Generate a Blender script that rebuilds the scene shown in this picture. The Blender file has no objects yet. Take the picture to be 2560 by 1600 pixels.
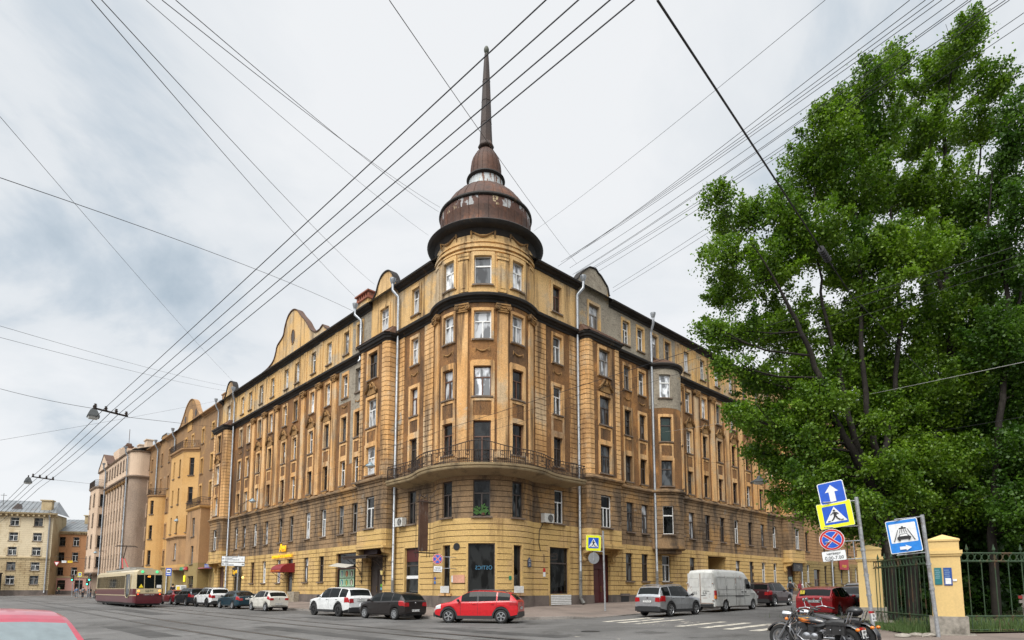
import bpy, math, random
import numpy as np
from math import sin, cos, pi, radians, sqrt, atan2, hypot
from mathutils import Vector, Matrix

sc = bpy.context.scene
COL = sc.collection
random.seed(7)

# ------------------------------------------------------------------ camera
cd = bpy.data.cameras.new('camera')
cd.sensor_width = 36.0
cd.lens = 36.0 * 1512 / 2560
cd.shift_y = (1311 - 800) / 2560
cd.clip_start = 0.1
cd.clip_end = 3000
cam = bpy.data.objects.new('camera', cd)
COL.objects.link(cam)
cam.location = (0, 0, 1.65)
cam.rotation_euler = (radians(90 + 6.18), 0, 0)
sc.camera = cam

# ------------------------------------------------------------------ light
SUN_EL, SUN_AZ = 52.0, 205.0        # azimuth clockwise from +Y : behind the camera, a little to the left
sd = bpy.data.lights.new('sun', 'SUN')
sd.energy = 1.5
sd.angle = radians(30)
sd.color = (1.0, 0.955, 0.88)
sun = bpy.data.objects.new('sun', sd)
COL.objects.link(sun)
_sv = Vector((sin(radians(SUN_AZ)) * cos(radians(SUN_EL)), cos(radians(SUN_AZ)) * cos(radians(SUN_EL)), sin(radians(SUN_EL))))
sun.rotation_euler = (-_sv).to_track_quat('-Z', 'Y').to_euler()
sun.location = (0, 0, 60)

sc.view_settings.view_transform = 'Standard'
sc.view_settings.look = 'None'
sc.view_settings.exposure = 0.62
sc.view_settings.gamma = 1.0
sc.cycles.max_bounces = 6
sc.cycles.transparent_max_bounces = 8

def build_world():
 w = bpy.data.worlds.new('World')
 sc.world = w
 w.use_nodes = True
 nt = w.node_tree
 nt.nodes.clear()
 N = nt.nodes.new
 L = nt.links.new
 out = N('ShaderNodeOutputWorld')
 sky = N('ShaderNodeTexSky')
 sky.sky_type = 'NISHITA'
 sky.sun_disc = False
 sky.sun_elevation = radians(SUN_EL)
 sky.sun_rotation = radians(SUN_AZ)
 bg1 = N('ShaderNodeBackground')
 bg1.inputs[1].default_value = 0.10
 L(sky.outputs[0], bg1.inputs[0])
 tc = N('ShaderNodeTexCoord')
 # cloud sheet coordinates: project the direction on a flat layer overhead
 sep = N('ShaderNodeSeparateXYZ')
 L(tc.outputs['Generated'], sep.inputs[0])
 zz = N('ShaderNodeMath'); zz.operation = 'ADD'; zz.inputs[1].default_value = 0.28
 L(sep.outputs[2], zz.inputs[0])
 dx = N('ShaderNodeMath'); dx.operation = 'DIVIDE'; L(sep.outputs[0], dx.inputs[0]); L(zz.outputs[0], dx.inputs[1])
 dy = N('ShaderNodeMath'); dy.operation = 'DIVIDE'; L(sep.outputs[1], dy.inputs[0]); L(zz.outputs[0], dy.inputs[1])
 cmb = N('ShaderNodeCombineXYZ'); L(dx.outputs[0], cmb.inputs[0]); L(dy.outputs[0], cmb.inputs[1])
 n1 = N('ShaderNodeTexNoise'); n1.inputs['Scale'].default_value = 1.55; n1.inputs['Detail'].default_value = 9
 n1.inputs['Roughness'].default_value = 0.55; n1.inputs['Distortion'].default_value = 0.45
 mp = N('ShaderNodeMapping'); mp.inputs['Location'].default_value = CLOUD_OFF
 L(cmb.outputs[0], mp.inputs[0]); L(mp.outputs[0], n1.inputs['Vector'])
 # a darker blue-grey bank of cloud low on the left
 vd = N('ShaderNodeVectorMath'); vd.operation = 'DISTANCE'; vd.inputs[1].default_value = (-0.545, 0.727, 0.417)
 L(tc.outputs['Generated'], vd.inputs[0])
 mr = N('ShaderNodeMapRange'); mr.inputs[1].default_value = 0.05; mr.inputs[2].default_value = 0.30
 mr.inputs[3].default_value = 0.40; mr.inputs[4].default_value = 0.0
 L(vd.outputs['Value'], mr.inputs[0])
 sb = N('ShaderNodeMath'); sb.operation = 'SUBTRACT'; ct = N('ShaderNodeMapRange'); ct.inputs[1].default_value = .32; ct.inputs[2].default_value = .68; ct.inputs[3].default_value = .345; ct.inputs[4].default_value = .82; L(n1.outputs[0], ct.inputs[0]); L(ct.outputs[0], sb.inputs[0]); L(mr.outputs[0], sb.inputs[1])
 rp = N('ShaderNodeValToRGB')
 e = rp.color_ramp.elements
 e[0].position = 0.20; e[0].color = (0.41, 0.50, 0.58, 1)
 e[1].position = 0.60; e[1].color = (0.90, 0.915, 0.93, 1)
 m = e.new(0.33); m.color = (0.60, 0.67, 0.735, 1)
 m = e.new(0.42); m.color = (0.79, 0.825, 0.855, 1)
 L(sb.outputs[0], rp.inputs[0])
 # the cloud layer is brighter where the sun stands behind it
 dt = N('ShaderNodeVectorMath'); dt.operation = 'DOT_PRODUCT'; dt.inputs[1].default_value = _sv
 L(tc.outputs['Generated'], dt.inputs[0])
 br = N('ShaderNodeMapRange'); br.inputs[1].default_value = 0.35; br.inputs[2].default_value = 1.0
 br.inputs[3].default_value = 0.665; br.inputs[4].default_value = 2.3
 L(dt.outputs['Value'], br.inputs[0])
 # low behind the camera the sky is darkened to stand in for unbuilt houses
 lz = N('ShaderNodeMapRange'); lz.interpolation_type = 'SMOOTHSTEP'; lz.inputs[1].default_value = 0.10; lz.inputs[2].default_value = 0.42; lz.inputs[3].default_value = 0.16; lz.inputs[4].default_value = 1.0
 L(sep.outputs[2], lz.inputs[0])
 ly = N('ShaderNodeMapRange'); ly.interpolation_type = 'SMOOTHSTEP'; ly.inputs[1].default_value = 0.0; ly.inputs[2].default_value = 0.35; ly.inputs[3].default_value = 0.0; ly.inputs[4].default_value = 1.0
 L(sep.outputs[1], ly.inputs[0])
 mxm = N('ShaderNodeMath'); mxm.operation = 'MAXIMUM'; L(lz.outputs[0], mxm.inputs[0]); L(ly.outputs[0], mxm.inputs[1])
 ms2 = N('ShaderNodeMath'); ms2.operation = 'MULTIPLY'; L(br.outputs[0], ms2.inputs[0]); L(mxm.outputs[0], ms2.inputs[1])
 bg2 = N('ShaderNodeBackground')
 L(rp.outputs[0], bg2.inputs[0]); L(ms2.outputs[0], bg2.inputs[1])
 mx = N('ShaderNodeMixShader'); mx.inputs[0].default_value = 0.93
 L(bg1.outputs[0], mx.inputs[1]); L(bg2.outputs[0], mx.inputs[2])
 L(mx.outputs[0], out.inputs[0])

CLOUD_OFF = (3.1, 1.7, 0.0)
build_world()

# ------------------------------------------------------------------ materials
def setin(node, name, val):
 if name in node.inputs:
  node.inputs[name].default_value = val

def C4(c):
 return (c[0], c[1], c[2], 1.0)

MATS = {}

def simple(name, col, rough=0.6, metal=0.0, spec=0.5, emit=None, estr=0.0, coat=0.0):
 if name in MATS:
  return MATS[name]
 m = bpy.data.materials.new(name)
 m.use_nodes = True
 b = m.node_tree.nodes['Principled BSDF']
 b.inputs['Base Color'].default_value = C4(col)
 b.inputs['Roughness'].default_value = rough
 b.inputs['Metallic'].default_value = metal
 setin(b, 'Specular IOR Level', spec)
 if coat:
  setin(b, 'Coat Weight', coat)
  setin(b, 'Coat Roughness', 0.04)
 if emit:
  b.inputs['Emission Color'].default_value = C4(emit)
  b.inputs['Emission Strength'].default_value = estr
 # slight tonal break-up so that nothing is perfectly flat
 nt = m.node_tree
 tc = nt.nodes.new('ShaderNodeTexCoord')
 n = nt.nodes.new('ShaderNodeTexNoise')
 n.inputs['Scale'].default_value = 9.0
 n.inputs['Detail'].default_value = 4
 nt.links.new(tc.outputs['Object'], n.inputs['Vector'])
 r = nt.nodes.new('ShaderNodeMapRange')
 r.inputs[1].default_value = 0.3; r.inputs[2].default_value = 0.7
 r.inputs[3].default_value = 0.86; r.inputs[4].default_value = 1.08
 nt.links.new(n.outputs[0], r.inputs[0])
 mm = nt.nodes.new('ShaderNodeVectorMath'); mm.operation = 'SCALE'
 mm.inputs[0].default_value = col
 nt.links.new(r.outputs[0], mm.inputs['Scale'])
 nt.links.new(mm.outputs[0], b.inputs['Base Color'])
 MATS[name] = m
 return m

def weathered(name, c1, c2, stains=(), scale=0.5, rough=0.85, metal=0.0, bump=0.3, bscale=25.0, spec=0.3, grain=0.25):
 """two-tone plaster/stone with blotches; stains = list of (colour, scale_xy, scale_z, lo, hi, strength)"""
 if name in MATS:
  return MATS[name]
 m = bpy.data.materials.new(name)
 m.use_nodes = True
 nt = m.node_tree
 N = nt.nodes.new
 L = nt.links.new
 b = nt.nodes['Principled BSDF']
 b.inputs['Roughness'].default_value = rough
 b.inputs['Metallic'].default_value = metal
 setin(b, 'Specular IOR Level', spec)
 tc = N('ShaderNodeTexCoord')

 def noise(sx, sz, det, off, ro=0.6):
  mp = N('ShaderNodeMapping')
  mp.inputs['Scale'].default_value = (sx, sx, sz)
  mp.inputs['Location'].default_value = (off, off * 1.7, off * .6)
  L(tc.outputs['Object'], mp.inputs[0])
  n = N('ShaderNodeTexNoise')
  n.inputs['Scale'].default_value = 1.0
  n.inputs['Detail'].default_value = det
  n.inputs['Roughness'].default_value = ro
  L(mp.outputs[0], n.inputs['Vector'])
  return n.outputs[0]

 def mrange(src, a, bb, c, d):
  r = N('ShaderNodeMapRange')
  r.inputs[1].default_value = a; r.inputs[2].default_value = bb
  r.inputs[3].default_value = c; r.inputs[4].default_value = d
  L(src, r.inputs[0])
  return r.outputs[0]

 def mix(f, a, bcol):
  x = N('ShaderNodeMix')
  x.data_type = 'RGBA'
  L(f, x.inputs[0])
  if isinstance(a, tuple):
   x.inputs[6].default_value = C4(a)
  else:
   L(a, x.inputs[6])
  x.inputs[7].default_value = C4(bcol)
  return x.outputs[2]

 cur = mix(mrange(noise(scale, scale, 6, 3.3), .35, .65, 0, 1), tuple(c1), c2)
 for k, (sc_, sx, sz, lo, hi, st) in enumerate(stains):
  cur = mix(mrange(noise(sx, sz, 8, 11.0 + 7 * k, .65), lo, hi, 0, st), cur, sc_)
 g = mrange(noise(bscale * .7, bscale * .7, 3, 40.0), .3, .7, 1 - grain, 1 + grain)
 mm = N('ShaderNodeVectorMath'); mm.operation = 'SCALE'
 L(cur, mm.inputs[0]); L(g, mm.inputs['Scale'])
 L(mm.outputs[0], b.inputs['Base Color'])
 if bump:
  bp = N('ShaderNodeBump')
  bp.inputs['Strength'].default_value = bump
  bp.inputs['Distance'].default_value = 0.02
  L(noise(bscale, bscale, 5, 20.0), bp.inputs['Height'])
  L(bp.outputs[0], b.inputs['Normal'])
 MATS[name] = m
 return m

# ------------------------------------------------------------------ mesh builder
class MB:
 def __init__(self):
  self.v = []; self.f = []; self.m = []

 def add(self, vs, fs, mi=0):
  o = len(self.v)
  self.v.extend([tuple(p) for p in vs])
  for f in fs:
   self.f.append(tuple(i + o for i in f)); self.m.append(mi)

 def box(self, c, s, mi=0, M=None, taper=1.0):
  x, y, z = c; a, b, h = s[0] / 2, s[1] / 2, s[2] / 2
  t = taper
  vs = [(x - a, y - b, z - h), (x + a, y - b, z - h), (x + a, y + b, z - h), (x - a, y + b, z - h),
    (x - a * t, y - b * t, z + h), (x + a * t, y - b * t, z + h), (x + a * t, y + b * t, z + h), (x - a * t, y + b * t, z + h)]
  if M is not None:
   vs = [M @ Vector(p) for p in vs]
  self.add(vs, [(0, 3, 2, 1), (4, 5, 6, 7), (0, 1, 5, 4), (1, 2, 6, 5), (2, 3, 7, 6), (3, 0, 4, 7)], mi)

 def quad(self, a, b, c, d, mi=0):
  self.add([a, b, c, d], [(0, 1, 2, 3)], mi)

 def tube(self, pts, r, n=8, mi=0, caps=True, closed=False):
  pts = [Vector(p) for p in pts]
  k = len(pts)
  rs = r if isinstance(r, (list, tuple)) else [r] * k
  rings = []
  prev = None
  for i, p in enumerate(pts):
   if closed:
    t = pts[(i + 1) % k] - pts[i - 1]
   else:
    t = pts[min(i + 1, k - 1)] - pts[max(i - 1, 0)]
   if t.length < 1e-9:
    t = Vector((0, 0, 1))
   t.normalize()
   if prev is None:
    a = Vector((0, 0, 1)) if abs(t.z) < .9 else Vector((1, 0, 0))
    x = t.cross(a).normalized()
   else:
    x = (prev - t * prev.dot(t))
    if x.length < 1e-6:
     x = t.orthogonal()
    x.normalize()
   prev = x
   y = t.cross(x)
   rings.append([p + (x * cos(2 * pi * j / n) + y * sin(2 * pi * j / n)) * rs[i] for j in range(n)])
  vs = [q for R in rings for q in R]
  fs = []
  for i in range(k if closed else k - 1):
   i2 = (i + 1) % k
   for j in range(n):
    fs.append((i * n + j, i * n + (j + 1) % n, i2 * n + (j + 1) % n, i2 * n + j))
  if caps and not closed:
   fs.append(tuple(range(n - 1, -1, -1)))
   fs.append(tuple((k - 1) * n + j for j in range(n)))
  self.add(vs, fs, mi)

 def lathe(self, prof, n=32, mi=0, c=(0, 0, 0), a0=0.0, a1=2 * pi, M=None):
  full = abs(a1 - a0 - 2 * pi) < 1e-6
  cols = n if full else n + 1
  vs = []
  for (r, z) in prof:
   for j in range(cols):
    a = a0 + (a1 - a0) * j / n
    vs.append(Vector((c[0] + r * cos(a), c[1] + r * sin(a), c[2] + z)))
  if M is not None:
   vs = [M @ p for p in vs]
  fs = []
  for i in range(len(prof) - 1):
   for j in range(n):
    j2 = (j + 1) % cols
    fs.append((i * cols + j, i * cols + j2, (i + 1) * cols + j2, (i + 1) * cols + j))
  self.add(vs, fs, mi)

 def ball(self, c, r, n=10, mi=0, sx=1, sy=1, sz=1, M=None):
  prof = [(max(1e-4, r * sin(pi * i / n)), -r * cos(pi * i / n)) for i in range(n + 1)]
  vs0 = len(self.v)
  self.lathe(prof, n * 2, mi)
  for i in range(vs0, len(self.v)):
   p = Vector(self.v[i])
   p = Vector((p.x * sx + c[0], p.y * sy + c[1], p.z * sz + c[2]))
   if M is not None:
    p = M @ p
   self.v[i] = tuple(p)

 def prism(self, poly, fn, d0, d1, mi=0, capm=None):
  """poly: list of 2D points, fn(a,b,d)->3D"""
  n = len(poly)
  vs = [fn(a, b, d0) for a, b in poly] + [fn(a, b, d1) for a, b in poly]
  fs = [(i, (i + 1) % n, n + (i + 1) % n, n + i) for i in range(n)]
  self.add(vs, fs, mi)
  self.add([fn(a, b, d1) for a, b in poly], [tuple(range(n))], mi if capm is None else capm)
  self.add([fn(a, b, d0) for a, b in poly], [tuple(range(n - 1, -1, -1))], mi)

 def mesh(self, name, mats, smooth=False, angle=40):
  me = bpy.data.meshes.new(name)
  me.from_pydata(self.v, [], self.f)
  for m in mats:
   me.materials.append(m)
  if len(mats) > 1:
   me.polygons.foreach_set('material_index', self.m)
  if smooth:
   me.polygons.foreach_set('use_smooth', [True] * len(me.polygons))
   try:
    me.set_sharp_from_angle(angle=radians(angle))
   except Exception:
    pass
  me.update()
  return me

def link(name, me, parent=None, mats=None):
 o = bpy.data.objects.new(name, me)
 COL.objects.link(o)
 if parent is not None:
  o.parent = parent
 return o

def wpart(name, mb, mats, parent, smooth=False, angle=40):
 """a part whose vertices are in world coordinates"""
 if not isinstance(mats, (list, tuple)):
  mats = [mats]
 o = link(name, mb.mesh(name, mats, smooth, angle), parent)
 if parent is not None:
  M = Matrix.Identity(4)
  p = parent
  while p is not None:
   M = local_matrix(p) if p is parent else local_matrix(p) @ M
   p = p.parent
  o.matrix_parent_inverse = M.inverted()
 return o

def local_matrix(o):
 return o.matrix_parent_inverse @ Matrix.LocRotScale(o.location, o.rotation_euler, o.scale)

def lpart(name, mb, mats, parent, smooth=False, angle=40):
 """a part whose vertices are in its parent's coordinates"""
 if not isinstance(mats, (list, tuple)):
  mats = [mats]
 return link(name, mb.mesh(name, mats, smooth, angle), parent)

def tag(o, label=None, cat=None, group=None, kind=None):
 if label: o['label'] = label
 if cat: o['category'] = cat
 if group: o['group'] = group
 if kind: o['kind'] = kind
 return o

def thing(name, loc=(0, 0, 0), rz=0.0, label=None, cat=None, group=None):
 o = bpy.data.objects.new(name, None)
 COL.objects.link(o)
 o.location = loc
 o.rotation_euler = (0, 0, rz)
 o.empty_display_size = 0.3
 tag(o, label, cat, group)
 return o

def kids(o):
 return [c for c in bpy.data.objects if c.parent == o]

TEXTC = {}

def text_mesh(s, size, mat, depth=0.004, align='CENTER', spacing=1.0):
 key = (s, size, mat.name, depth, align)
 if key in TEXTC:
  return TEXTC[key]
 cu = bpy.data.curves.new('txt', 'FONT')
 cu.body = s
 cu.size = size
 cu.align_x = align
 cu.align_y = 'CENTER'
 cu.extrude = depth
 cu.space_character = spacing
 cu.resolution_u = 3
 ob = bpy.data.objects.new('txt', cu)
 COL.objects.link(ob)
 dg = bpy.context.evaluated_depsgraph_get()
 me = bpy.data.meshes.new_from_object(ob.evaluated_get(dg))
 me.name = 'lettering'
 me.materials.clear()
 me.materials.append(mat)
 bpy.data.objects.remove(ob)
 TEXTC[key] = me
 return me

def lettering(s, size, mat, parent, loc, rot=(pi / 2, 0, 0), depth=0.004, align='CENTER', name='lettering', sx=1.0):
 o = link(name, text_mesh(s, size, mat, depth, align), parent)
 o.location = loc
 o.rotation_euler = rot
 o.scale = (sx, 1, 1)
 return o

def gz(x, y):
 sx = min(max(0.0, x), 26.0)
 return .006 * (min(max(y, 29.0), 150.0) - 29.0) + .018 * sx

# ------------------------------------------------------------------ site geometry
AL = radians(43.42)
T = Vector((-1.95, 42.05)); RR = 3.55; EO = 3.04
dL = Vector((-sin(AL), cos(AL))); nL = Vector((-cos(AL), -sin(AL)))
dR = Vector((cos(AL), sin(AL))); nR = Vector((sin(AL), -cos(AL)))

def PL(u, d=0.0): return T + nL * (EO + d) + dL * u

def PR(u, d=0.0): return T + nR * (EO + d) + dR * u

def st(n, t):
 """point of the left street: n = distance towards the corner house, t along the street"""
 return -nL * n + dL * t

def rs(m, t):
 """point of the right street: m = distance towards the corner house, t along the street"""
 return -nR * m + dR * t

# ------------------------------------------------------------------ ground
M_ASPH = weathered('asphalt', (.115, .112, .108), (.148, .144, .139),
     [((.065, .063, .06), .12, .12, .48, .58, .55), ((.19, .185, .175), .8, .8, .56, .70, .40), ((.04, .038, .036), .45, .45, .57, .63, .6), ((.05, .048, .046), 3.5, 3.5, .62, .66, .5)],
     scale=.25, rough=.85, bump=.35, bscale=60, spec=.25, grain=.35)
M_PAVE = weathered('pavement_brown', (.17, .135, .115), (.21, .17, .145), [((.09, .08, .07), .5, .5, .5, .65, .5)], scale=.5, rough=.9, bump=.3, bscale=30)
M_KERB = weathered('kerb_granite', (.24, .22, .20), (.30, .275, .25), [((.10, .09, .08), .7, .7, .5, .62, .7)], scale=1.0, bscale=40)
M_MARK = weathered('road_paint', (.50, .46, .38), (.57, .53, .45), [((.13, .125, .12), 1.8, 1.8, .52, .58, .9)], scale=1.0, bump=.1, bscale=40)
M_FADE = weathered('road_paint_worn', (.13, .125, .12), (.14, .135, .13), [((.55, .50, .42), 1.7, 1.7, .55, .60, .9)], scale=1.0, bump=.1, bscale=40)
M_RAIL = simple('rail_steel', (.16, .15, .145), .35, .9)
M_GROOVE = simple('rail_groove', (.012, .012, .012), .9)

def struct(name, mb, mats, smooth=False):
 o = wpart(name, mb, mats, None, smooth)
 o['kind'] = 'structure'
 return o

def build_ground():
 xs = [-1200, -300, -100, -50, 0, 26, 60, 120, 400, 1200]
 ys = [-200, -20, 10, 20, 29, 40, 60, 90, 150, 400, 2200]
 mb = MB()
 vs = [(x, y, gz(x, y)) for y in ys for x in xs]
 nx = len(xs)
 fs = [(j * nx + i, j * nx + i + 1, (j + 1) * nx + i + 1, (j + 1) * nx + i) for j in range(len(ys) - 1) for i in range(nx - 1)]
 mb.add(vs, fs)
 struct('road', mb, M_ASPH)

 # pavement round the corner house: kerb line -> wall line
 outer, inner = [], []
 for u in (118, 90, 70, 55, 40, 30, 22, 14, 9):
  outer.append(st(19.9, PL(u).dot(dL))); inner.append(PL(u, -.35))
 cpts = [(-6.2, 35.6), (-5.0, 34.35), (-3.6, 33.5), (-1.5, 33.05), (1.0, 32.95), (3.0, 33.05), (4.6, 33.6), (6.0, 34.9)]
 ip = [PL(5.5, -.35), PL(3.0, -.3)] + [T + 3.3 * Vector((sin(a), -cos(a))) for a in (-.9, -.35, .2, .7)] + [PR(3.0, -.3), PR(5.0, -.35)]
 for c, i in zip(cpts, ip):
  outer.append(Vector(c)); inner.append(i)
 for u in (8, 12, 18, 25, 33, 42, 55, 70, 90, 115):
  outer.append(rs(21.2, PR(u).dot(dR) - (0 if u > 10 else 1.0))); inner.append(PR(u, -.35))
 pv, kb = MB(), MB()
 for k in range(len(outer) - 1):
  a, b, c, d = outer[k], outer[k + 1], inner[k + 1], inner[k]
  na, nb = (inner[k] - a).normalized(), (inner[k + 1] - b).normalized()
  a2, b2 = a + na * .16, b + nb * .16
  za, zb = gz(*a), gz(*b)
  dra = .10 if 3.8 < a.x < 6.3 and a.y < 36 else 0.0
  drb = .10 if 3.8 < b.x < 6.3 and b.y < 36 else 0.0
  pv.quad((a2.x, a2.y, za + .14 - dra), (b2.x, b2.y, zb + .14 - drb), (c.x, c.y, gz(*c) + .45), (d.x, d.y, gz(*d) + .45))
  kb.quad((a.x, a.y, za - .05), (b.x, b.y, zb - .05), (b.x, b.y, zb + .145 - drb), (a.x, a.y, za + .145 - dra))
  kb.quad((a.x, a.y, za + .145 - dra), (b.x, b.y, zb + .145 - drb), (b2.x, b2.y, zb + .145 - drb), (a2.x, a2.y, za + .145 - dra))
 struct('pavement', pv, M_PAVE)
 struct('kerb', kb, M_KERB)

 # far pavement at the end of the left street
 mb = MB()
 for (a, b) in (((-112, 112.5), (-84, 119)), ((-84, 119), (-60, 126))):
  mb.quad((a[0], a[1], gz(*a) + .14), (b[0], b[1], gz(*b) + .14), (b[0] - 2, b[1] + 12, gz(*b) + .2), (a[0] - 2, a[1] + 12, gz(*a) + .2))
  mb.quad((a[0], a[1], gz(*a) - .1), (b[0], b[1], gz(*b) - .1), (b[0], b[1], gz(*b) + .14), (a[0], a[1], gz(*a) + .14))
 struct('pavement', mb, M_PAVE)

 # zebra crossing over the right street
 z = MB(); zf = MB()
 for m, worn in ((18.7, 0), (17.6, 0), (16.5, 0), (15.5, 1), (14.7, 1), (13.85, 0), (12.55, 0), (11.35, 0), (10.15, 0)):
  t0 = 21.7 + (m - 10) * .26
  A = [rs(m - .21, t0), rs(m - .21, t0 + 4.0), rs(m + .21, t0 + 4.0), rs(m + .21, t0)]
  (zf if worn else z).quad(*[(p.x, p.y, gz(*p) + .005) for p in A])
 struct('crossing_marking', z, M_MARK)
 struct('crossing_marking', zf, M_FADE)
 # worn longitudinal line fragments
 l = MB()
 for (n, t, ln) in ((16.2, 12, 2.2), (16.2, 17, 2.2), (10.8, 6.0, 1.6)):
  A = [st(n - .05, t), st(n - .05, t + ln), st(n + .05, t + ln), st(n + .05, t)]
  l.quad(*[(p.x, p.y, gz(*p) + .005) for p in A])
 struct('lane_marking', l, M_FADE)

 # mended strips of newer, darker asphalt
 rg = random.Random(12)
 pm = weathered('asphalt_patch', (.062, .06, .058), (.078, .076, .073), [((.035, .034, .033), .9, .9, .52, .6, .6)], scale=.6, rough=.9, bump=.3, bscale=60, grain=.3)
 for (n, t, w, ln) in ((15.9, 14, 1.1, 7.5), (10.8, 17, .9, 11), (16.4, 30, 1.6, 5), (6.0, 24, 1.0, 9), (10.7, 44, 1.2, 14), (17.0, 5.5, 1.4, 3.2)):
  A = []
  for k in range(9): A.append(st(n - w / 2 + rg.uniform(-.07, .07), t + ln * k / 8))
  for k in range(8, -1, -1): A.append(st(n + w / 2 + rg.uniform(-.07, .07), t + ln * k / 8))
  mb = MB(); mb.add([(p.x, p.y, gz(*p) + .004) for p in A], [tuple(range(len(A)))]); struct('road_patch', mb, pm)
 # tram tracks: four rails, each a steel head with a dark groove
 for n in (7.5, 9.03, 12.5, 14.03):
  r = MB()
  ts = [-6, 10, 20, 29, 34, 40, 48, 60, 80, 110, 150]
  pts = []
  for t in ts:
   p = st(n, t)
   pts.append(p)
  for k in range(len(pts) - 1):
   for (o0, o1, mi, h) in ((-.035, .035, 0, .008), (.037, .075, 1, .006), (-.10, -.037, 2, .005), (.077, .14, 2, .005)):
    q = []
    for p, o in ((pts[k], o0), (pts[k], o1), (pts[k + 1], o1), (pts[k + 1], o0)):
     w = p - nL * o
     q.append((w.x, w.y, gz(*w) + h))
    r.quad(*q, mi)
  o = struct('tram_rail', r, [M_RAIL, M_GROOVE, simple('rail_bed', (.055, .053, .05), .9)])
 # manhole cover
 mh = MB()
 mh.lathe([(.001, .006), (.30, .006), (.31, .012), (.36, .012), (.37, .0)], 28, 0, (3.03, 23.6, gz(3.03, 23.6)))
 o = wpart('manhole_cover', mh, simple('cast_iron', (.03, .03, .03), .6, .6), None)
 tag(o, 'round dark cast iron manhole cover in the asphalt near the bottom of the photo', 'manhole cover')

build_ground()

# ------------------------------------------------------------------ facade tools
class Path:
 """plan line of a facade; sgn=+1 outward on the left of travel, -1 on the right"""
 def __init__(self, pts, sgn, s0=0.0):
  self.p = [Vector(q) for q in pts]
  self.sgn = sgn
  self.s = [s0]
  for a, b in zip(self.p, self.p[1:]):
   self.s.append(self.s[-1] + (b - a).length)
  self.n = []
  for a, b in zip(self.p, self.p[1:]):
   t = (b - a).normalized()
   self.n.append(Vector((-t.y, t.x)) * sgn)
  self.vn = []
  for i in range(len(self.p)):
   if i == 0: v = self.n[0]
   elif i == len(self.p) - 1: v = self.n[-1]
   else:
    v = (self.n[i - 1] + self.n[i])
    v = v / max(.3, v.dot(self.n[i]))
   self.vn.append(v)

 def seg(self, s):
  for i in range(len(self.n)):
   if s <= self.s[i + 1] + 1e-9: return i
  return len(self.n) - 1

 def at(self, s, d=0.0):
  i = self.seg(s)
  a, b = self.s[i], self.s[i + 1]
  f = (s - a) / (b - a)
  f0 = min(max(f, 0), 1)
  p = self.p[i].lerp(self.p[i + 1], f)
  v = self.vn[i].lerp(self.vn[i + 1], f0) if (0 < i or i < len(self.n) - 1) else self.n[i]
  if abs(f0) > 1e-6 and abs(f0 - 1) > 1e-6 and len(self.n) > 1:
   # keep planes flat: offset along segment normal except right at mitred ends
   vv = self.n[i]
   w = v - vv * v.dot(vv)
   return p + vv * d + w * d * (0 if False else 1.0)
  return p + v * d

 def normal(self, s):
  return self.n[self.seg(s)]

 def P(self, s, z, d=0.0):
  q = self.at(s, d)
  return (q.x, q.y, z)

def rz_of(n): return atan2(-n.x, n.y)

def relief(path, rects, default=(0.0, 0), reveal=-.26, extra=(), smin=None, smax=None, zmin=None, zmax=None):
 """height-field wall: rects painted in order (s0,s1,z0,z1,d,mat); d None = opening"""
 us, zs = set(), set()
 smin = path.s[0] if smin is None else smin
 smax = path.s[-1] if smax is None else smax
 for r in rects:
  for s in r[0:2]:
   if smin < s < smax: us.add(round(s, 4))
  for z in r[2:4]:
   if zmin < z < zmax: zs.add(round(z, 4))
 for s in list(path.s) + list(extra):
  if smin < s < smax: us.add(round(s, 4))
 us = np.array(sorted(us | {smin, smax})); zs = np.array(sorted(zs | {zmin, zmax}))
 nu, nz = len(us) - 1, len(zs) - 1
 cu, cz = (us[1:] + us[:-1]) / 2, (zs[1:] + zs[:-1]) / 2
 D = np.full((nu, nz), default[0]); Mi = np.full((nu, nz), default[1], int); H = np.zeros((nu, nz), bool)
 for (a, b, z0, z1, d, m) in rects:
  iu = (cu > a) & (cu < b); iz = (cz > z0) & (cz < z1)
  ix = np.ix_(iu, iz)
  if d is None:
   H[ix] = True; D[ix] = reveal
  else:
   H[ix] = False; D[ix] = d; Mi[ix] = m
 mb = MB()
 cache = {}

 def vert(i, j, d):
  k = (i, j, round(float(d), 4))
  if k not in cache:
   cache[k] = len(mb.v)
   mb.v.append(path.P(float(us[i]), float(zs[j]), float(d)))
  return cache[k]

 def face(idx, m):
  mb.f.append(tuple(idx)); mb.m.append(int(m))

 for i in range(nu):
  for j in range(nz):
   d = D[i, j]
   if not H[i, j]:
    face([vert(i, j, d), vert(i + 1, j, d), vert(i + 1, j + 1, d), vert(i, j + 1, d)], Mi[i, j])
   if i + 1 < nu and abs(D[i + 1, j] - d) > 1e-5:
    e = D[i + 1, j]
    m = Mi[i, j] if d > e else Mi[i + 1, j]
    face([vert(i + 1, j, d), vert(i + 1, j, e), vert(i + 1, j + 1, e), vert(i + 1, j + 1, d)], m)
   if j + 1 < nz and abs(D[i, j + 1] - d) > 1e-5:
    e = D[i, j + 1]
    m = Mi[i, j] if d > e else Mi[i, j + 1]
    face([vert(i, j + 1, d), vert(i + 1, j + 1, d), vert(i + 1, j + 1, e), vert(i, j + 1, e)], m)
 return mb

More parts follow.
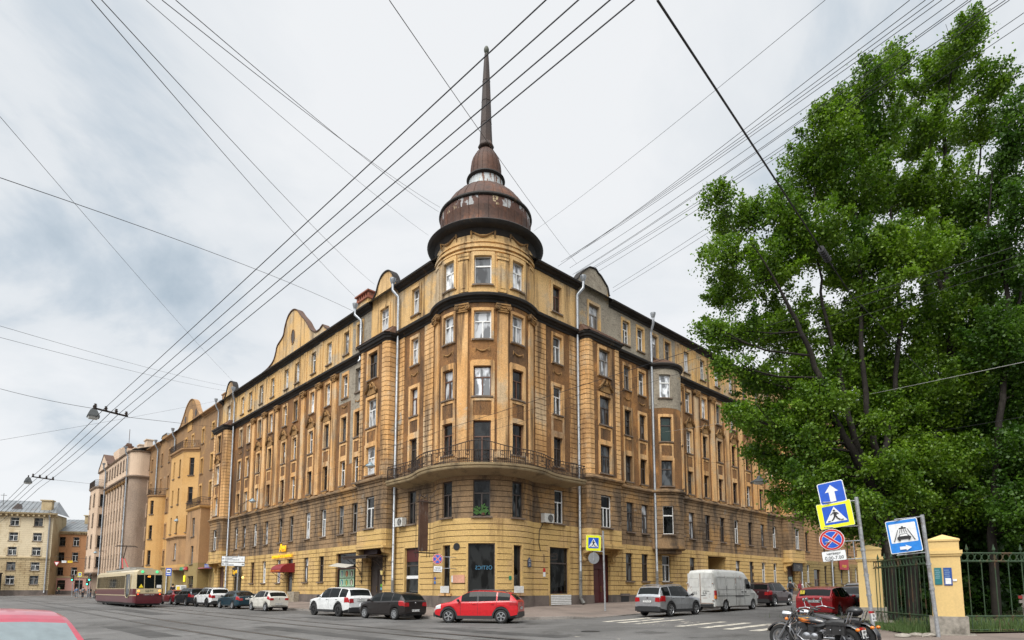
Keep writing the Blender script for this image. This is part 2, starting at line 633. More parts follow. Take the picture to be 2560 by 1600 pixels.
def sweep(path, s0, s1, prof, mi=0, mb=None, ends=True):
 """sweep a profile [(d,z)...] along the path"""
 mb = mb or MB()
 ss = [s0] + [s for s in path.s if s0 + 1e-4 < s < s1 - 1e-4] + [s1]
 n = len(prof)
 vs = [path.P(s, z, d) for s in ss for d, z in prof]
 fs = [(i * n + j, i * n + j + 1, (i + 1) * n + j + 1, (i + 1) * n + j) for i in range(len(ss) - 1) for j in range(n - 1)]
 if ends:
  fs.append(tuple(range(n))); fs.append(tuple((len(ss) - 1) * n + j for j in range(n - 1, -1, -1)))
 mb.add(vs, fs, mi)
 return mb

# ------------------------------------------------------------------ materials of the corner house
ST_DARK = (.10, .058, .03)
M_OCHRE = weathered('plaster_ochre', (.68, .425, .20), (.60, .325, .12),
     [((.52, .40, .26), .35, .35, .52, .60, .75), (ST_DARK, 1.5, .10, .50, .64, .85), ((.20, .11, .055), .30, .22, .52, .66, .6), ((.40, .37, .31), .5, .5, .66, .70, .8)],
     scale=.35, bump=.25, bscale=20)
M_ROUGH = weathered('roughcast_brown', (.150, .082, .038), (.27, .13, .047),
     [((.44, .215, .07), .28, .22, .55, .62, .7), ((.06, .038, .024), .9, .16, .48, .62, .8)],
     scale=.45, bump=.8, bscale=22, grain=.4)
M_BASE = weathered('plaster_mustard', (.52, .345, .128), (.57, .385, .155),
     [((.50, .33, .15), .35, .35, .56, .60, .7), ((.20, .115, .05), 1.1, .14, .52, .66, .65)],
     scale=.4, bump=.2, bscale=22)
M_MID = weathered('plaster_soiled', (.215, .142, .08), (.31, .20, .105),
     [((.40, .22, .075), .22, .30, .53, .60, .6), ((.07, .052, .038), .7, .20, .47, .60, .85), ((.24, .20, .155), .9, .9, .64, .67, .8)],
     scale=.35, bump=.35, bscale=18)
M_PALE = weathered('plaster_pale_ochre', (.61, .41, .20), (.62, .38, .14),
     [((.42, .34, .235), .3, .3, .50, .58, .8), (ST_DARK, 1.5, .10, .50, .64, .85), ((.22, .13, .065), .3, .16, .53, .68, .6)],
     scale=.3, bump=.25, bscale=20)
M_CORN = weathered('cornice_black', (.018, .016, .015), (.035, .030, .026), [((.16, .10, .05), .9, .5, .62, .70, .7)], scale=.8, rough=.7, bump=.2)
M_GRAN = weathered('plinth_granite', (.125, .10, .088), (.165, .135, .115), [((.06, .052, .048), .8, .5, .5, .64, .6)], scale=.8, bump=.25, bscale=45)
M_GREY = weathered('bare_masonry', (.33, .29, .225), (.25, .215, .165), [((.14, .11, .085), 2.2, 5.0, .55, .60, .5), ((.44, .29, .13), .5, .5, .60, .64, .7)], scale=.6, bump=.6, bscale=12)
M_JOINT = simple('joint_dirt_and_shade', (.085, .05, .028), .95)  # dirt in the joints; also the painted shade inside the archway
M_SILL = weathered('sill_metal', (.12, .085, .06), (.20, .15, .11), [], scale=2, rough=.6, bump=0)
M_TRIM = weathered('stucco_ornament', (.27, .155, .065), (.36, .20, .07), [((.09, .06, .035), 1.2, .4, .48, .62, .7)], scale=.9, bump=.3, bscale=30)
M_RUST = weathered('dome_rusty_iron', (.066, .036, .026), (.095, .045, .028), [((.17, .068, .032), .6, .35, .52, .64, .7), ((.045, .032, .027), 1.4, .12, .50, .66, .6)],
     scale=.5, rough=.6, metal=.25, bump=.2, bscale=8)
M_PEEL = weathered('dome_peeling_paint', (.10, .042, .026), (.07, .034, .024), [((.40, .41, .41), 1.1, .55, .545, .575, .9), ((.50, .40, .24), 1.7, .8, .60, .61, .9)], scale=.8, rough=.6, bump=.2, bscale=10)
M_WHPEEL = weathered('dome_white_paint', (.46, .49, .49), (.40, .42, .42), [((.14, .06, .03), 3.0, .45, .55, .58, .95), ((.42, .30, .15), 3.0, .5, .60, .62, .8)], scale=.8, rough=.6, bump=.2, bscale=10)
M_ROOF = weathered('roof_sheet_metal', (.20, .21, .215), (.28, .30, .31), [((.14, .08, .05), .4, .4, .58, .66, .6)], scale=.4, rough=.45, metal=.5, bump=.1)
M_HOOD = weathered('hood_brown_metal', (.085, .045, .03), (.12, .065, .04), [((.30, .27, .24), 1.5, 1.5, .66, .68, .7)], scale=1, rough=.55, metal=.2, bump=.1)
M_GALV = weathered('galvanized_pipe', (.34, .355, .37), (.42, .435, .45), [((.20, .20, .20), 3, .6, .55, .65, .5)], scale=2, rough=.38, metal=.75, bump=.05, spec=.5)
M_PIPEOLD = weathered('old_pipe_paint', (.16, .16, .15), (.22, .215, .20), [((.07, .065, .06), 2, 2, .5, .6, .6), ((.5, .5, .48), 3, 3, .68, .70, .7)], scale=2, rough=.6, bump=.1)
M_BRICK = weathered('chimney_brick', (.26, .085, .05), (.32, .12, .07), [((.09, .06, .05), 1.5, 3, .5, .62, .6)], scale=1.5, bump=.5)
M_IRON = simple('wrought_iron', (.045, .032, .026), .7, .3)
M_FWHITE = simple('frame_white', (.74, .74, .72), .45)
M_FBROWN = simple('frame_brown', (.11, .05, .03), .55)
M_FDARK = simple('frame_dark', (.06, .045, .038), .6)
M_FGREY = simple('frame_old_grey', (.24, .215, .19), .7)

def glass(name, col, rough=.03, spec=.5):
 if name in MATS: return MATS[name]
 m = bpy.data.materials.new(name)
 m.use_nodes = True
 nt = m.node_tree
 b = nt.nodes['Principled BSDF']
 b.inputs['Roughness'].default_value = rough
 setin(b, 'IOR', 1.52)
 setin(b, 'Specular IOR Level', spec)
 tc = nt.nodes.new('ShaderNodeTexCoord')
 oi = nt.nodes.new('ShaderNodeObjectInfo')
 ad = nt.nodes.new('ShaderNodeVectorMath'); ad.operation = 'ADD'
 nt.links.new(tc.outputs['Object'], ad.inputs[0])
 sv = nt.nodes.new('ShaderNodeVectorMath'); sv.operation = 'SCALE'; sv.inputs[0].default_value = (37, 11, 23)
 nt.links.new(oi.outputs['Random'], sv.inputs['Scale'])
 nt.links.new(sv.outputs[0], ad.inputs[1])
 mp = nt.nodes.new('ShaderNodeMapping'); mp.inputs['Scale'].default_value = (2.2, 2.2, .9)
 nt.links.new(ad.outputs[0], mp.inputs[0])
 n = nt.nodes.new('ShaderNodeTexNoise'); n.inputs['Scale'].default_value = 1.0; n.inputs['Detail'].default_value = 2
 nt.links.new(mp.outputs[0], n.inputs['Vector'])
 r = nt.nodes.new('ShaderNodeMapRange'); r.inputs[1].default_value = .44; r.inputs[2].default_value = .55
 r.inputs[3].default_value = .28; r.inputs[4].default_value = 1.7
 nt.links.new(n.outputs[0], r.inputs[0])
 s = nt.nodes.new('ShaderNodeVectorMath'); s.operation = 'SCALE'; s.inputs[0].default_value = col
 nt.links.new(r.outputs[0], s.inputs['Scale'])
 nt.links.new(s.outputs[0], b.inputs['Base Color'])
 # panes are never perfectly flat: reflections wobble
 bn = nt.nodes.new('ShaderNodeTexNoise'); bn.inputs['Scale'].default_value = 1.3
 nt.links.new(ad.outputs[0], bn.inputs['Vector'])
 bp = nt.nodes.new('ShaderNodeBump'); bp.inputs['Strength'].default_value = .05; bp.inputs['Distance'].default_value = .05
 nt.links.new(bn.outputs[0], bp.inputs['Height'])
 nt.links.new(bp.outputs[0], b.inputs['Normal'])
 MATS[name] = m
 return m

G_DARK = glass('pane_dark', (.012, .013, .013), .03, .42)
G_GREY = glass('pane_grey', (.06, .065, .068))
G_NET = glass('pane_net_curtain_sky', (.30, .31, .32), .03, .7)  # pale colour stands for net curtains and reflected sky together
G_BRIGHT = glass('pane_blind_sky', (.52, .54, .56), .03, .7)  # palest panes: blinds, with sky reflection put into the colour
G_GREEN = glass('pane_green_dark', (.010, .022, .017))

WMESH = {}

def window_meshes(w, h, style):
 """frame mesh and pane mesh, local x along the wall, y outwards, z up from the bottom of the opening"""
 k = (round(w, 2), round(h, 2), style)
 if k in WMESH: return WMESH[k]
 f = MB()
 b = .075
 W = w / 2

 def bar(x0, x1, z0, z1, y0=-.05, y1=.035):
  f.box(((x0 + x1) / 2, (y0 + y1) / 2, (z0 + z1) / 2), (x1 - x0, y1 - y0, z1 - z0))
 bar(-W, -W + b, 0, h); bar(W - b, W, 0, h); bar(-W + b, W - b, 0, b); bar(-W + b, W - b, h - b, h)
 if style == 'T':
  t = h * .64
  bar(-W + b, W - b, t - .04, t + .04)
  bar(-.045, .045, b, t - .04)
 elif style == 'L':
  t = h * .66
  bar(-W + b, W - b, t - .04, t + .04)
  bar(-w * .12, -w * .12 + .08, b, t - .04)
  bar(-W + b, -w * .12, t * .60, t * .60 + .05)
 elif style == 'W':
  t = h * .62
  bar(-W + b, W - b, t - .04, t + .04)
  bar(-w * .19, -w * .19 + .07, b, t - .04); bar(w * .19 - .07, w * .19, b, t - .04)
 elif style == 'G':
  t = h * .62
  bar(-W + b, W - b, t - .035, t + .035)
  bar(-.03, .03, b, t - .035, -.05, .02); bar(-.03, .03, t + .035, h - b, -.05, .02)
  bar(-W + b, -.03, t * .6, t * .6 + .04, -.05, .02)
 elif style == 'S':
  t = h * .66
  bar(-W + b, W - b, t - .05, t + .05)
 p = MB()
 p.quad((-W + .02, -.02, .02), (W - .02, -.02, .02), (W - .02, -.02, h - .02), (-W + .02, -.02, h - .02))
 WMESH[k] = (f, p)
 return WMESH[k]

class House:
 """collects windows of one building and places the nearest ones as separate parts"""
 def __init__(self, root, limit=100):
  self.root = root; self.win = []; self.limit = limit

 def window(self, path, s, z0, z1, w, style, fm, gm, d=-.20):
  n = path.normal(s)
  q = path.at(s, d)
  view = Vector((0, 0)) - q
  dist = sqrt(q.length_squared + z0 * z0)
  facing = max(.05, view.normalized().dot(n))
  self.win.append((w * (z1 - z0) * facing / dist ** 2, (q.x, q.y, z0), rz_of(n), w, z1 - z0, style, fm, gm))

 def finish(self):
  self.win.sort(key=lambda t: -t[0])
  fcache, pcache = {}, {}
  rl = Vector(self.root.location)
  stuffF, stuffP = MB(), MB()
  fm_list, pm_list = [], []
  for i, (a, loc, rz, w, h, style, fm, gm) in enumerate(self.win):
   f, p = window_meshes(w, h, style)
   if i < self.limit:
    kf = (round(w, 2), round(h, 2), style, fm.name)
    kp = (round(w, 2), round(h, 2), gm.name)
    if kf not in fcache: fcache[kf] = f.mesh('window', [fm])
    if kp not in pcache: pcache[kp] = p.mesh('pane', [gm])
    o = link('window', fcache[kf], self.root)
    o.location = Vector(loc) - rl; o.rotation_euler = (0, 0, rz)
    q = link('pane', pcache[kp], o)
   else:
    M = Matrix.Translation(Vector(loc)) @ Matrix.Rotation(rz, 4, 'Z')
    for mb, src, lst, mt in ((stuffF, f, fm_list, fm), (stuffP, p, pm_list, gm)):
     if mt not in lst: lst.append(mt)
     mb.add([M @ Vector(v) for v in src.v], src.f, lst.index(mt))
  if stuffF.v:
   o = wpart('window', stuffF, fm_list, self.root); o['kind'] = 'stuff'
   q = wpart('pane', stuffP, pm_list, o); q['kind'] = 'stuff'

WMATS = [M_OCHRE, M_ROUGH, M_BASE, M_MID, M_PALE, M_CORN, M_GRAN, M_GREY, M_JOINT, M_SILL]
OC, RO, BA, MI_, PA, CO, GR, GY, JO, SI = range(10)
Z_F1, Z_F2, Z_BELT, Z_F3, Z_CORN, Z_F6, Z_EAVE = 1.27, 5.15, 9.45, 10.2, 20.75, 21.35, 24.8
COURSE = .372

def pick(z, rng, side='L'):
 """frame and glass chosen the way the floors look: whiter frames and panes coloured for more reflected sky above, darker below"""
 r = rng.random()
 if z > 18: fm = M_FWHITE if r < .62 else (M_FBROWN if r < .8 else M_FGREY)
 elif z > 9: fm = M_FWHITE if r < .22 else (M_FBROWN if r < .55 else M_FDARK)
 else: fm = M_FWHITE if r < .35 else (M_FDARK if r < .7 else M_FGREY)
 if side == 'R' and r > .4: fm = M_FGREY if z > 15 else M_FDARK
 q = rng.random()
 if z > 18: gm = G_NET if q < .4 else (G_BRIGHT if q < .55 else G_GREY)
 elif z > 13: gm = G_GREY if q < .55 else (G_NET if q < .72 else G_DARK)
 else: gm = G_DARK if q < .5 else (G_GREY if q < .85 else G_NET)
 return fm, gm

def courses(s0, s1, z0, z1, mat, joints=None, rng=None, d=0.0):
 """rusticated courses: real horizontal (and vertical) grooves"""
 out = [(s0, s1, z0, z1, d, mat)]
 n = int(round((z1 - z0) / COURSE))
 h = (z1 - z0) / n
 for i in range(1, n):
  z = z0 + i * h
  out.append((s0, s1, z - .022, z + .022, d - .045, JO))
 if joints:
  k = 0
  ln = joints
  for i in range(n):
   a = s0 + (ln * .5 if i % 2 else 0)
   while a < s1:
    if a > s0 + .15: out.append((a - .022, a + .022, z0 + i * h + .028, z0 + (i + 1) * h - .028, d - .04, JO))
    a += ln
 return out

def add_window(rects, house, path, s, z0, z1, w, rng, style='T', surround=None, side='L', fm=None, gm=None, sill=True, proj=.07, wide=.17, base_d=0.0, top=.24):
 if surround is not None:
  rects.append((s - w / 2 - wide, s + w / 2 + wide, z0 - .12, z1 + top, base_d + proj, surround))
 rects.append((s - w / 2, s + w / 2, z0, z1, None, 0))
 if sill:
  rects.append((s - w / 2 - .12, s + w / 2 + .12, z0 - .10, z0, base_d + .13, SI))
 f0, g0 = pick(z0, rng, side)
 house.window(path, s, z0, z1, w, style, fm or f0, gm or g0, d=base_d - .19)

def festoon_mesh():
 m = MB()
 pts = [(-.42 + .84 * t, .035, -.20 * sin(pi * t)) for t in [i / 8 for i in range(9)]]
 m.tube(pts, [.02, .03, .04, .05, .055, .05, .04, .03, .02], 6)
 for x in (-.44, .44):
  m.tube([(x, .03, .06), (x, .035, -.08), (x * 1.03, .03, -.24)], [.02, .035, .015], 6)
 return m.mesh('festoon', [M_TRIM], True)

def pediment_mesh():
 """broken curved pediment with a cartouche above a window"""
 m = MB()
 poly = [(-.62, 0), (.62, 0), (.58, .32), (.36, .62), (0, .74), (-.36, .62), (-.58, .32)]
 m.prism(poly, lambda a, b, d: (a, d, b), .0, .07)
 for sgn in (-1, 1):
  pr = [(.86, .16), (.72, .30), (.55, .40), (.42, .60), (.25, .80), (.06, .86)]
  for off, r in ((0, .05), (.085, .062)):
   m.tube([(sgn * x, .16, z + off) for x, z in pr], [r, r, r, r, r, r * .7], 6)
  q = [(sgn * x, z) for x, z in pr]
  for (a, b) in zip(q, q[1:]):
   m.add([(a[0], .02, a[1] + .10), (b[0], .02, b[1] + .10), (b[0], .24, b[1] + .12), (a[0], .24, a[1] + .12)], [(0, 1, 2, 3)])
   m.add([(a[0], .02, a[1] - .04), (b[0], .02, b[1] - .04), (b[0], .22, b[1] - .04), (a[0], .22, a[1] - .04)], [(0, 1, 2, 3)])
 m.ball((0, .14, .66), .16, 6, 0, .8, .8, 1.25)
 m.ball((-.2, .1, .56), .09, 5); m.ball((.2, .1, .56), .09, 5)
 return m.mesh('pediment', [M_TRIM], True)

def capital_mesh():
 m = MB()
 m.box((0, .10, .50), (1.0, .34, .10)); m.box((0, .08, .28), (.72, .24, .34)); m.box((0, .08, .03), (.78, .22, .07))
 for s in (-1, 1):
  M = Matrix.Translation((s * .40, .14, .30)) @ Matrix.Rotation(pi / 2, 4, 'X')
  m.lathe([(.001, -.14), (.06, -.14), (.07, -.10), (.13, -.10), (.15, -.13), (.17, -.12), (.17, .12), (.001, .12)], 12, 0, (0, 0, 0), M=M)
 for k in range(-2, 3):
  m.ball((k * .10, .22, .33 - .03 * (2 - abs(k))), .06, 4)
 return m.mesh('capital', [M_TRIM], False)

def put(me, name, parent, path, s, z, d=0.0):
 o = link(name, me, parent)
 q = path.at(s, d)
 o.location = Vector((q.x, q.y, z)) - Vector(parent.location)
 o.rotation_euler = (0, 0, rz_of(path.normal(s)))
 return o

CORN_PROF = [(-.02, 20.72), (.07, 20.72), (.10, 20.86), (.22, 20.93), (.26, 21.02), (.44, 21.06), (.48, 21.20), (.44, 21.26), (.02, 21.42), (-.02, 21.42)]
EAVE_PROF = [(-.02, 24.62), (.06, 24.62), (.10, 24.76), (.30, 24.84), (.34, 24.92), (.52, 24.95), (.55, 25.06), (.50, 25.12), (-.02, 25.20)]
BELT_PROF = [(-.02, 9.42), (.06, 9.42), (.07, 9.58), (.03, 9.60), (.03, 9.68), (.12, 9.70), (.13, 9.82), (.28, 9.86), (.30, 9.98), (.06, 10.10), (.06, 10.2), (-.02, 10.2)]

def gable(pts, path, parent, name='gable', thick=.45, mat=None, coping=None, oval=None):
 """curved gable: outline in (s,z), standing on the wall plane, with a sheet metal coping"""
 mb = MB()
 mb.prism(pts, lambda a, b, d: path.P(a, b, d), -thick, .015)
 g = wpart(name, mb, mat or M_PALE, parent)
 cp = MB()
 for (a, b) in zip(pts[1:-1], pts[2:-1] + []):
  p0, p1 = Vector(a), Vector(b)
  t = (p1 - p0)
  if t.length < 1e-4: continue
  n = Vector((-t.y, t.x)).normalized() * .09
  if n.y < -1e-3 or (abs(n.y) < 1e-3): n = -n if n.y < 0 else n
  q0, q1 = p0 + n, p1 + n
  A = [path.P(p0.x, p0.y, .10), path.P(p1.x, p1.y, .10), path.P(q1.x, q1.y, .12), path.P(q0.x, q0.y, .12)]
  B = [path.P(p0.x, p0.y, -thick - .08), path.P(p1.x, p1.y, -thick - .08), path.P(q1.x, q1.y, -thick - .08), path.P(q0.x, q0.y, -thick - .08)]
  cp.add(A + B, [(0, 1, 2, 3), (7, 6, 5, 4), (0, 4, 5, 1), (3, 2, 6, 7), (1, 5, 6, 2), (0, 3, 7, 4)])
 wpart('coping', cp, coping or M_CORN, g)
 if oval:
  (s, z, a, b) = oval
  ov = MB()
  ov.prism([(s + a * cos(2 * pi * k / 18), z + b * sin(2 * pi * k / 18)) for k in range(18)], lambda x, y, d: path.P(x, y, d), .02, .03)
  wpart('oculus', ov, M_FDARK, g)
  rg = MB()
  rg.tube([path.P(s + (a + .05) * cos(2 * pi * k / 18), z + (b + .05) * sin(2 * pi * k / 18), .02) for k in range(18)], .06, 6, closed=True)
  wpart('oculus_frame', rg, M_TRIM, g, True)
 return g

def scurve(pts, n=6):
 """Catmull-Rom through points"""
 out = []
 P = [Vector(pts[0])] + [Vector(p) for p in pts] + [Vector(pts[-1])]
 for i in range(1, len(P) - 2):
  for k in range(n):
   t = k / n
   a, b, c, d = P[i - 1], P[i], P[i + 1], P[i + 2]
   out.append(tuple(.5 * ((2 * b) + (c - a) * t + (2 * a - 5 * b + 4 * c - d) * t * t + (3 * b - a - 3 * c + d) * t ** 3)))
 out.append(tuple(pts[-1]))
 return out

def downpipe(parent, path, s, z0, z1, d=.2, r=.10, top=None, split=None, kick=None):
 """round downpipe with hopper, swan neck, collars and a painted old lower length"""
 mb = MB()
 pts = [path.P(s, z0 + .25, d + .18), path.P(s, z0 + .5, d), path.P(s, z1 - 1.3, d)]
 if kick:
  pts += [path.P(s, z1 - 1.1, d + .02), path.P(s + kick, z1 - .55, d + .32), path.P(s + kick, z1, d + .34)]
 else:
  pts += [path.P(s, z1 - 1.1, d + .02), path.P(s, z1 - .5, d + .38), path.P(s, z1, d + .40)]
 mb.tube(pts, r, 12, 0)
 e = Vector(pts[-1])
 mb.lathe([(r, -.05), (r * 1.2, 0), (r * 2.0, .28), (r * 2.1, .42), (r * 1.9, .42), (r * 1.2, .1)], 12, 0, e)
 z = z0 + 1.9
 while z < z1 - 1.3:
  q = path.P(s, z, d)
  mb.lathe([(r, -.04), (r * 1.13, -.03), (r * 1.13, .03), (r, .04)], 12, 0, q)
  z += 1.25
 mats = [M_GALV, M_PIPEOLD]
 if split:
  q0, q1 = path.P(s, z0 + .45, d), path.P(s, split, d)
  mb.tube([q0, q1], r * 1.09, 12, 1)
  mb.tube([path.P(s, z0 + .12, d + .30), path.P(s, z0 + .25, d + .20), path.P(s, z0 + .5, d)], r * 1.1, 12, 1)
 return wpart('downpipe', mb, mats, parent, True)

# ------------------------------------------------------------------ the corner house
def build_house():
 root = thing('corner_house', (T.x, T.y - 1, gz(T.x, T.y) + .3), 0,
     'large ochre plastered corner apartment house with round tower, rusty onion dome and spire', 'apartment house')
 H = House(root, 100)
 rng = random.Random(11)
 fest = festoon_mesh(); ped = pediment_mesh(); cap = capital_mesh()

 # ---------------- tower
 A0 = radians(77.7)
 def ap(r, a0=-A0, a1=A0, n=28):
  return [T + r * Vector((sin(a0 + (a1 - a0) * k / n), -cos(a0 + (a1 - a0) * k / n))) for k in range(n + 1)]
 tw = Path(ap(RR), -1, -RR * A0)
 tw.s = [RR * (-A0 + 2 * A0 * k / 28) for k in range(29)]
 S = lambda deg: RR * radians(deg)
 sm, sM = tw.s[0], tw.s[-1]
 r = []
 r.append((sm, sM, -.4, Z_F1, .07, GR))
 r += courses(sm, sM, Z_F1, 6.25, BA)
 r += courses(sm, sM, 6.25, Z_BELT, MI_)
 r.append((sm, sM, Z_BELT, 10.2, .02, MI_))
 r.append((sm, sM, 10.2, Z_CORN, 0, RO))
 r.append((sm, sM, 20.75, 21.4, 0, CO))
 r.append((sm, sM, 21.4, 26.3, 0, PA))
 r.append((sm, sM, 24.35, 24.47, .10, PA)); r.append((sm, sM, 24.62, 24.78, .14, PA)); r.append((sm, sM, 25.0, 25.08, .07, PA))
 # ochre lower band of the tower above the balcony
 r.append((sm, sM, 10.2, 10.6, .02, OC))
 for deg, w, full in ((-41.5, 1.0, 1), (0, 1.16, 1), (41.5, 1.0, 1)):
  s = S(deg)
  st = 'T'
  add_window(r, H, tw, s, 22.0, 24.0, w, rng, 'S' if deg == 0 else 'T', PA, fm=M_FWHITE, gm=G_GREY if deg == 0 else G_BRIGHT, wide=.20, top=.28, proj=.10)
  add_window(r, H, tw, s, 18.2, 20.15, w, rng, 'T', OC, fm=M_FWHITE, gm=[G_NET, G_NET, G_GREY][int(deg > 0) if deg else 1], wide=.16, top=.2)
  r.append((s - w / 2 - .16, s + w / 2 + .16, 14.2, 16.75, .06, OC))
  add_window(r, H, tw, s, 14.3, 16.35, w, rng, 'T', OC, fm=M_FBROWN, gm=[G_NET, G_BRIGHT, G_DARK][0 if deg < 0 else (1 if deg == 0 else 2)], wide=.22, top=.32)
  # panel between the third and fourth storeys
  r.append((s - w / 2 - .2, s + w / 2 + .2, 12.75, 14.15, .07, OC))
  r.append((s - w / 2 - .02, s + w / 2 + .02, 12.98, 13.98, .02, RO))
  if deg == 0:
   add_window(r, H, tw, s, 9.75, 12.65, w, rng, 'T', OC, fm=M_FBROWN, gm=G_DARK, sill=False, wide=.22)
  else:
   add_window(r, H, tw, s, 10.5, 12.65, w, rng, 'T', OC, fm=M_FBROWN, gm=G_DARK, wide=.22)
  add_window(r, H, tw, s, 6.35, 8.72, 1.12 if deg == 0 else .95, rng, 'T', None, fm=M_FDARK, gm=G_DARK if deg <= 0 else G_GREY)
 # shop openings
 for deg, w, z0, z1 in ((-41.5, .72, 1.75, 4.55), (0, 1.75, .62, 4.62), (41.5, .72, 1.75, 4.55)):
  s = S(deg)
  r.append((s - w / 2 - .14, s + w / 2 + .14, z0 if deg else .55, z1 + .10, .0, BA))
  r.append((s - w / 2, s + w / 2, z0, z1, None, 0))
  H.window(tw, s, z0, z1, w, 'plain', M_FDARK, G_DARK, d=-.22)
 for deg in (-41.5, 41.5):
  s = S(deg)
  r.append((s - .55, s + .55, 1.27, 1.42, .16, OC))
 mb = relief(tw, r, zmin=-.4, zmax=26.3, extra=[])
 wpart('tower_wall', mb, WMATS, root)
 for deg in (-21.5, 21.5):
  s = S(deg)
  p = MB(); sweep(tw, s - .37, s + .37, [(-.02, 10.2), (.13, 10.2), (.13, 20.05), (-.02, 20.05)], 0, p)
  o = wpart('pilaster', p, M_OCHRE, root); put(cap, 'capital', root, tw, s, 20.05, .06)
  for ss, ww in ((s, .30),):
   p = MB()
   sweep(tw, s - .33, s + .33, [(-.02, 21.5), (.10, 21.5), (.10, 23.75), (-.02, 23.75)], 0, p)
   sweep(tw, s - .16, s + .16, [(.09, 21.75), (.13, 21.75), (.13, 23.55), (.09, 23.55)], 0, p)
   sweep(tw, s - .40, s + .40, [(-.02, 23.75), (.16, 23.78), (.13, 23.95), (.17, 24.0), (.19, 24.18), (-.02, 24.25)], 0, p)
   wpart('pilaster', p, M_PALE, root)
 for deg in (-65, 65):
  s = S(deg)
  p = MB(); sweep(tw, s - .33, s + .33, [(-.02, 10.2), (.12, 10.2), (.12, 20.05), (-.02, 20.05)], 0, p)
  wpart('pilaster', p, M_OCHRE, root); put(cap, 'capital', root, tw, s, 20.05, .06)
  p = MB(); sweep(tw, s - .30, s + .30, [(-.02, 21.5), (.10, 21.5), (.10, 24.0), (.16, 24.05), (.16, 24.2), (-.02, 24.25)], 0, p)
  wpart('pilaster', p, M_PALE, root)
 big = MB()
 for deg in (-55, -30, -2, 2, 30, 55):
  pass
 for deg in (-41.5, 0, 41.5):
  put(fest, 'festoon', root, tw, S(deg), 17.55, .01)
 for deg in (-44, 0, 44):       # garlands on the frieze under the dome
  m = MB()
  n = 10
  pts = [tw.P(S(deg) + (-.72 + 1.44 * i / n), 25.72 - .34 * sin(pi * i / n), .05) for i in range(n + 1)]
  m.tube(pts, [.045, .055, .065, .075, .085, .085, .085, .075, .065, .055, .045], 6)
  for e in (-.80, .80):
   m.tube([tw.P(S(deg) + e, 25.95, .04), tw.P(S(deg) + e, 25.7, .06), tw.P(S(deg) + e, 25.3, .04)], [.05, .09, .03], 6)
  wpart('garland', m, M_TRIM, root, True)
 # cornices
 c = sweep(tw, sm, sM, CORN_PROF); wpart('cornice', c, M_CORN, root)

 # ---------------- dome and spire (turned shapes)
 full = 64
 dz = -.36
 Cc = (T.x, T.y, dz)
 d = MB()
 d.lathe([(RR, 25.9), (RR + .10, 26.1), (RR + .18, 26.28), (RR + .50, 26.36), (RR + .60, 26.44), (RR + .70, 26.62), (RR + .64, 26.70), (RR + .2, 26.92), (3.46, 27.02)], full, 0, Cc)
 wpart('dome_cornice', d, M_CORN, root, True, 35)
 d = MB()
 bell = [(3.50, 27.0), (3.36, 27.12), (3.28, 27.35), (3.26, 27.6), (3.27, 27.95), (3.30, 28.30)]
 d.lathe(bell, full, 0, Cc)
 d.lathe([(3.30, 28.30), (3.31, 28.6), (3.29, 28.95)], full, 1, Cc)
 dome = wpart('dome', d, [M_RUST, M_PEEL], root, True, 50)

 def seams(prof, n, rr, name):
  m = MB()
  for k in range(n):
   a = 2 * pi * k / n
   m.tube([(T.x + (r0 + .01) * cos(a), T.y + (r0 + .01) * sin(a), z0 + dz) for r0, z0 in prof], rr, 4)
  wpart(name, m, M_RUST, dome)
 seams(bell + [(3.31, 28.6), (3.29, 28.95)], 30, .018, 'seam')
 d = MB()
 d.lathe([(3.29, 28.94), (3.38, 28.97), (3.43, 29.04), (3.41, 29.15), (3.32, 29.22), (3.15, 29.25)], full, 0, Cc)
 wpart('dome_ring', d, M_CORN, root, True, 35)
 cap1 = [(3.17, 29.24), (2.95, 29.72), (2.60, 30.25), (2.20, 30.7), (1.83, 31.02), (1.48, 31.25), (1.34, 31.33)]
 d = MB(); d.lathe(cap1, full, 0, Cc); wpart('dome_cap', d, M_RUST, root, True, 50)
 seams(cap1, 28, .016, 'seam')
 d = MB(); d.lathe([(1.34, 31.3), (1.26, 31.45), (1.26, 32.12)], 48, 0, Cc); wpart('lantern_drum', d, M_WHPEEL, root, True)
 d = MB(); d.lathe([(1.26, 32.08), (1.38, 32.12), (1.44, 32.2), (1.41, 32.30), (1.28, 32.36), (1.15, 32.38)], 48, 0, Cc); wpart('lantern_ring', d, M_CORN, root, True, 35)
 b2 = [(1.18, 32.36), (1.14, 32.75), (1.13, 33.15), (1.08, 33.55), (.96, 33.95), (.78, 34.3), (.58, 34.58), (.44, 34.72)]
 d = MB(); d.lathe(b2, 48, 0, Cc); wpart('lantern_bell', d, M_RUST, root, True, 50)
 seams(b2, 18, .014, 'seam')
 d = MB()
 Cs = (T.x, T.y, 0)
 d.lathe([(.40, 34.28), (.40, 34.45), (.55, 34.52), (.60, 34.60), (.60, 34.68), (.48, 34.95)], 8, 0, Cs)
 d.lathe([(.48, 34.95), (.43, 36.0), (.375, 37.6), (.285, 40.0), (.205, 41.6), (.15, 42.3)], 8, 0, Cs)
 for z, rr in ((36.5, .42), (38.3, .358), (40.0, .293)):
  d.lathe([(rr - .01, z), (rr + .015, z + .02), (rr - .01, z + .05)], 8, 0, Cs)
 spire = wpart('spire', d, weathered('spire_dark_iron', (.036, .027, .024), (.055, .036, .028), [((.12, .06, .035), 1.5, .3, .60, .68, .6)], scale=.8, rough=.6, metal=.1, bump=.1), root)
 d = MB(); d.lathe([(.01, 42.25), (.14, 42.3), (.11, 42.38), (.16, 42.46), (.20, 42.6), (.19, 42.76), (.12, 42.92), (.01, 42.98)], 12, 0, Cs)
 wpart('finial', d, simple('finial_green', (.07, .075, .055), .6, .2), spire, True)

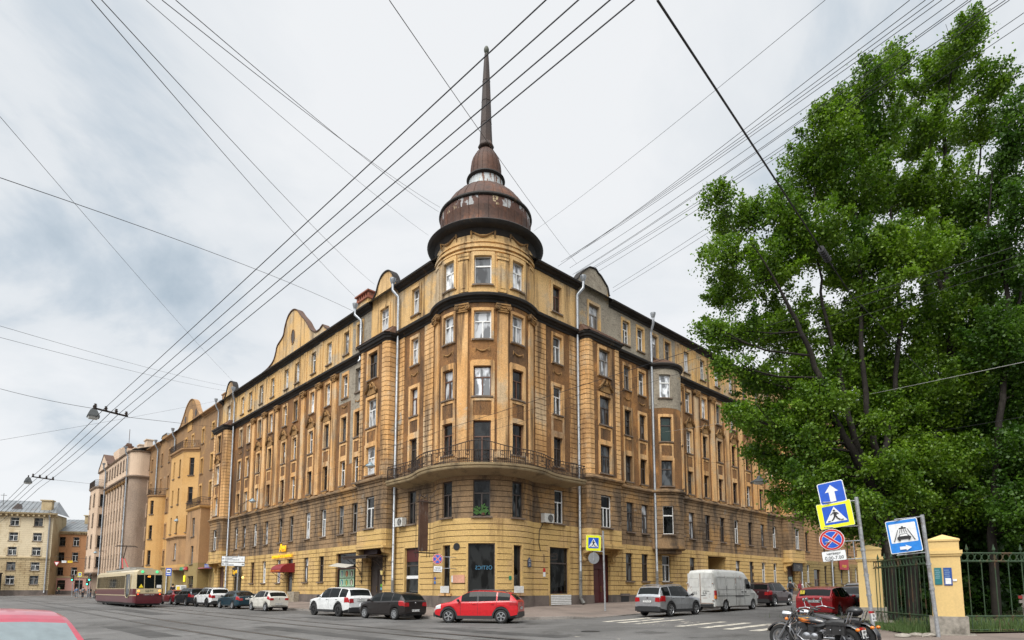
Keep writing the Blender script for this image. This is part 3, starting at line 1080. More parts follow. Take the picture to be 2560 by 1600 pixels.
 # ---------------- wings
 for side in ('L', 'R'):
  Pf = PL if side == 'L' else PR
  sgn = 1 if side == 'L' else -1
  U1 = 46.8 if side == 'L' else 47.6
  w = Path([Pf(1.70), Pf(U1)], sgn, 1.70)
  w.s = [1.70, U1]
  OCR = 8.72                                        # first oriel centre
  O2 = 44.3 if side == 'L' else 44.4
  r = []
  r.append((1.7, U1, -.4, Z_F1, .07, GR))
  r += courses(1.7, 6.7, Z_F1, 6.25, BA)
  r += courses(1.7, 6.7, 6.25, Z_BELT, MI_)
  r += courses(6.7, U1, Z_F1, Z_F2 + .12, BA, 1.15)
  r += courses(6.7, U1, Z_F2 + .12, Z_BELT, MI_, 1.15)
  r.append((1.7, U1, Z_BELT, Z_F3, 0, MI_))
  r.append((1.7, U1, Z_F3, Z_CORN, 0, RO))
  r.append((1.7, U1, Z_CORN, Z_F6, 0, CO))
  r.append((1.7, U1, Z_F6, 25.2, 0, PA))
  # quoins beside the strip
  for a, b in ((2.0, 3.10), (5.72, 6.75)):
   r += courses(a, b, Z_F3, Z_CORN - .05, OC, d=.07)
  # left wing: bare masonry patch next to the oriel ; right wing: grey patches on the top floor
  if side == 'L':
   r.append((10.8, 13.9, 12.2, 24.6, 0, GY)); r.append((13.9, 16.1, 17.7, 20.75, 0, GY)); r.append((10.8, 12.4, 10.2, 12.2, 0, GY))
  else:
   r.append((6.7, 12.2, Z_F6, 25.2, 0, GY)); r.append((12.2, 20.6, 21.4, 24.6, 0, GY))
  # strip windows
  s = 4.36
  add_window(r, H, w, s, 22.05, 24.1, .95, rng, 'T', PA, side, fm=M_FWHITE if side == 'L' else M_FBROWN, gm=G_NET if side == 'L' else G_DARK, wide=.22, proj=.09)
  add_window(r, H, w, s, 18.15, 20.2, .95, rng, 'T', OC, side, fm=M_FWHITE, gm=G_NET if side == 'L' else G_GREY)
  add_window(r, H, w, s, 14.3, 16.4, .95, rng, 'T', OC, side, fm=M_FBROWN if side == 'L' else M_FWHITE, gm=G_NET if side == 'L' else G_GREY, wide=.22)
  r.append((s - .68, s + .68, 12.85, 14.15, .06, OC)); r.append((s - .5, s + .5, 13.05, 13.95, .02, RO))
  add_window(r, H, w, s, 10.45, 12.6, .95, rng, 'T', OC, side, fm=M_FDARK, gm=G_DARK, wide=.22)
  add_window(r, H, w, s + .1, 6.35, 8.75, .98, rng, 'T', None, side, fm=M_FDARK if side == 'L' else M_FWHITE, gm=G_DARK)
  put(fest, 'festoon', root, w, s, 17.55, .0)
  # shop opening in the strip
  a, b = (3.5, 5.25) if side == 'L' else (3.45, 5.45)
  r.append((a - .16, b + .16, .5, 4.78, .0, BA))
  r.append((a, b, .92 if side == 'L' else 1.35, 4.64, None, 0))
  H.window(w, (a + b) / 2, .92 if side == 'L' else 1.35, 4.64, b - a, 'S', M_FDARK, G_DARK, d=-.22)
  # top-floor window over the oriel + its columns
  cols = [12.62, 14.95, 18.15, 21.3, 24.9, 27.45, 31.0, 34.1, 37.3, 39.75] if side == 'L' else [12.95, 15.05, 22.55, 25.5, 28.35, 31.3, 34.35, 37.3, 40.3]
  pil = [16.75, 19.75, 23.1, 29.3, 32.55, 35.75] if side == 'L' else [21.0, 24.0, 26.95, 29.85, 32.85, 35.85, 38.85]
  pedc = [18.15, 21.3, 24.9, 27.45, 31.0, 34.1] if side == 'L' else [22.55, 25.5, 28.35, 31.3, 34.35, 37.3]
  for oc in (OCR, O2):
   add_window(r, H, w, oc, 22.1, 24.1, 1.3, rng, 'W', PA, side, fm=M_FWHITE if side == 'L' else M_FGREY, gm=G_NET)
  extra6 = [17.2, 19.3] if side == 'R' else []
  for i, c in enumerate(cols):
   ww = .95
   add_window(r, H, w, c, 22.05, 24.1, ww, rng, 'T' if i % 3 else 'L', PA, side, wide=.15, proj=.05)
   add_window(r, H, w, c, 18.15, 20.2, ww, rng, 'T', OC if c not in (12.62,) else GY, side, wide=.15)
   add_window(r, H, w, c, 14.3, 16.45, ww, rng, 'T' if i % 2 else 'G', OC, side, wide=.19)
   r.append((c - .66, c + .66, 12.85, 14.12, .06, OC)); r.append((c - .48, c + .48, 13.02, 13.95, .02, RO))
   add_window(r, H, w, c, 10.45, 12.6, ww, rng, 'T' if i % 2 else 'G', OC, side, wide=.19)
   add_window(r, H, w, c + .1, 6.32, 8.75, ww, rng, 'T' if i % 3 else 'L', None, side)
   if c in pedc:
    put(ped, 'pediment', root, w, c, 16.72, .03)
   else:
    put(fest, 'festoon', root, w, c, 17.5, .0)
   # small apron under the third-storey sill
   ap_ = MB(); ap_.prism([(c - .5, 10.33), (c + .5, 10.33), (c + .42, 10.18), (c + .2, 10.12), (c, 10.0), (c - .2, 10.12), (c - .42, 10.18)], lambda x, z, dd: w.P(x, z, dd), .0, .10)
   wpart('apron', ap_, M_TRIM, root)
  for c in extra6:
   add_window(r, H, w, c, 22.05, 24.1, .95, rng, 'T', PA, side, wide=.15, proj=.05)
  # lesenes of the top floor
  for p_ in pil:
   r.append((p_ - .34, p_ + .34, 21.5, 24.6, .06, PA)); r.append((p_ - .16, p_ + .16, 21.8, 24.35, .02, PA))
  # ground floor openings
  def opening(a, b, z0, z1, style='plain', fm=M_FDARK, gm=G_DARK, d=-.22, trim=True):
   r.append((a, b, z0, z1, None, 0))
   H.window(w, (a + b) / 2, z0, z1, b - a, style, fm, gm, d=d)
  def gwin(c, ww=.95, fm=None, gm=None, style='T'):
   add_window(r, H, w, c, 2.35, 4.6, ww, rng, style, None, side, fm=fm, gm=gm)
  if side == 'L':
   opening(12.3, 15.7, .95, 4.70, 'S', M_FBROWN, G_DARK)
   gwin(18.4); gwin(21.45)
   r.append((24.3, 25.6, .75, 4.6, None, 0)); H.window(w, 24.95, 3.4, 4.6, 1.3, 'plain', M_FDARK, G_DARK)
   gwin(27.6, .95, M_FWHITE, G_GREY); gwin(31.3, .95, M_FWHITE, G_NET); gwin(34.5, .95, M_FBROWN, G_DARK)
   r.append((37.6, 40.2, .9, 4.5, None, 0)); H.window(w, 38.9, .95, 4.5, 2.6, 'W', M_FDARK, G_DARK)
  else:
   gwin(12.8); gwin(15.0); gwin(22.55, .95)
   gwin(18.2, 1.35, M_FWHITE, G_DARK)
   r.append((25.35, 28.9, -.3, 4.85, None, 0))
   for c in (31.4, 34.4, 37.3, 40.2): gwin(c, .95, M_FWHITE if c > 35 else None)
   for c, ww in ((12.8, .95), (15.0, .95), (22.55, .95), (31.4, .95), (34.4, .95), (37.3, .95), (40.2, .95)):
    for sg in (-1, 1):      # flat-arch keystones
     r.append((c + sg * .16 - .02, c + sg * .16 + .02, 4.62, 5.2, -.04, JO))
  # doorway under the oriels
  for oc in (OCR + .55, O2):
   r.append((oc - 1.05, oc + 1.05, .4, 4.35, None, 0))
  mb = relief(w, r, zmin=-.4, zmax=25.2)
  wall = wpart('wing_wall', mb, WMATS, root)

  # door leaves with handle
  for oc, mt in ((OCR + .55, M_FDARK if side == 'L' else simple('door_maroon', (.075, .012, .012), .55)), (O2, M_FBROWN)):
   dm = MB()
   q = lambda x, z, dd: w.P(x, z, dd)
   def slab(x0, x1, z0, z1, d0, d1):
    dm.prism([(x0, z0), (x1, z0), (x1, z1), (x0, z1)], q, d0, d1)
   slab(oc - 1.04, oc + 1.04, .45, 4.34, -.34, -.30)
   for sx in (-1, 1):
    for z0, z1 in ((.75, 1.5), (1.6, 2.6), (2.75, 3.15)):
     slab(oc + sx * .5 - .36, oc + sx * .5 + .36, z0, z1, -.30, -.275)
   slab(oc - .03, oc + .03, .5, 3.25, -.30, -.26); slab(oc - 1.04, oc + 1.04, 3.25, 3.42, -.30, -.22)
   dr = wpart('door', dm, mt, root)
   hm = MB(); hm.tube([w.P(oc + .12, 1.5, -.24), w.P(oc + .12, 1.95, -.24)], .022, 6)
   wpart('handle', hm, simple('brass', (.45, .30, .09), .35, .9), dr, True)
  if side == 'R':
   # carriage archway: side walls; ceiling, floor and end darkened by colour as shade
   m = MB()
   a, b = 25.35, 28.9
   for s_ in (a, b):
    m.quad(w.P(s_, -.4, -.2), w.P(s_, -.4, -9), w.P(s_, 4.85, -9), w.P(s_, 4.85, -.2))
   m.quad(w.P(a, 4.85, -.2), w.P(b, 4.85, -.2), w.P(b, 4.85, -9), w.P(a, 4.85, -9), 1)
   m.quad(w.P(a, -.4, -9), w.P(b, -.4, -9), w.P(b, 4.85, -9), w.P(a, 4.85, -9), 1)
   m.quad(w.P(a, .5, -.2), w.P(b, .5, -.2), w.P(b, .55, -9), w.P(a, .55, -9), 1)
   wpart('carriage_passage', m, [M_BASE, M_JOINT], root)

  # cornices of the wing, broken at the oriels
  segs = [(1.7, OCR - 2.1), (OCR + 2.1, O2 - 2.1), (O2 + 2.1, U1)]
  if side == 'R': segs = [(1.7, OCR - 2.1), (OCR + 2.1, 16.2), (19.9, O2 - 2.1), (O2 + 2.1, U1)]
  for a, b in segs: wpart('cornice', sweep(w, a, b, CORN_PROF), M_CORN, root)
  for a, b in ((1.95, OCR - 1.95), (OCR + 1.95, O2 - 1.95), (O2 + 1.95, U1)): wpart('eave', sweep(w, a, b, EAVE_PROF), M_CORN, root)
  for a, b in ([(OCR + 2.05, O2 - 2.05)] if side == 'L' else [(OCR + 2.05, 16.2), (19.9, O2 - 2.05)]): wpart('belt_course', sweep(w, a, b, BELT_PROF), M_MID, root)
  # pilasters with ionic capitals
  for i, c in enumerate(pil):
   p = MB(); sweep(w, c - .36, c + .36, [(-.02, Z_F3), (.14, Z_F3), (.14, 20.05), (-.02, 20.05)], 0, p)
   wpart('pilaster', p, M_OCHRE, root)
   put(cap, 'capital', root, w, c, 20.05, .06)
  # roof sheet behind the eave
  m = MB()
  m.quad(w.P(1.0, 25.12, .45), w.P(U1, 25.12, .45), w.P(U1, 27.9, -6.5), w.P(1.0, 27.9, -6.5))
  m.quad(w.P(1.0, 27.9, -6.5), w.P(U1, 27.9, -6.5), w.P(U1, 25.0, -13), w.P(1.0, 25.0, -13))
  m.quad(w.P(1.0, 25.0, -13), w.P(U1, 25.0, -13), w.P(U1, -.5, -13), w.P(1.0, -.5, -13))
  m.quad(w.P(U1, -.5, .0), w.P(U1, -.5, -13), w.P(U1, 25.1, -13), w.P(U1, 25.1, 0))
  m.add([w.P(U1, 25.1, .0), w.P(U1, 25.1, -13), w.P(U1, 27.9, -6.5)], [(0, 1, 2)])
  wpart('roof', m, [M_ROOF], root)

  # oriels
  for oc in (OCR, O2):
   near = oc == OCR
   a, b = oc - 2.05, oc + 2.05
   D = .95
   o = Path([Pf(a, -.1), Pf(a, D - .22), Pf(a + .22, D), Pf(b - .22, D), Pf(b, D - .22), Pf(b, -.1)], sgn)
   L0, L1 = o.s[2], o.s[3]
   mid = (L0 + L1) / 2
   rr = []
   top = 20.75
   rr.append((o.s[0], o.s[-1], 4.9, Z_F3, 0, MI_))
   rr += courses(o.s[0], o.s[-1], 6.15, Z_BELT, MI_)
   rr.append((o.s[0], o.s[-1], 4.9, 6.15, .0, BA)); rr.append((o.s[0], o.s[-1], 5.32, 5.36, -.03, JO)); rr.append((o.s[0], o.s[-1], 5.74, 5.78, -.03, JO))
   rr.append((o.s[0], o.s[-1], 4.9, 5.05, .10, BA))
   rr.append((o.s[0], o.s[-1], Z_F3, top, 0, RO))
   for q0, q1 in ((o.s[0], L0 + .48), (L1 - .48, o.s[-1])):
    rr += courses(q0, q1, Z_F3, top, OC, d=.05)
   add_window(rr, H, o, mid, 18.0, 20.15, 1.36, rng, 'W', OC, side, fm=M_FDARK if side == 'L' else M_FGREY, gm=G_DARK if side == 'L' else G_NET, wide=.2)
   add_window(rr, H, o, mid, 14.15, 16.4, 1.36, rng, 'W', OC, side, fm=M_FWHITE if side == 'L' else M_FDARK, gm=G_NET if side == 'L' else G_GREY, wide=.2)
   rr.append((mid - .82, mid + .82, 12.8, 14.0, .05, OC)); rr.append((mid - .62, mid + .62, 12.98, 13.85, .02, RO))
   add_window(rr, H, o, mid, 10.4, 12.6, 1.36, rng, 'W', OC, side, fm=M_FWHITE if side == 'L' else M_FDARK, gm=G_NET if side == 'L' else G_GREY, wide=.2)
   add_window(rr, H, o, mid, 6.3, 8.7, 1.3, rng, 'T' if side == 'L' else 'W', None, side, fm=M_FWHITE, gm=G_DARK)
   mb = relief(o, rr, zmin=4.9, zmax=top)
   ow = wpart('oriel', mb, WMATS, root)
   m = MB(); sweep(o, o.s[0], o.s[-1], BELT_PROF, 0, m); wpart('belt_course', m, M_MID, ow)
   pm = link('pediment', ped, root); q = o.at(mid, .03); pm.location = Vector((q.x, q.y, 16.72)) - Vector(root.location); pm.rotation_euler = (0, 0, rz_of(o.normal(mid)))
   # under-slab and brackets
   m = MB(); m.prism([(a - .1, -.15), (b + .1, -.15), (b + .1, D + .08), (a - .1, D + .08)], lambda x, dd, z: w.P(x, z, dd), 4.74, 4.897)
   wpart('oriel_base', m, M_BASE, ow)
   for bx in (a + .25, b - .25):
    m = MB()
    prof = scurve([(.02, 3.75), (.16, 3.70), (.26, 3.85), (.20, 4.1), (.34, 4.32), (.68, 4.38), (.82, 4.5), (.82, 4.73), (.0, 4.73)], 4)
    m.prism(prof, lambda dd, z, x: w.P(bx + x, z, dd), -.19, .19)
    wpart('bracket', m, M_BASE, ow)
   # cornice and brown sheet-metal hood
   m = MB(); sweep(o, o.s[0], o.s[-1], [(-.02, 20.55), (.08, 20.55), (.10, 20.66), (.22, 20.72), (.26, 20.90), (.34, 20.93), (.36, 21.05), (.30, 21.10), (-.3, 21.12)], 0, m)
   wpart('oriel_cornice', m, M_CORN, ow)
   m = MB()
   bt = [w.P(a - .36, 21.08, 0), w.P(a - .36, 21.08, D + .1), w.P(a - .1, 21.08, D + .36), w.P(b + .1, 21.08, D + .36), w.P(b + .36, 21.08, D + .1), w.P(b + .36, 21.08, 0)]
   tp = [w.P(a + .1, 21.85, 0.01), w.P(a + .1, 21.85, .32), w.P(a + .2, 21.85, .42), w.P(b - .2, 21.85, .42), w.P(b - .1, 21.85, .32), w.P(b - .1, 21.85, .01)]
   m.add(bt + tp, [(i, i + 1, 7 + i, 6 + i) for i in range(5)] + [(6, 7, 8, 9, 10, 11)])
   for k in range(9):
    f = k / 8
    p0 = Vector(bt[2]).lerp(Vector(bt[3]), f); p1 = Vector(tp[2]).lerp(Vector(tp[3]), f)
    m.tube([p0 + Vector((0, 0, .02)), p1 + Vector((0, 0, .02))], .02, 4)
   wpart('oriel_hood', m, M_HOOD, ow)
   # small curved gable above
   g = [(oc - 2.0, 24.9), (oc - 2.0, 25.45), (oc - 1.75, 25.5)] + scurve([(oc - 1.7, 25.55), (oc - 1.35, 25.85), (oc - 1.05, 26.45), (oc - .6, 26.95), (oc, 27.1), (oc + .6, 26.95), (oc + 1.05, 26.45), (oc + 1.35, 25.85), (oc + 1.7, 25.55)], 4) + [(oc + 1.75, 25.5), (oc + 2.0, 25.45), (oc + 2.0, 24.9)]
   if side == 'R' and near:
    g = [(oc - 2.0, 24.9), (oc - 2.0, 25.5), (oc - 1.5, 26.2), (oc - 1.3, 26.4), (oc - .5, 27.05), (oc + .25, 27.2), (oc + .55, 26.95), (oc + .9, 26.85), (oc + 1.75, 26.2), (oc + 1.9, 25.6), (oc + 2.0, 25.5), (oc + 2.0, 24.9)]
   gable(g, w, root, mat=M_PALE if side == 'L' else M_GREY)

  if side == 'L':
   base = 24.95
   g = [(34.6, base), (34.6, 25.35)] + scurve([(34.2, 25.4), (32.4, 25.55), (31.0, 26.0), (30.4, 26.8), (30.1, 27.4), (28.7, 28.0), (28.3, 28.9), (27.6, 29.8), (26.6, 30.1), (25.6, 29.8), (24.6, 28.9), (23.4, 27.9), (22.4, 26.8), (21.2, 26.05), (20.2, 26.0)], 4)
   g += [(19.6, 26.25), (19.1, 25.8), (18.6, 25.5), (18.2, base)]
   gable(g, w, root, coping=M_HOOD, oval=(26.3, 27.2, .38, .72))
   # brick chimney behind the eave
   m = MB()
   ang = rz_of(nL)
   M = Matrix.Translation(w.P(15.6, 26.2, -2.2)) @ Matrix.Rotation(ang, 4, 'Z')
   m.box((0, 0, .2), (2.2, 1.0, 2.6), 1, M); m.box((0, 0, 1.55), (2.5, 1.3, .16), 0, M)
   for k in range(6): m.box((-.95 + k * .38, 0, 1.9), (.2, .9, .55), 0, M)
   m.box((0, 0, 2.22), (2.4, 1.2, .12), 0, M)
   wpart('chimney', m, [M_BRICK, M_PALE], root)
  else:
   m = MB()
   M = Matrix.Translation(w.P(2.3, 27.2, -2.2)) @ Matrix.Rotation(rz_of(nR), 4, 'Z')
   m.box((0, 0, 0), (1.0, .9, 3.0), 0, M); m.box((0, 0, 1.5), (1.5, 1.3, .14), 1, M); m.box((0, 0, 1.75), (.9, .7, .4), 2, M); m.box((0, 0, 2.0), (1.2, .9, .08), 1, M)
   wpart('chimney', m, [M_BRICK, M_CORN, M_ROOF], root)
   # round bay, storeys two to five
   C = Pf(18.05, -.35)
   rb = 1.95
   n = 16
   base_a = atan2(nR.x, -nR.y)
   h = radians(88)
   pts = [C + rb * Vector((sin(base_a + t), -cos(base_a + t))) for t in [-h + 2 * h * k / n for k in range(n + 1)]]
   bay = Path(pts, -1)
   tot = bay.s[-1]
   ss = lambda deg: tot / 2 + rb * radians(deg)
   rr = [(0, tot, 5.1, Z_F3, 0, MI_)]
   rr += courses(0, tot, 5.6, Z_BELT, MI_)
   rr.append((0, tot, 5.1, 5.3, .10, MI_)); rr.append((0, tot, Z_F3, 20.9, 0, RO)); rr.append((0, tot, 17.2, 20.9, 0.01, GY))
   for deg in (-38, 38):
    for z0, z1 in ((18.1, 20.15), (14.25, 16.4), (10.4, 12.6)):
     add_window(rr, H, bay, ss(deg), z0, z1, 1.0, rng, 'S', OC if z0 < 17 else GY, 'R', fm=M_FWHITE if z0 > 17 else M_FDARK, gm=(G_BRIGHT if deg < 0 else G_NET) if z0 > 17 else (G_GREEN if z0 > 13 and deg < 0 else G_GREY))
    rr.append((ss(deg) - .62, ss(deg) + .62, 12.85, 14.05, .05, OC)); rr.append((ss(deg) - .45, ss(deg) + .45, 13.0, 13.9, .02, RO))
    add_window(rr, H, bay, ss(deg), 6.3, 8.7, .95, rng, 'S', None, 'R', fm=M_FWHITE, gm=G_DARK)
   mb = relief(bay, rr, zmin=5.1, zmax=20.9)
   bw = wpart('round_bay', mb, WMATS, root)
   m = MB(); sweep(bay, 0, tot, BELT_PROF, 0, m); wpart('belt_course', m, M_MID, bw)
   m = MB(); sweep(bay, 0, tot, [(-.02, 20.7), (.10, 20.72), (.12, 20.85), (.26, 20.92), (.32, 21.05), (.30, 21.15), (-.1, 21.18)], 0, m); wpart('bay_cornice', m, M_CORN, bw)
   m = MB(); sweep(bay, 0, tot, [(.30, 21.14), (-.6, 21.75), (-1.3, 21.95)], 0, m, ends=False); wpart('bay_hood', m, M_HOOD, bw)
   m = MB()
   m.prism([(p.x, p.y) for p in pts], lambda x, y, z: (x, y, z), 5.02, 5.097); m.prism([(C.x + (p.x - C.x) * .86, C.y + (p.y - C.y) * .86) for p in pts], lambda x, y, z: (x, y, z), 4.72, 5.0)
   wpart('bay_base', m, M_MID, bw)
  # rainwater pipes
  if side == 'L':
   downpipe(root, w, 6.42, .55, 25.2, .22, .115, split=2.35, kick=.35)
   downpipe(root, w, 41.85, .7, 25.2, .22, .115, split=None, kick=-.3)
   downpipe(root, w, 12.05, 20.2, 25.2, .25, .11, kick=.5)
  else:
   downpipe(root, w, 6.45, .55, 25.2, .22, .115, split=3.0, kick=.35)
   downpipe(root, w, 16.15, .75, 25.2, .35, .115, split=3.2, kick=-.1)
   downpipe(root, w, 46.9, .9, 25.2, .22, .11)

 # green houseplant standing in the centre window of the second storey
 pr = random.Random(2)
 hp = thing('houseplant', (T.x, T.y - RR + .14, 6.42), 0, 'green leafy houseplant in the centre window of the second storey of the tower', 'houseplant')
 m = MB()
 for k in range(90):
  x = pr.uniform(-.44, .44); z = pr.uniform(.02, .25 + .55 * pr.random() * (1 - abs(x - .12)))
  a = pr.uniform(0, 6.28); l_ = pr.uniform(.10, .2)
  dx, dz = cos(a) * l_, abs(sin(a)) * l_
  m.add([(x, -.02, z), (x + dx * .5 - dz * .3, -.04, z + dz * .5 + dx * .3), (x + dx, -.05, z + dz), (x + dx * .5 + dz * .3, -.03, z + dz * .5 - dx * .3)], [(0, 1, 2, 3)])
 lpart('foliage', m, simple('houseplant_green', (.05, .13, .025), .5), hp)
 m = MB(); m.lathe([(.10, 0), (.13, .16), (.12, .16)], 12, 0, (.1, .0, 0)); lpart('pot', m, M_FBROWN, hp)
 hp.location = (T.x, T.y - RR + .10, 6.42)
 # ---------------- balcony
 line = []
 for u in (6.35, 5.2, 4.2, 3.4): line.append(PL(u, .98))
 a0 = radians(72)
 for k in range(25):
  a = -a0 + 2 * a0 * k / 24
  line.append(T + 4.85 * Vector((sin(a), -cos(a))))
 for u in (3.4, 4.2, 5.2, 6.35): line.append(PR(u, .98))
 for _ in range(2):
  out = [line[0]]
  for a, b in zip(line, line[1:]): out += [a.lerp(b, .25), a.lerp(b, .75)]
  line = out + [line[-1]]
 pts = [line[0]]
 for p in line[1:]:
  if (p - pts[-1]).length > .22: pts.append(p)
 bp_ = Path(pts, -1)
 tot = bp_.s[-1]
 m = MB()
 inner = []
 for p in pts:
  v = (T + Vector((0, 1.0)) - p)
  inner.append(p + v.normalized() * 1.7)
 prof = [(-.10, 9.22), (-.02, 9.26), (.02, 9.34), (.0, 9.42), (.08, 9.46), (.10, 9.60), (.0, 9.62)]
 sweep(bp_, 0, tot, prof, 0, m)
 for k in range(len(pts) - 1):
  a, b = pts[k], pts[k + 1]; c, d_ = inner[k + 1], inner[k]
  m.quad((a.x, a.y, 9.6), (b.x, b.y, 9.6), (c.x, c.y, 9.6), (d_.x, d_.y, 9.6))
  a2, b2 = bp_.at(bp_.s[k], -.1), bp_.at(bp_.s[k + 1], -.1)
  m.quad((a2.x, a2.y, 9.225), (b2.x, b2.y, 9.225), (c.x, c.y, 8.95), (d_.x, d_.y, 8.95))
 bal = wpart('balcony', m, weathered('balcony_slab', (.30, .225, .13), (.36, .27, .15), [((.08, .06, .04), .8, .5, .50, .66, .7)], scale=.6, bump=.2), root)
 # iron railing
 m = MB()
 def rail_h(s):
  x = (s - tot / 2) / tot
  return 1.0 + .42 * math.exp(-(x / .075) ** 2)
 N = int(tot / .14)
 tops = []
 for k in range(N + 1):
  s = tot * k / N
  tops.append(bp_.P(s, 9.62 + rail_h(s), -.06))
 m.tube(tops, .032, 5)
 m.tube([bp_.P(tot * k / N, 9.72, -.06) for k in range(N + 1)], .022, 4)
 m.tube([bp_.P(tot * k / N, 9.62 + .80, -.06) for k in range(N + 1)], .02, 4)
 for k in range(N + 1):
  s = tot * k / N
  m.tube([bp_.P(s, 9.62, -.06), bp_.P(s, 9.62 + (rail_h(s) if k % 2 else .80), -.06)], .017 if k % 8 else .034, 4)
  if k % 8 == 4:
   for zc, rr_ in ((.30, .16), (.58, .13)):
    m.tube([bp_.P(s + rr_ * cos(t * pi / 5), 9.68 + zc + rr_ * sin(t * pi / 5), -.06) for t in range(10)], .018, 4, closed=True)
  if k % 8 in (1, 2, 6, 7):
   m.tube([bp_.P(s - .07, 9.9, -.06), bp_.P(s, 10.02, -.06), bp_.P(s + .07, 9.9, -.06)], .012, 4)
 wpart('railing', m, M_IRON, bal)
 for k in (0, 1):
  m = MB()
  s = (0.02, tot - .02)[k]
  for j in range(7):
   p = Vector(bp_.P(s, 0, -.06)); v = (nL if k == 0 else nR) * -1
   q = p + Vector((v.x, v.y, 0)) * (.95 * j / 6)
   m.tube([(q.x, q.y, 9.62), (q.x, q.y, 10.62)], .014, 4)
  q = p + Vector((v.x, v.y, 0)) * .95
  m.tube([(p.x, p.y, 10.62), (q.x, q.y, 10.62)], .022, 4)
  wpart('railing', m, M_IRON, bal)
 H.finish()
 return root

HOUSE = build_house()

# ------------------------------------------------------------------ neighbouring houses
M_NBR = weathered('roughcast_umber', (.23, .135, .068), (.30, .175, .08), [((.42, .235, .08), .15, .2, .55, .60, .8), ((.11, .075, .045), .7, .15, .52, .68, .7), ((.36, .33, .27), .5, .5, .66, .69, .8)], scale=.3, bump=.5, bscale=15)
M_NBR_OC = weathered('plaster_orange', (.56, .34, .135), (.50, .28, .095), [((.34, .19, .07), .6, .10, .58, .72, .6), ((.22, .10, .06), .25, .25, .66, .70, .6)], scale=.3, bump=.2)
M_OLIVE = weathered('plaster_olive', (.30, .22, .09), (.26, .19, .075), [((.15, .085, .045), .5, .3, .55, .64, .7)], scale=.3, bump=.2)
M_PINK = weathered('plaster_pink', (.56, .42, .30), (.60, .45, .33), [((.36, .25, .17), .6, .12, .55, .72, .6)], scale=.3, bump=.2)
M_PINKD = weathered('plaster_pink_grey', (.25, .19, .145), (.31, .23, .17), [((.20, .14, .10), .7, .15, .5, .66, .7)], scale=.3, bump=.5, bscale=14)
M_STONE = weathered('stone_cream', (.58, .49, .34), (.63, .54, .38), [((.36, .26, .13), .7, .4, .52, .64, .6)], scale=.6, bump=.2)
M_STONED = weathered('stone_cream_lower', (.42, .33, .19), (.48, .38, .23), [((.24, .16, .08), .7, .4, .5, .64, .6)], scale=.6, bump=.2)
M_TERRA = weathered('plaster_terracotta', (.40, .20, .095), (.45, .23, .11), [((.30, .14, .06), .7, .3, .55, .66, .6)], scale=.5, bump=.2)
M_ROSE = simple('plaster_rose', (.55, .30, .24), .8)
M_BROWN2 = weathered('plaster_brown', (.34, .20, .10), (.40, .235, .11), [((.16, .10, .055), .6, .2, .52, .66, .7)], scale=.4, bump=.3)

def wall_rows(rects, H, path, cols, rows, w, rng, mat, style='T', fm=None, gm=None, proj=.06, wide=.15, side='L'):
 for c in cols:
  for (z0, z1) in rows:
   add_window(rects, H, path, c, z0, z1, w, rng, style, mat, side, fm=fm, gm=gm, wide=wide, proj=proj)

def iron_rail(mb, pts, z, h=1.0, step=.16):
 for a, b in zip(pts, pts[1:]):
  a, b = Vector(a), Vector(b)
  n = max(1, int((b - a).length / step))
  for k in range(n + 1):
   p = a.lerp(b, k / n)
   mb.tube([(p.x, p.y, z), (p.x, p.y, z + h)], .016, 4)
   if k < n and k % 2 == 0:
    q = a.lerp(b, (k + 1) / n)
    c = (p + q) / 2
    mb.tube([(p.x, p.y, z + .35), (c.x, c.y, z + .6), (q.x, q.y, z + .35)], .014, 4)
  for zz in (.08, .75, h):
   mb.tube([(a.x, a.y, z + zz), (b.x, b.y, z + zz)], .024, 4)

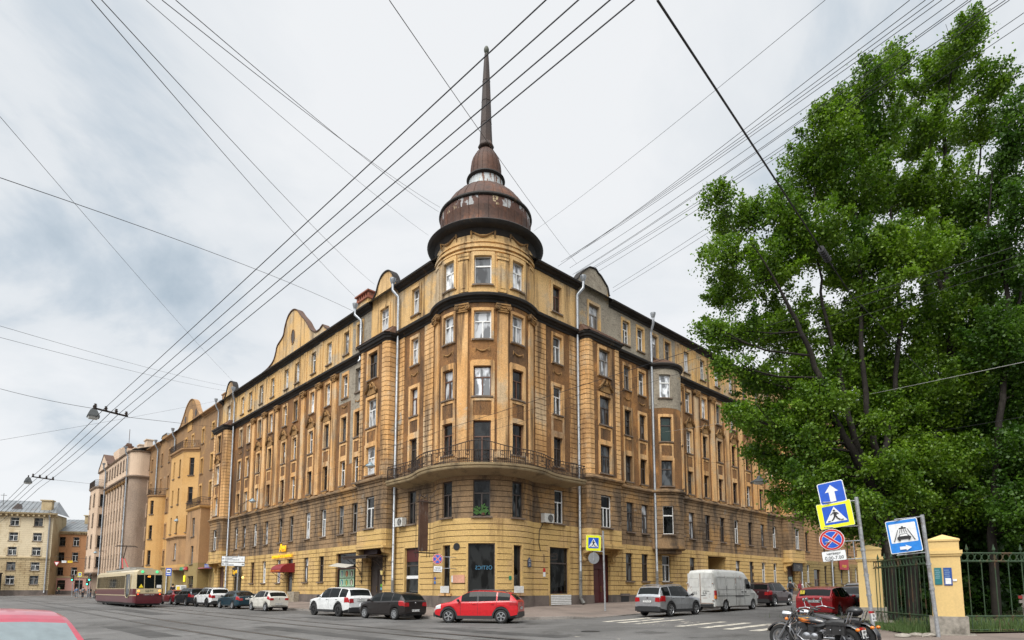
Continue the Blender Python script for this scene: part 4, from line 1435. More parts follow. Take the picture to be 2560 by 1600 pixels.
def build_orange():
 U0, U1 = 46.85, 83.0
 root = thing('apartment_house', tuple(PL(62)) + (.3,), 0, 'orange and umber apartment house with arched gable, left of the tower house', 'apartment house')
 H = House(root, 70)
 rng = random.Random(5)
 w = Path([PL(U0), PL(U1)], 1, U0); w.s = [U0, U1]
 mats = [M_NBR_OC, M_NBR, M_OLIVE, M_BROWN2, M_NBR, M_CORN, M_GRAN, M_GREY, M_JOINT, M_SILL]
 r = [(U0, U1, -.3, 1.0, .06, GR), (U0, U1, 1.0, 4.9, 0, 2), (U0, U1, 4.9, 25, 0, 1), (66.5, U1, 4.9, 25, 0, 4), (67.0, 71.5, 4.9, 13.0, 0, 0), (U0, U1, 4.85, 5.0, .1, 2)]
 rows = [(21.1, 23.1), (17.0, 19.0), (13.35, 15.4), (9.4, 11.5), (5.4, 7.5)]
 wall_rows(r, H, w, [49.9, 54.0], rows, .95, rng, 0)
 wall_rows(r, H, w, [67.6, 70.2, 74.4, 77.4, 80.5], rows, .9, rng, 3)
 wall_rows(r, H, w, [58.6, 61.8], [rows[0]], .9, rng, 0)
 for c, ww in ((58.5, 2.0), (70.4, 1.2), (74.6, 1.2), (78, 1.2), (81, 1.2)):
  r.append((c - ww / 2, c + ww / 2, .9, 4.0, None, 0)); H.window(w, c, .9, 4.0, ww, 'S', M_FDARK, G_DARK)
 wpart('wall', relief(w, r, zmin=-.3, zmax=25.0), mats, root)
 for a_, b_ in ((U0, 54.2), (67.2, 72.0), (75.4, U1)): wpart('eave', sweep(w, a_, b_, EAVE_PROF), M_BROWN2, root)
 # arched gable with niche and two round eyes
 g = [(54.2, 24.9), (54.2, 25.2)] + scurve([(54.6, 25.2), (56.0, 25.5), (57.4, 26.7), (58.6, 28.0), (60.4, 28.6), (62.2, 28.1), (63.6, 26.9), (65.2, 25.6), (66.8, 25.2)], 4) + [(67.2, 25.2), (67.2, 24.9)]
 gb = gable(g, w, root, mat=M_NBR, coping=M_BROWN2)
 m = MB()
 m.prism([(59.3, 24.0), (61.3, 24.0), (61.3, 26.2)] + [(60.3 + cos(t * pi / 8), 26.2 + sin(t * pi / 8)) for t in range(1, 8)] + [(59.3, 26.2)], lambda a, b, d: w.P(a, b, d), .02, .07)
 wpart('niche', m, M_NBR_OC, gb)
 for c in (57.9, 62.8):
  m = MB(); m.prism([(c + .38 * cos(k * pi / 8), 26.2 + .5 * sin(k * pi / 8)) for k in range(16)], lambda a, b, d: w.P(a, b, d), .02, .06)
  wpart('oculus', m, M_FDARK, gb)
 # tall faceted bay
 bay = Path([PL(55.0, -.1), PL(56.9, 1.5), PL(62.8, 1.5), PL(65.0, -.1)], 1)
 S0, S1, S2, S3 = bay.s
 rr = [(S0, S3, 5.0, 8.75, 0, 3), (S0, S3, 8.75, 20.6, 0, 0)]
 for z0, z1 in ((17.0, 19.4), (13.2, 15.4), (9.3, 11.6)):
  for c in (S0 + 1.25, S1 + 1.5, S1 + 4.3):
   add_window(rr, H, bay, c, z0, z1, .7, rng, 'S', None, fm=M_FDARK, gm=G_DARK, wide=.1)
 add_window(rr, H, bay, S1 + 1.6, 5.7, 7.9, 1.1, rng, 'T', None, fm=M_FWHITE, gm=G_GREY)
 bw = wpart('bay', relief(bay, rr, zmin=4.6, zmax=20.6), mats, root)
 wpart('bay_cornice', sweep(bay, S0, S3, [(-.02, 20.2), (.05, 20.2), (.10, 20.4), (.28, 20.5), (.32, 20.7), (-.9, 20.72)]), M_BROWN2, bw)
 wpart('bay_cornice', sweep(bay, S0, S3, [(-.02, 8.5), (.06, 8.5), (.1, 8.65), (.25, 8.7), (.25, 8.85), (-.02, 8.95)]), M_BROWN2, bw)
 m = MB(); iron_rail(m, [bay.at(s, .2) for s in (S0 + .2, S1, S2, S3 - .2)], 20.72, 1.0); wpart('railing', m, M_IRON, bw)
 m = MB(); m.prism([tuple(bay.at(s, 0)) for s in (S0, S1, S2, S3)], lambda a, b, d: (a, b, d), 4.3, 4.6); wpart('bay_base', m, M_BROWN2, bw)
 # low bay with a balcony on top
 lb = Path([PL(49.0, -.1), PL(49.0, 1.25), PL(54.6, 1.25), PL(54.6, -.1)], 1)
 t0, t1, t2, t3 = lb.s
 rr = [(t0, t3, -.3, 5.0, 0, 2), (t0, t3, 5.0, 12.1, 0, 3)]
 for z0, z1 in ((8.4, 10.8), (4.9, 7.2)):
  add_window(rr, H, lb, (t1 + t2) / 2, z0, z1, 1.2, rng, 'T', None, fm=M_FGREY, gm=G_GREY)
 rr.append((t1 + 1.6, t2 - 1.4, .6, 3.4, None, 0)); H.window(lb, (t1 + t2) / 2 + .1, .6, 3.4, 2.6, 'W', M_FDARK, G_DARK)
 bw = wpart('bay', relief(lb, rr, zmin=-.3, zmax=12.1), mats, root)
 m = MB(); sweep(lb, t0, t3, [(-.02, 11.8), (.06, 11.8), (.2, 11.95), (.24, 12.15), (-1.3, 12.17)], 0, m); wpart('bay_cornice', m, M_NBR_OC, bw)
 m = MB(); iron_rail(m, [lb.at(s, .15) for s in (t0 + .1, t1, t2, t3 - .1)], 12.17, 1.05); wpart('railing', m, M_IRON, bw)
 # round bay further on
 C = PL(73.2, -.3); n = 12; ba = atan2(nL.x, -nL.y)
 pts = [C + 2.1 * Vector((sin(ba - radians(86) + radians(172) * k / n), -cos(ba - radians(86) + radians(172) * k / n))) for k in range(n + 1)]
 rb = Path(pts, -1); tt = rb.s[-1]
 rr = [(0, tt, 4.0, 16.0, 0, 0)]
 for z0, z1 in ((13.1, 15.2), (9.3, 11.4), (5.4, 7.6)):
  for f in (.34, .66): add_window(rr, H, rb, tt * f, z0, z1, .7, rng, 'S', None, fm=M_FDARK, gm=G_DARK)
 bw = wpart('bay', relief(rb, rr, zmin=4.0, zmax=16.0), mats, root)
 m = MB(); sweep(rb, 0, tt, [(-.02, 15.7), (.2, 15.9), (.24, 16.05), (-1.5, 16.07)], 0, m); wpart('bay_cornice', m, M_BROWN2, bw)
 m = MB(); iron_rail(m, [rb.at(tt * k / 8, .1) for k in range(9)], 16.07, 1.0); wpart('railing', m, M_IRON, bw)
 # second small gable and roof and chimneys
 gable([(72.0, 24.9), (72.0, 25.6), (72.4, 26.0), (75.0, 26.0), (75.4, 25.6), (75.4, 24.9)], w, root, mat=M_NBR, coping=M_ROOF)
 m = MB()
 m.quad(w.P(U0, 25.1, .4), w.P(U1, 25.1, .4), w.P(U1, 27.6, -6), w.P(U0, 27.6, -6)); m.quad(w.P(U0, 27.6, -6), w.P(U1, 27.6, -6), w.P(U1, 25, -12), w.P(U0, 25, -12))
 m.quad(w.P(U1, -.3, 0), w.P(U1, -.3, -12), w.P(U1, 25, -12), w.P(U1, 25, 0))
 wpart('roof', m, M_ROOF, root)
 for u in (50.5, 68.5):
  m = MB(); M = Matrix.Translation(w.P(u, 26.2, -1.6)) @ Matrix.Rotation(rz_of(nL), 4, 'Z'); m.box((0, 0, 0), (1.3, .8, 2.2), 0, M); m.box((0, 0, 1.15), (1.5, 1.0, .14), 0, M)
  wpart('chimney', m, M_BROWN2, root)
 downpipe(root, w, 66.9, .6, 25.2, .2, .12); downpipe(root, w, 76.6, .6, 25.2, .2, .12); downpipe(root, w, 47.6, 20.4, 25.2, .2, .1)
 H.finish()

def build_pink():
 root = thing('apartment_house', tuple(PL(98, 2)) + (.4,), 0, 'pinkish beige apartment house with tall pilasters far along the left street', 'apartment house')
 H = House(root, 70)
 rng = random.Random(8)
 D = 2.6
 c = PL(83.9, D - 1.6)
 arc = []
 for k in range(9):
  a = (pi / 2) * k / 8
  # from the end wall (normal -dL) round to the street front (normal nL)
  nn = -dL * cos(a) + nL * sin(a)
  arc.append(c + nn * 1.6)
 p = Path([PL(82.3, -4)] + arc + [PL(110.6, D)], 1)
 tot = p.s[-1]
 sa, sb = p.s[1], p.s[9]
 mats = [M_PINK, M_PINKD, M_PINKD, M_PINKD, M_PINK, M_CORN, M_GRAN, M_GREY, M_JOINT, M_SILL]
 r = [(0, tot, -.3, 1.2, .06, GR), (0, tot, 1.2, 20.4, 0, 1), (0, tot, 20.4, 24.7, 0, 0)]
 wall_rows(r, H, p, [sa - 1.5], [(21.6, 23.9), (17.5, 19.6), (13.6, 15.7), (9.7, 11.8), (5.6, 7.9), (1.9, 4.0)], 1.1, rng, 0, fm=M_FWHITE)
 cols = [sb + 2.1 + 2.3 * k for k in range(8)]
 rows = [(21.9, 23.7), (17.4, 19.3), (13.6, 15.5), (9.7, 11.7), (5.7, 7.7), (1.9, 4.0)]
 wall_rows(r, H, p, cols, rows, .85, rng, 1, gm=G_DARK)
 wpart('wall', relief(p, r, zmin=-.3, zmax=24.7), mats, root)
 m = MB(); sweep(p, 0, tot, [(-.02, 20.0), (.1, 20.05), (.14, 20.2), (.4, 20.3), (.44, 20.5), (-.02, 20.65)], 0, m); sweep(p, 0, tot, [(-.02, 24.5), (.2, 24.55), (.3, 24.7), (-1, 24.8)], 0, m)
 wpart('cornice', m, M_PINKD, root)
 cap = bpy.data.meshes.get('capital')
 for k in range(9):
  s = sb + .95 + 2.3 * k
  m = MB(); sweep(p, s - .36, s + .36, [(-.02, 1.3), (.16, 1.3), (.16, 19.4), (-.02, 19.4)], 0, m); wpart('pilaster', m, M_PINK, root)
  put(cap, 'capital', root, p, s, 19.35, .08)
 # end bay
 b = Path([PL(103.2, D - .1), PL(103.2, D + 1.0), PL(103.9, D + 1.4), PL(109.4, D + 1.4), PL(110.1, D + 1.0), PL(110.1, D - .1)], 1)
 rr = [(0, b.s[-1], 4.8, 21.0, 0, 0)]
 for z0, z1 in ((17.3, 19.6), (13.4, 15.8), (9.5, 11.8), (5.8, 7.8)):
  for f in ((b.s[2] + b.s[3]) / 2 - 2, (b.s[2] + b.s[3]) / 2 + 2): add_window(rr, H, b, f, z0, z1, .95, rng, 'T', 1)
  add_window(rr, H, b, (b.s[0] + b.s[1]) / 2, z0, z1, .6, rng, 'S', None, fm=M_FDARK, gm=G_DARK)
 bw = wpart('bay', relief(b, rr, zmin=4.8, zmax=21.0), mats, root)
 wpart('bay_cornice', sweep(b, 0, b.s[-1], [(-.02, 20.6), (.2, 20.8), (.3, 21.05), (-1.2, 21.1)]), M_PINKD, bw); wpart('bay_base', sweep(b, 0, b.s[-1], [(-1.2, 4.3), (-.3, 4.5), (.12, 4.75), (.12, 4.95), (-.02, 5.0)]), M_PINKD, bw)
 m = MB(); iron_rail(m, [b.at(s, .2) for s in b.s], 21.1, 1.2); wpart('railing', m, M_IRON, bw)
 w = Path([PL(102.5, D), PL(110.6, D)], 1, 102.5); w.s = [102.5, 110.6]
 gable([(102.8, 24.6), (102.5, 24.9), (102.5, 25.3), (106.8, 27.8), (111.1, 25.3), (111.1, 24.9), (110.6, 24.6)], w, root, mat=M_PINK, coping=M_HOOD, thick=1.4)
 m = MB()
 M = Matrix.Translation(w.P(107, 28.4, -4)) @ Matrix.Rotation(rz_of(nL), 4, 'Z'); m.box((0, 0, -1), (5.5, 4, 3.2), 0, M); m.box((0, 0, .7), (4.2, 3, .6), 0, M)
 wpart('attic', m, M_PINK, root)
 m = MB(); M = Matrix.Translation(w.P(107, 29.1, -4)) @ Matrix.Rotation(rz_of(nL), 4, 'Z'); m.box((0, 0, .55), (1.7, 1.5, 1.1), 0, M); m.box((0, 0, 1.35), (1.3, 1.1, .6), 0, M, .7); m.tube([M @ Vector((0, 0, 1.5)), M @ Vector((0, 0, 4.6))], .05, 5)
 wpart('turret', m, M_HOOD, root)
 m = MB()
 q = lambda u, z, d: (PL(u, d).x, PL(u, d).y, z)
 m.quad(q(82.4, 24.8, D), q(110.6, 24.8, D), q(110.6, 27, -4), q(82.4, 27, -4)); m.quad(q(82.4, 27, -4), q(110.6, 27, -4), q(110.6, 24, -11), q(82.4, 24, -11)); m.quad(q(110.6, -.3, D), q(110.6, -.3, -11), q(110.6, 25, -11), q(110.6, 25, D))
 wpart('roof', m, M_ROOF, root)
 for u in (85, 90, 93.5, 97):
  m = MB(); M = Matrix.Translation(q(u, 25.9, -.2)) @ Matrix.Rotation(rz_of(nL), 4, 'Z'); m.box((0, 0, 0), (1.7, .9, 2.4), 0, M); m.box((0, 0, 1.25), (2.0, 1.2, .16), 0, M)
  wpart('chimney', m, M_PINK, root)
 downpipe(root, p, sb + .3, .6, 25.0, .25, .13); downpipe(root, p, sb + 18.6, .6, 25.0, .25, .13)
 H.finish()

def build_cream():
 a, b = Vector((-118, 108.5)), Vector((-90.2, 118.2))
 p = Path([a, b], -1); L_ = p.s[-1]
 root = thing('apartment_house', (b.x, b.y, .9), 0, 'cream stone five storey block with pale metal roof at the left edge, behind the crossing', 'apartment house')
 H = House(root, 100)
 rng = random.Random(3)
 mats = [M_STONE, M_STONED, M_STONED, M_STONED, M_STONE, M_CORN, M_GRAN, M_GREY, M_JOINT, M_SILL]
 r = [(0, L_, -.3, 1.6, .08, GR)] + courses(0, L_, 1.6, 7.7, 1, 1.5) + [(0, L_, 7.7, 8.0, .15, 1)]
 z = 8.0
 r.append((0, L_, 8.0, 16.2, 0, 0))
 for i in range(20):
  zz = 8.4 + i * .41
  r.append((0, L_, zz - .015, zz + .015, -.02, 1))
 cols = [L_ - 2.4 - 3.85 * k for k in range(7)]
 for i, (z0, z1) in enumerate(((14.0, 15.6), (11.1, 12.7), (8.3, 9.9), (5.4, 7.0), (2.7, 4.4))):
  for k, c in enumerate(cols):
   add_window(r, H, p, c, z0, z1, 1.45, rng, 'T', 0 if z0 > 8 else None, fm=M_FWHITE if (i + k) % 4 else M_FGREY, gm=G_GREY, wide=.16)
 wpart('wall', relief(p, r, zmin=-.3, zmax=16.2), mats, root)
 m = MB(); sweep(p, -.4, L_ + .6, [(-.02, 15.8), (.2, 15.9), (.3, 16.1), (.9, 16.3), (1.0, 16.55), (-.1, 16.7)], 0, m)
 for k in range(34): m.box((0, 0, 0), (.3, .6, .35), 0, Matrix.Translation(p.P(L_ * (k + .5) / 34, 16.05, .45)) @ Matrix.Rotation(rz_of(p.n[0]), 4, 'Z'))
 wpart('cornice', m, M_STONED, root)
 m = MB(); m.quad(p.P(-.4, 16.6, .8), p.P(L_ + .5, 16.6, .8), p.P(L_ - 1.2, 19.6, -6), p.P(-.4, 19.6, -6)); m.add([p.P(L_ + .5, 16.6, .8), p.P(L_ + .5, 16.6, -7), p.P(L_ - 1.2, 19.6, -6)], [(0, 1, 2)])
 sw = MB(); sw.quad(p.P(L_, -.3, 0), p.P(L_, -.3, -7), p.P(L_, 16.5, -7), p.P(L_, 16.5, 0)); wpart('side_wall', sw, M_STONED, root)
 for k in range(40):
  f = k / 39; m.tube([Vector(p.P(L_ * f, 16.66, .75)), Vector(p.P((L_ - 1.2) * f, 19.64, -5.9))], .03, 4)
 wpart('roof', m, M_ROOF, root)
 m = MB(); M = Matrix.Translation(p.P(L_ - 1.6, 17.9, -1.4)) @ Matrix.Rotation(rz_of(p.n[0]), 4, 'Z'); m.box((0, 0, 0), (1.7, 1.2, 2.6), 0, M); m.box((0, 0, 1.35), (2.1, 1.6, .2), 0, M)
 wpart('chimney', m, M_STONED, root)
 for s in (L_ - 6.4,):
  m = MB(); m.add([p.P(s - .9, 17.35, -.9), p.P(s + .9, 17.35, -.9), p.P(s, 18.5, -1.0), p.P(s, 18.5, -3)], [(0, 1, 2), (1, 3, 2), (0, 2, 3)]); wpart('dormer', m, M_FDARK, root)
 for s in (L_ - 9.5, L_ - 14):
  m = MB(); m.tube([p.P(s, 18.3, -3), p.P(s, 20.6, -3)], .05, 4); m.tube([p.P(s - .5, 20.2, -3), p.P(s + .5, 20.2, -3)], .04, 4); wpart('antenna', m, M_IRON, root)
 downpipe(root, p, L_ - .5, .8, 16.4, .25, .15)
 H.finish()

def build_terracotta():
 a, b = Vector((-97, 121)), Vector((-78, 124.5))
 p = Path([a, b], -1); L_ = p.s[-1]
 root = thing('low_house', (-88, 123, 1), 0, 'terracotta coloured low house with pink shop front beside the cream block', 'house')
 H = House(root, 100); rng = random.Random(9)
 mats = [M_TERRA, M_ROSE, M_STONED, M_TERRA, M_TERRA, M_CORN, M_GRAN, M_GREY, M_JOINT, M_SILL]
 r = [(0, L_, -.3, 1.5, .05, GR), (0, L_, 1.5, 4.3, 0, 1), (0, L_, 4.3, 13.2, 0, 0), (0, L_, 4.1, 4.35, .15, 2)]
 for i in range(18): r.append((0, L_, 4.8 + i * .46, 4.83 + i * .46, -.03, 3))
 cols = [3.6 + 2.5 * k for k in range(6)]
 for k, c in enumerate(cols):
  for z0, z1 in ((10.5, 12.3), (7.4, 9.2), (4.6, 6.2)): add_window(r, H, p, c, z0, z1, 1.15, rng, 'T', 0, fm=M_FDARK if k != 2 else M_FWHITE, gm=G_DARK, wide=.15)
 for c in (3.2, 6.4, 9.6, 12.6): r.append((c - .75, c + .75, 1.7, 3.6, None, 0)); H.window(p, c, 1.7, 3.6, 1.5, 'S', M_FBROWN, G_DARK)
 wpart('wall', relief(p, r, zmin=-.3, zmax=13.2), mats, root)
 m = MB(); sweep(p, -.2, L_, [(-.02, 12.8), (.15, 12.9), (.2, 13.1), (.5, 13.2), (.55, 13.4), (-.1, 13.5)], 0, m)
 for k in range(40): m.box((0, 0, 0), (.25, .3, .22), 0, Matrix.Translation(p.P(L_ * (k + .5) / 40, 13.0, .2)) @ Matrix.Rotation(rz_of(p.n[0]), 4, 'Z'))
 wpart('cornice', m, M_STONED, root)
 m = MB(); m.quad(p.P(-.2, 13.45, .5), p.P(L_, 13.45, .5), p.P(L_, 16.6, -7), p.P(-.2, 16.6, -7))
 for k in range(26): m.tube([Vector(p.P(L_ * k / 25, 13.5, .45)), Vector(p.P(L_ * k / 25, 16.62, -6.9))], .03, 4)
 wpart('roof', m, M_ROOF, root)
 m = MB(); M = Matrix.Translation(p.P(9, 16.2, -5)) @ Matrix.Rotation(rz_of(p.n[0]), 4, 'Z'); m.box((0, 0, 0), (2.4, 1.2, 2), 0, M); m.box((0, 0, 1.05), (2.8, 1.5, .2), 0, M); wpart('chimney', m, M_STONED, root)
 H.finish()

def build_right_far():
 U0, U1 = 47.65, 88
 root = thing('apartment_house', tuple(PR(56)) + (.5,), 0, 'brown plastered apartment house half hidden behind the poplars at right', 'apartment house')
 H = House(root, 70); rng = random.Random(21)
 w = Path([PR(U0), PR(U1)], -1, U0); w.s = [U0, U1]
 mats = [M_BROWN2, M_NBR, M_OLIVE, M_BROWN2, M_NBR, M_CORN, M_GRAN, M_GREY, M_JOINT, M_SILL]
 r = [(U0, U1, -.3, 1.3, .06, GR)] + courses(U0, U1, 1.3, 5.2, 2, 1.2) + courses(U0, U1, 5.2, 9.3, 3, 1.2) + [(U0, U1, 9.3, 25.6, 0, 0)]
 cols = [55.3 + 2.9 * k for k in range(11)]
 wall_rows(r, H, w, [49.6] + cols, [(21.9, 23.9), (18, 20), (14.2, 16.2), (10.4, 12.5)], .95, rng, 1, side='R')
 wall_rows(r, H, w, [49.6] + cols, [(6.3, 8.7), (2.5, 4.7)], .95, rng, None, side='R')
 r.append((51.3, 53.4, .5, 4.2, None, 0)); H.window(w, 52.35, .6, 4.2, 2.1, 'T', M_FBROWN, G_DARK)
 wpart('wall', relief(w, r, zmin=-.3, zmax=25.6), mats, root)
 m = MB(); sweep(w, U0, U1, CORN_PROF, 0, m); sweep(w, U0, U1, [(d, z + .5) for d, z in EAVE_PROF], 0, m); wpart('cornice', m, M_CORN, root)
 m = MB(); m.quad(w.P(U0, 25.7, .4), w.P(U1, 25.7, .4), w.P(U1, 28, -6), w.P(U0, 28, -6)); m.quad(w.P(U1, -.3, 0), w.P(U1, -.3, -12), w.P(U1, 25.6, -12), w.P(U1, 25.6, 0)); m.quad(w.P(U0, 25, -.0), w.P(U0, 25, -12), w.P(U0, 28, -12), w.P(U0, 28, -3)); wpart('roof', m, M_ROOF, root)
 m = MB(); M = Matrix.Translation(w.P(51, 28, -2)) @ Matrix.Rotation(rz_of(nR), 4, 'Z'); m.box((0, 0, 0), (1.2, .9, 3), 0, M); m.box((0, 0, 1.5), (1.5, 1.2, .2), 0, M); wpart('chimney', m, M_BRICK, root)
 downpipe(root, w, 57.0, .8, 25.2, .2, .11)
 H.finish()

build_orange(); build_pink(); build_cream(); build_terracotta(); build_right_far()

# ------------------------------------------------------------------ vehicles
M_TYRE = simple('tyre_rubber', (.018, .018, .018), .85)
M_BLK = simple('black_plastic', (.022, .022, .023), .55)
M_ALLOY = simple('alloy_rim', (.52, .53, .54), .3, .8)
M_ALLOYD = simple('dark_rim', (.06, .06, .062), .35, .6)
M_STEELCAP = simple('wheel_cover', (.42, .43, .44), .4, .5)
M_CGLASS = simple('car_glass', (.008, .010, .010), .04, 0, .14)
M_CGLASSL = simple('car_glass_sky_tone', (.17, .21, .22), .05, 0, .9)  # pale blue base colour stands in for sky reflected in the glass
M_TAIL = simple('tail_lamp_red', (.36, .012, .015), .15, 0, .7, coat=.6)
M_AMBER = simple('indicator_amber', (.72, .20, .02), .2, 0, .6)
M_HEAD = simple('head_lamp', (.62, .64, .64), .12, .1, .8)
M_PLATE = simple('plate_white', (.68, .68, .66), .5)
M_INK = simple('plate_ink', (.015, .015, .015), .6)
M_CHROME = simple('chrome', (.42, .42, .43), .2, 1.0)

def paint(name, col, metal=0.0, rough=.28):
 return simple(name, col, rough, metal, .4, coat=.4)

def interp(pts):
 xs = [p[0] for p in pts]; ys = [p[1] for p in pts]
 return lambda x: float(np.interp(x, xs, ys))

def smooth_profile(pts, n=5):
 return interp(sorted(scurve(pts, n)))

def wheel(root, x, y, R, w, rim, spokes=5, sgn=1, rimr=.66):
 t = MB()
 M = Matrix.Translation((x, y, R)) @ Matrix.Rotation(-sgn * pi / 2, 4, 'X')
 h = w / 2
 t.lathe([(R * .60, -h * .9), (R * .90, -h), (R * .985, -h * .75), (R, -h * .4), (R, h * .4), (R * .985, h * .75), (R * .90, h), (R * rimr, h * .92), (R * rimr, h * .3)], 28, 0, (0, 0, 0), M=M)
 wl = lpart('wheel', t, M_TYRE, root, True, 50)
 r = MB()
 r.lathe([(R * rimr, h * .93), (R * (rimr - .05), h * .95), (R * (rimr - .07), h * .72)], 28, 0, (0, 0, 0), M=M)
 r.lathe([(R * rimr, h * .35), (.001, h * .35)], 20, 1, (0, 0, 0), M=M)
 for k in range(spokes):
  a = 2 * pi * k / spokes + .3
  for da in ((-.10, .10) if spokes == 5 else (0,)):
   c = Vector((cos(a + da), sin(a + da), 0)); s = Vector((-sin(a + da), cos(a + da), 0))
   wd = R * (.045 if spokes == 5 else .05)
   i0, i1 = R * .12, R * (rimr - .03)
   q = [c * i0 + s * wd * .8, c * i0 - s * wd * .8, c * i1 - s * wd * 1.1, c * i1 + s * wd * 1.1]
   top = [M @ (p + Vector((0, 0, h * .86))) for p in q]; bot = [M @ (p + Vector((0, 0, h * .5))) for p in q]
   r.add(top + bot, [(0, 1, 2, 3), (0, 4, 5, 1), (1, 5, 6, 2), (2, 6, 7, 3), (3, 7, 4, 0)], 0)
 r.lathe([(R * .17, h * .6), (R * .16, h * .9), (.001, h * .92)], 12, 0, (0, 0, 0), M=M)
 lpart('rim', r, [rim, M_ALLOYD], wl, True, 40)
 return wl

def plate(root, text, loc, rz, tilt=0.0, w=.52, h=.112, size=.10):
 p = MB(); p.box((0, 0, 0), (w, .012, h)); p.box((0, .006, 0), (w + .02, .008, h + .02), 1)
 o = lpart('licence_plate', p, [M_PLATE, M_BLK], root)
 o.location = loc; o.rotation_euler = (tilt, 0, rz)
 lettering(text, size, M_INK, o, (0, -.008, 0), (pi / 2, 0, 0), .001)
 return o

def make_car(name, label, cat, loc, heading, L=4.3, W=1.78, H=1.5, wb=2.6, fo=.82, R=.31, kind='hatch', col=None, group='parked cars',
    rim=None, spokes=5, plate_text='', plate_z=.75, roof_rails=False, clad=False, tail='hatch', glassm=None, taily=None, low_plate=False, tail_size=None):
 root = thing(name, loc, heading - pi / 2 + pi / 2, label, cat, group)
 rim = rim or M_ALLOY
 glassm = glassm or M_CGLASS
 X = lambda x: L / 2 - x                              # x measured from the nose -> local forward axis
 xf, xr = fo, fo + wb
 k = L / 4.3
 hb = H * .60                                         # belt
 if kind == 'sedan':
  deck = smooth_profile([(0, H * .44), (.12, H * .50), (.5 * k, H * .575), (1.25 * k, H * .635), (2.4 * k, H * .655), (3.4 * k, H * .68), (L - .45, H * .70), (L - .06, H * .665), (L, H * .60)])
  roofk = [(1.15 * k, None), (1.85 * k, H * .96), (2.35 * k, H), (2.9 * k, H * .985), (3.25 * k, H * .93), (3.95 * k, None)]
  xA, xB, xC = 1.62 * k, 2.42 * k, 3.42 * k
 elif kind == 'suv':
  deck = smooth_profile([(0, H * .46), (.10, H * .53), (.45 * k, H * .585), (1.15 * k, H * .63), (2.4 * k, H * .645), (3.6 * k, H * .665), (L - .12, H * .665), (L, H * .62)])
  roofk = [(1.05 * k, None), (1.75 * k, H * .955), (2.2 * k, H), (3.0 * k, H), (3.75 * k, H * .965), (L - .28, H * .92), (L - .04, None)]
  xA, xB, xC = 1.5 * k, 2.36 * k, 3.32 * k
 else:
  deck = smooth_profile([(0, H * .44), (.12, H * .52), (.45 * k, H * .585), (1.05 * k, H * .645), (2.4 * k, H * .665), (3.5 * k, H * .69), (L - .10, H * .685), (L, H * .63)])
  roofk = [(.90 * k, None), (1.70 * k, H * .945), (2.2 * k, H), (2.9 * k, H * .99), (3.5 * k, H * .96), (L - .42, H * .91), (L - .05, None)]
  xA, xB, xC = 1.45 * k, 2.30 * k, 3.22 * k
 x0r, x1r = roofk[0][0], roofk[-1][0]
 rk = [(x, deck(x) + .02 if z is None else z) for x, z in roofk]
 rf0, rf1 = roofk[1][0], roofk[-2][0]
 rprof = smooth_profile(rk, 4)

 def zr(x):
  if x <= x0r or x >= x1r: return deck(x) + .025
  return max(deck(x) + .025, rprof(x))
 hwp = smooth_profile([(0, W * .36), (.08, W * .415), (.30, W * .465), (.9, W * .495), (L * .5, W * .5), (L - .6, W * .49), (L - .12, W * .455), (L, W * .425)])
 Ra = R * 1.20
 zb0 = .24 if kind != 'suv' else .28

 def zb(x):
  z = zb0 + (.10 * max(0, (.35 - x) / .35)) + .10 * max(0, (x - (L - .45)) / .45)
  for xc in (xf, xr):
   if abs(x - xc) < Ra: z = max(z, R + sqrt(Ra * Ra - (x - xc) ** 2))
  return z

 def sec(x):
  hw, b, d, t = hwp(x), zb(x), deck(x), zr(x)
  g = min(1, max(0, (t - d - .02) / (H * .30)))
  wr = hw * (.88 - .135 * g)
  P = [(hw * .93, b), (hw * .992, b + .10), (hw * 1.0, b + .48 * (d - b)), (hw * .985, d - .07), (hw * .955, d),
    None, (wr, d + .02 + (t - d - .02) * (.93 if g > .2 else .8)), (wr * .93, t - .012), (wr * .5, t + .010), (0, t + .018)]
  a, c = P[4], P[6]
  P[5] = (a[0] + (c[0] - a[0]) * .45 + .012 * g, a[1] + (c[1] - a[1]) * .5)
  if b > d - .2:  # deep arch
   P[1] = (hw * .992, b + .3 * (d - b)); P[2] = (hw, b + .55 * (d - b))
   P[3] = (hw * .985, b + .8 * (d - b))
  return P
 xs = set([0, .03, .08, .16, .3, .5, L - .5, L - .3, L - .16, L - .08, L - .03, L])
 for xc in (xf, xr):
  for f in (-1.0, -.97, -.86, -.65, -.35, 0, .35, .65, .86, .97, 1.0): xs.add(xc + f * Ra)
  xs.add(xc - Ra * 1.015); xs.add(xc + Ra * 1.015)
 for v in (x0r, rf0, rf1, x1r, xA, xB - .05, xB + .05, xC, xC + .07, xC - .02, xA - .12): xs.add(v)
 v = x0r
 while v < x1r: xs.add(v); v += .16
 xs = sorted(x for x in xs if 0 <= x <= L)
 xx = [xs[0]]
 for x in xs[1:]:
  if x - xx[-1] > .004: xx.append(x)
 xs = xx
 body, wind, back = MB(), MB(), MB()
 sides = {}
 S = [sec(x) for x in xs]
 np_ = 10

 def V(i, j, sg):
  y, z = S[i][j]
  return (X(xs[i]), sg * y, z)
 qx = roofk[-2][0]
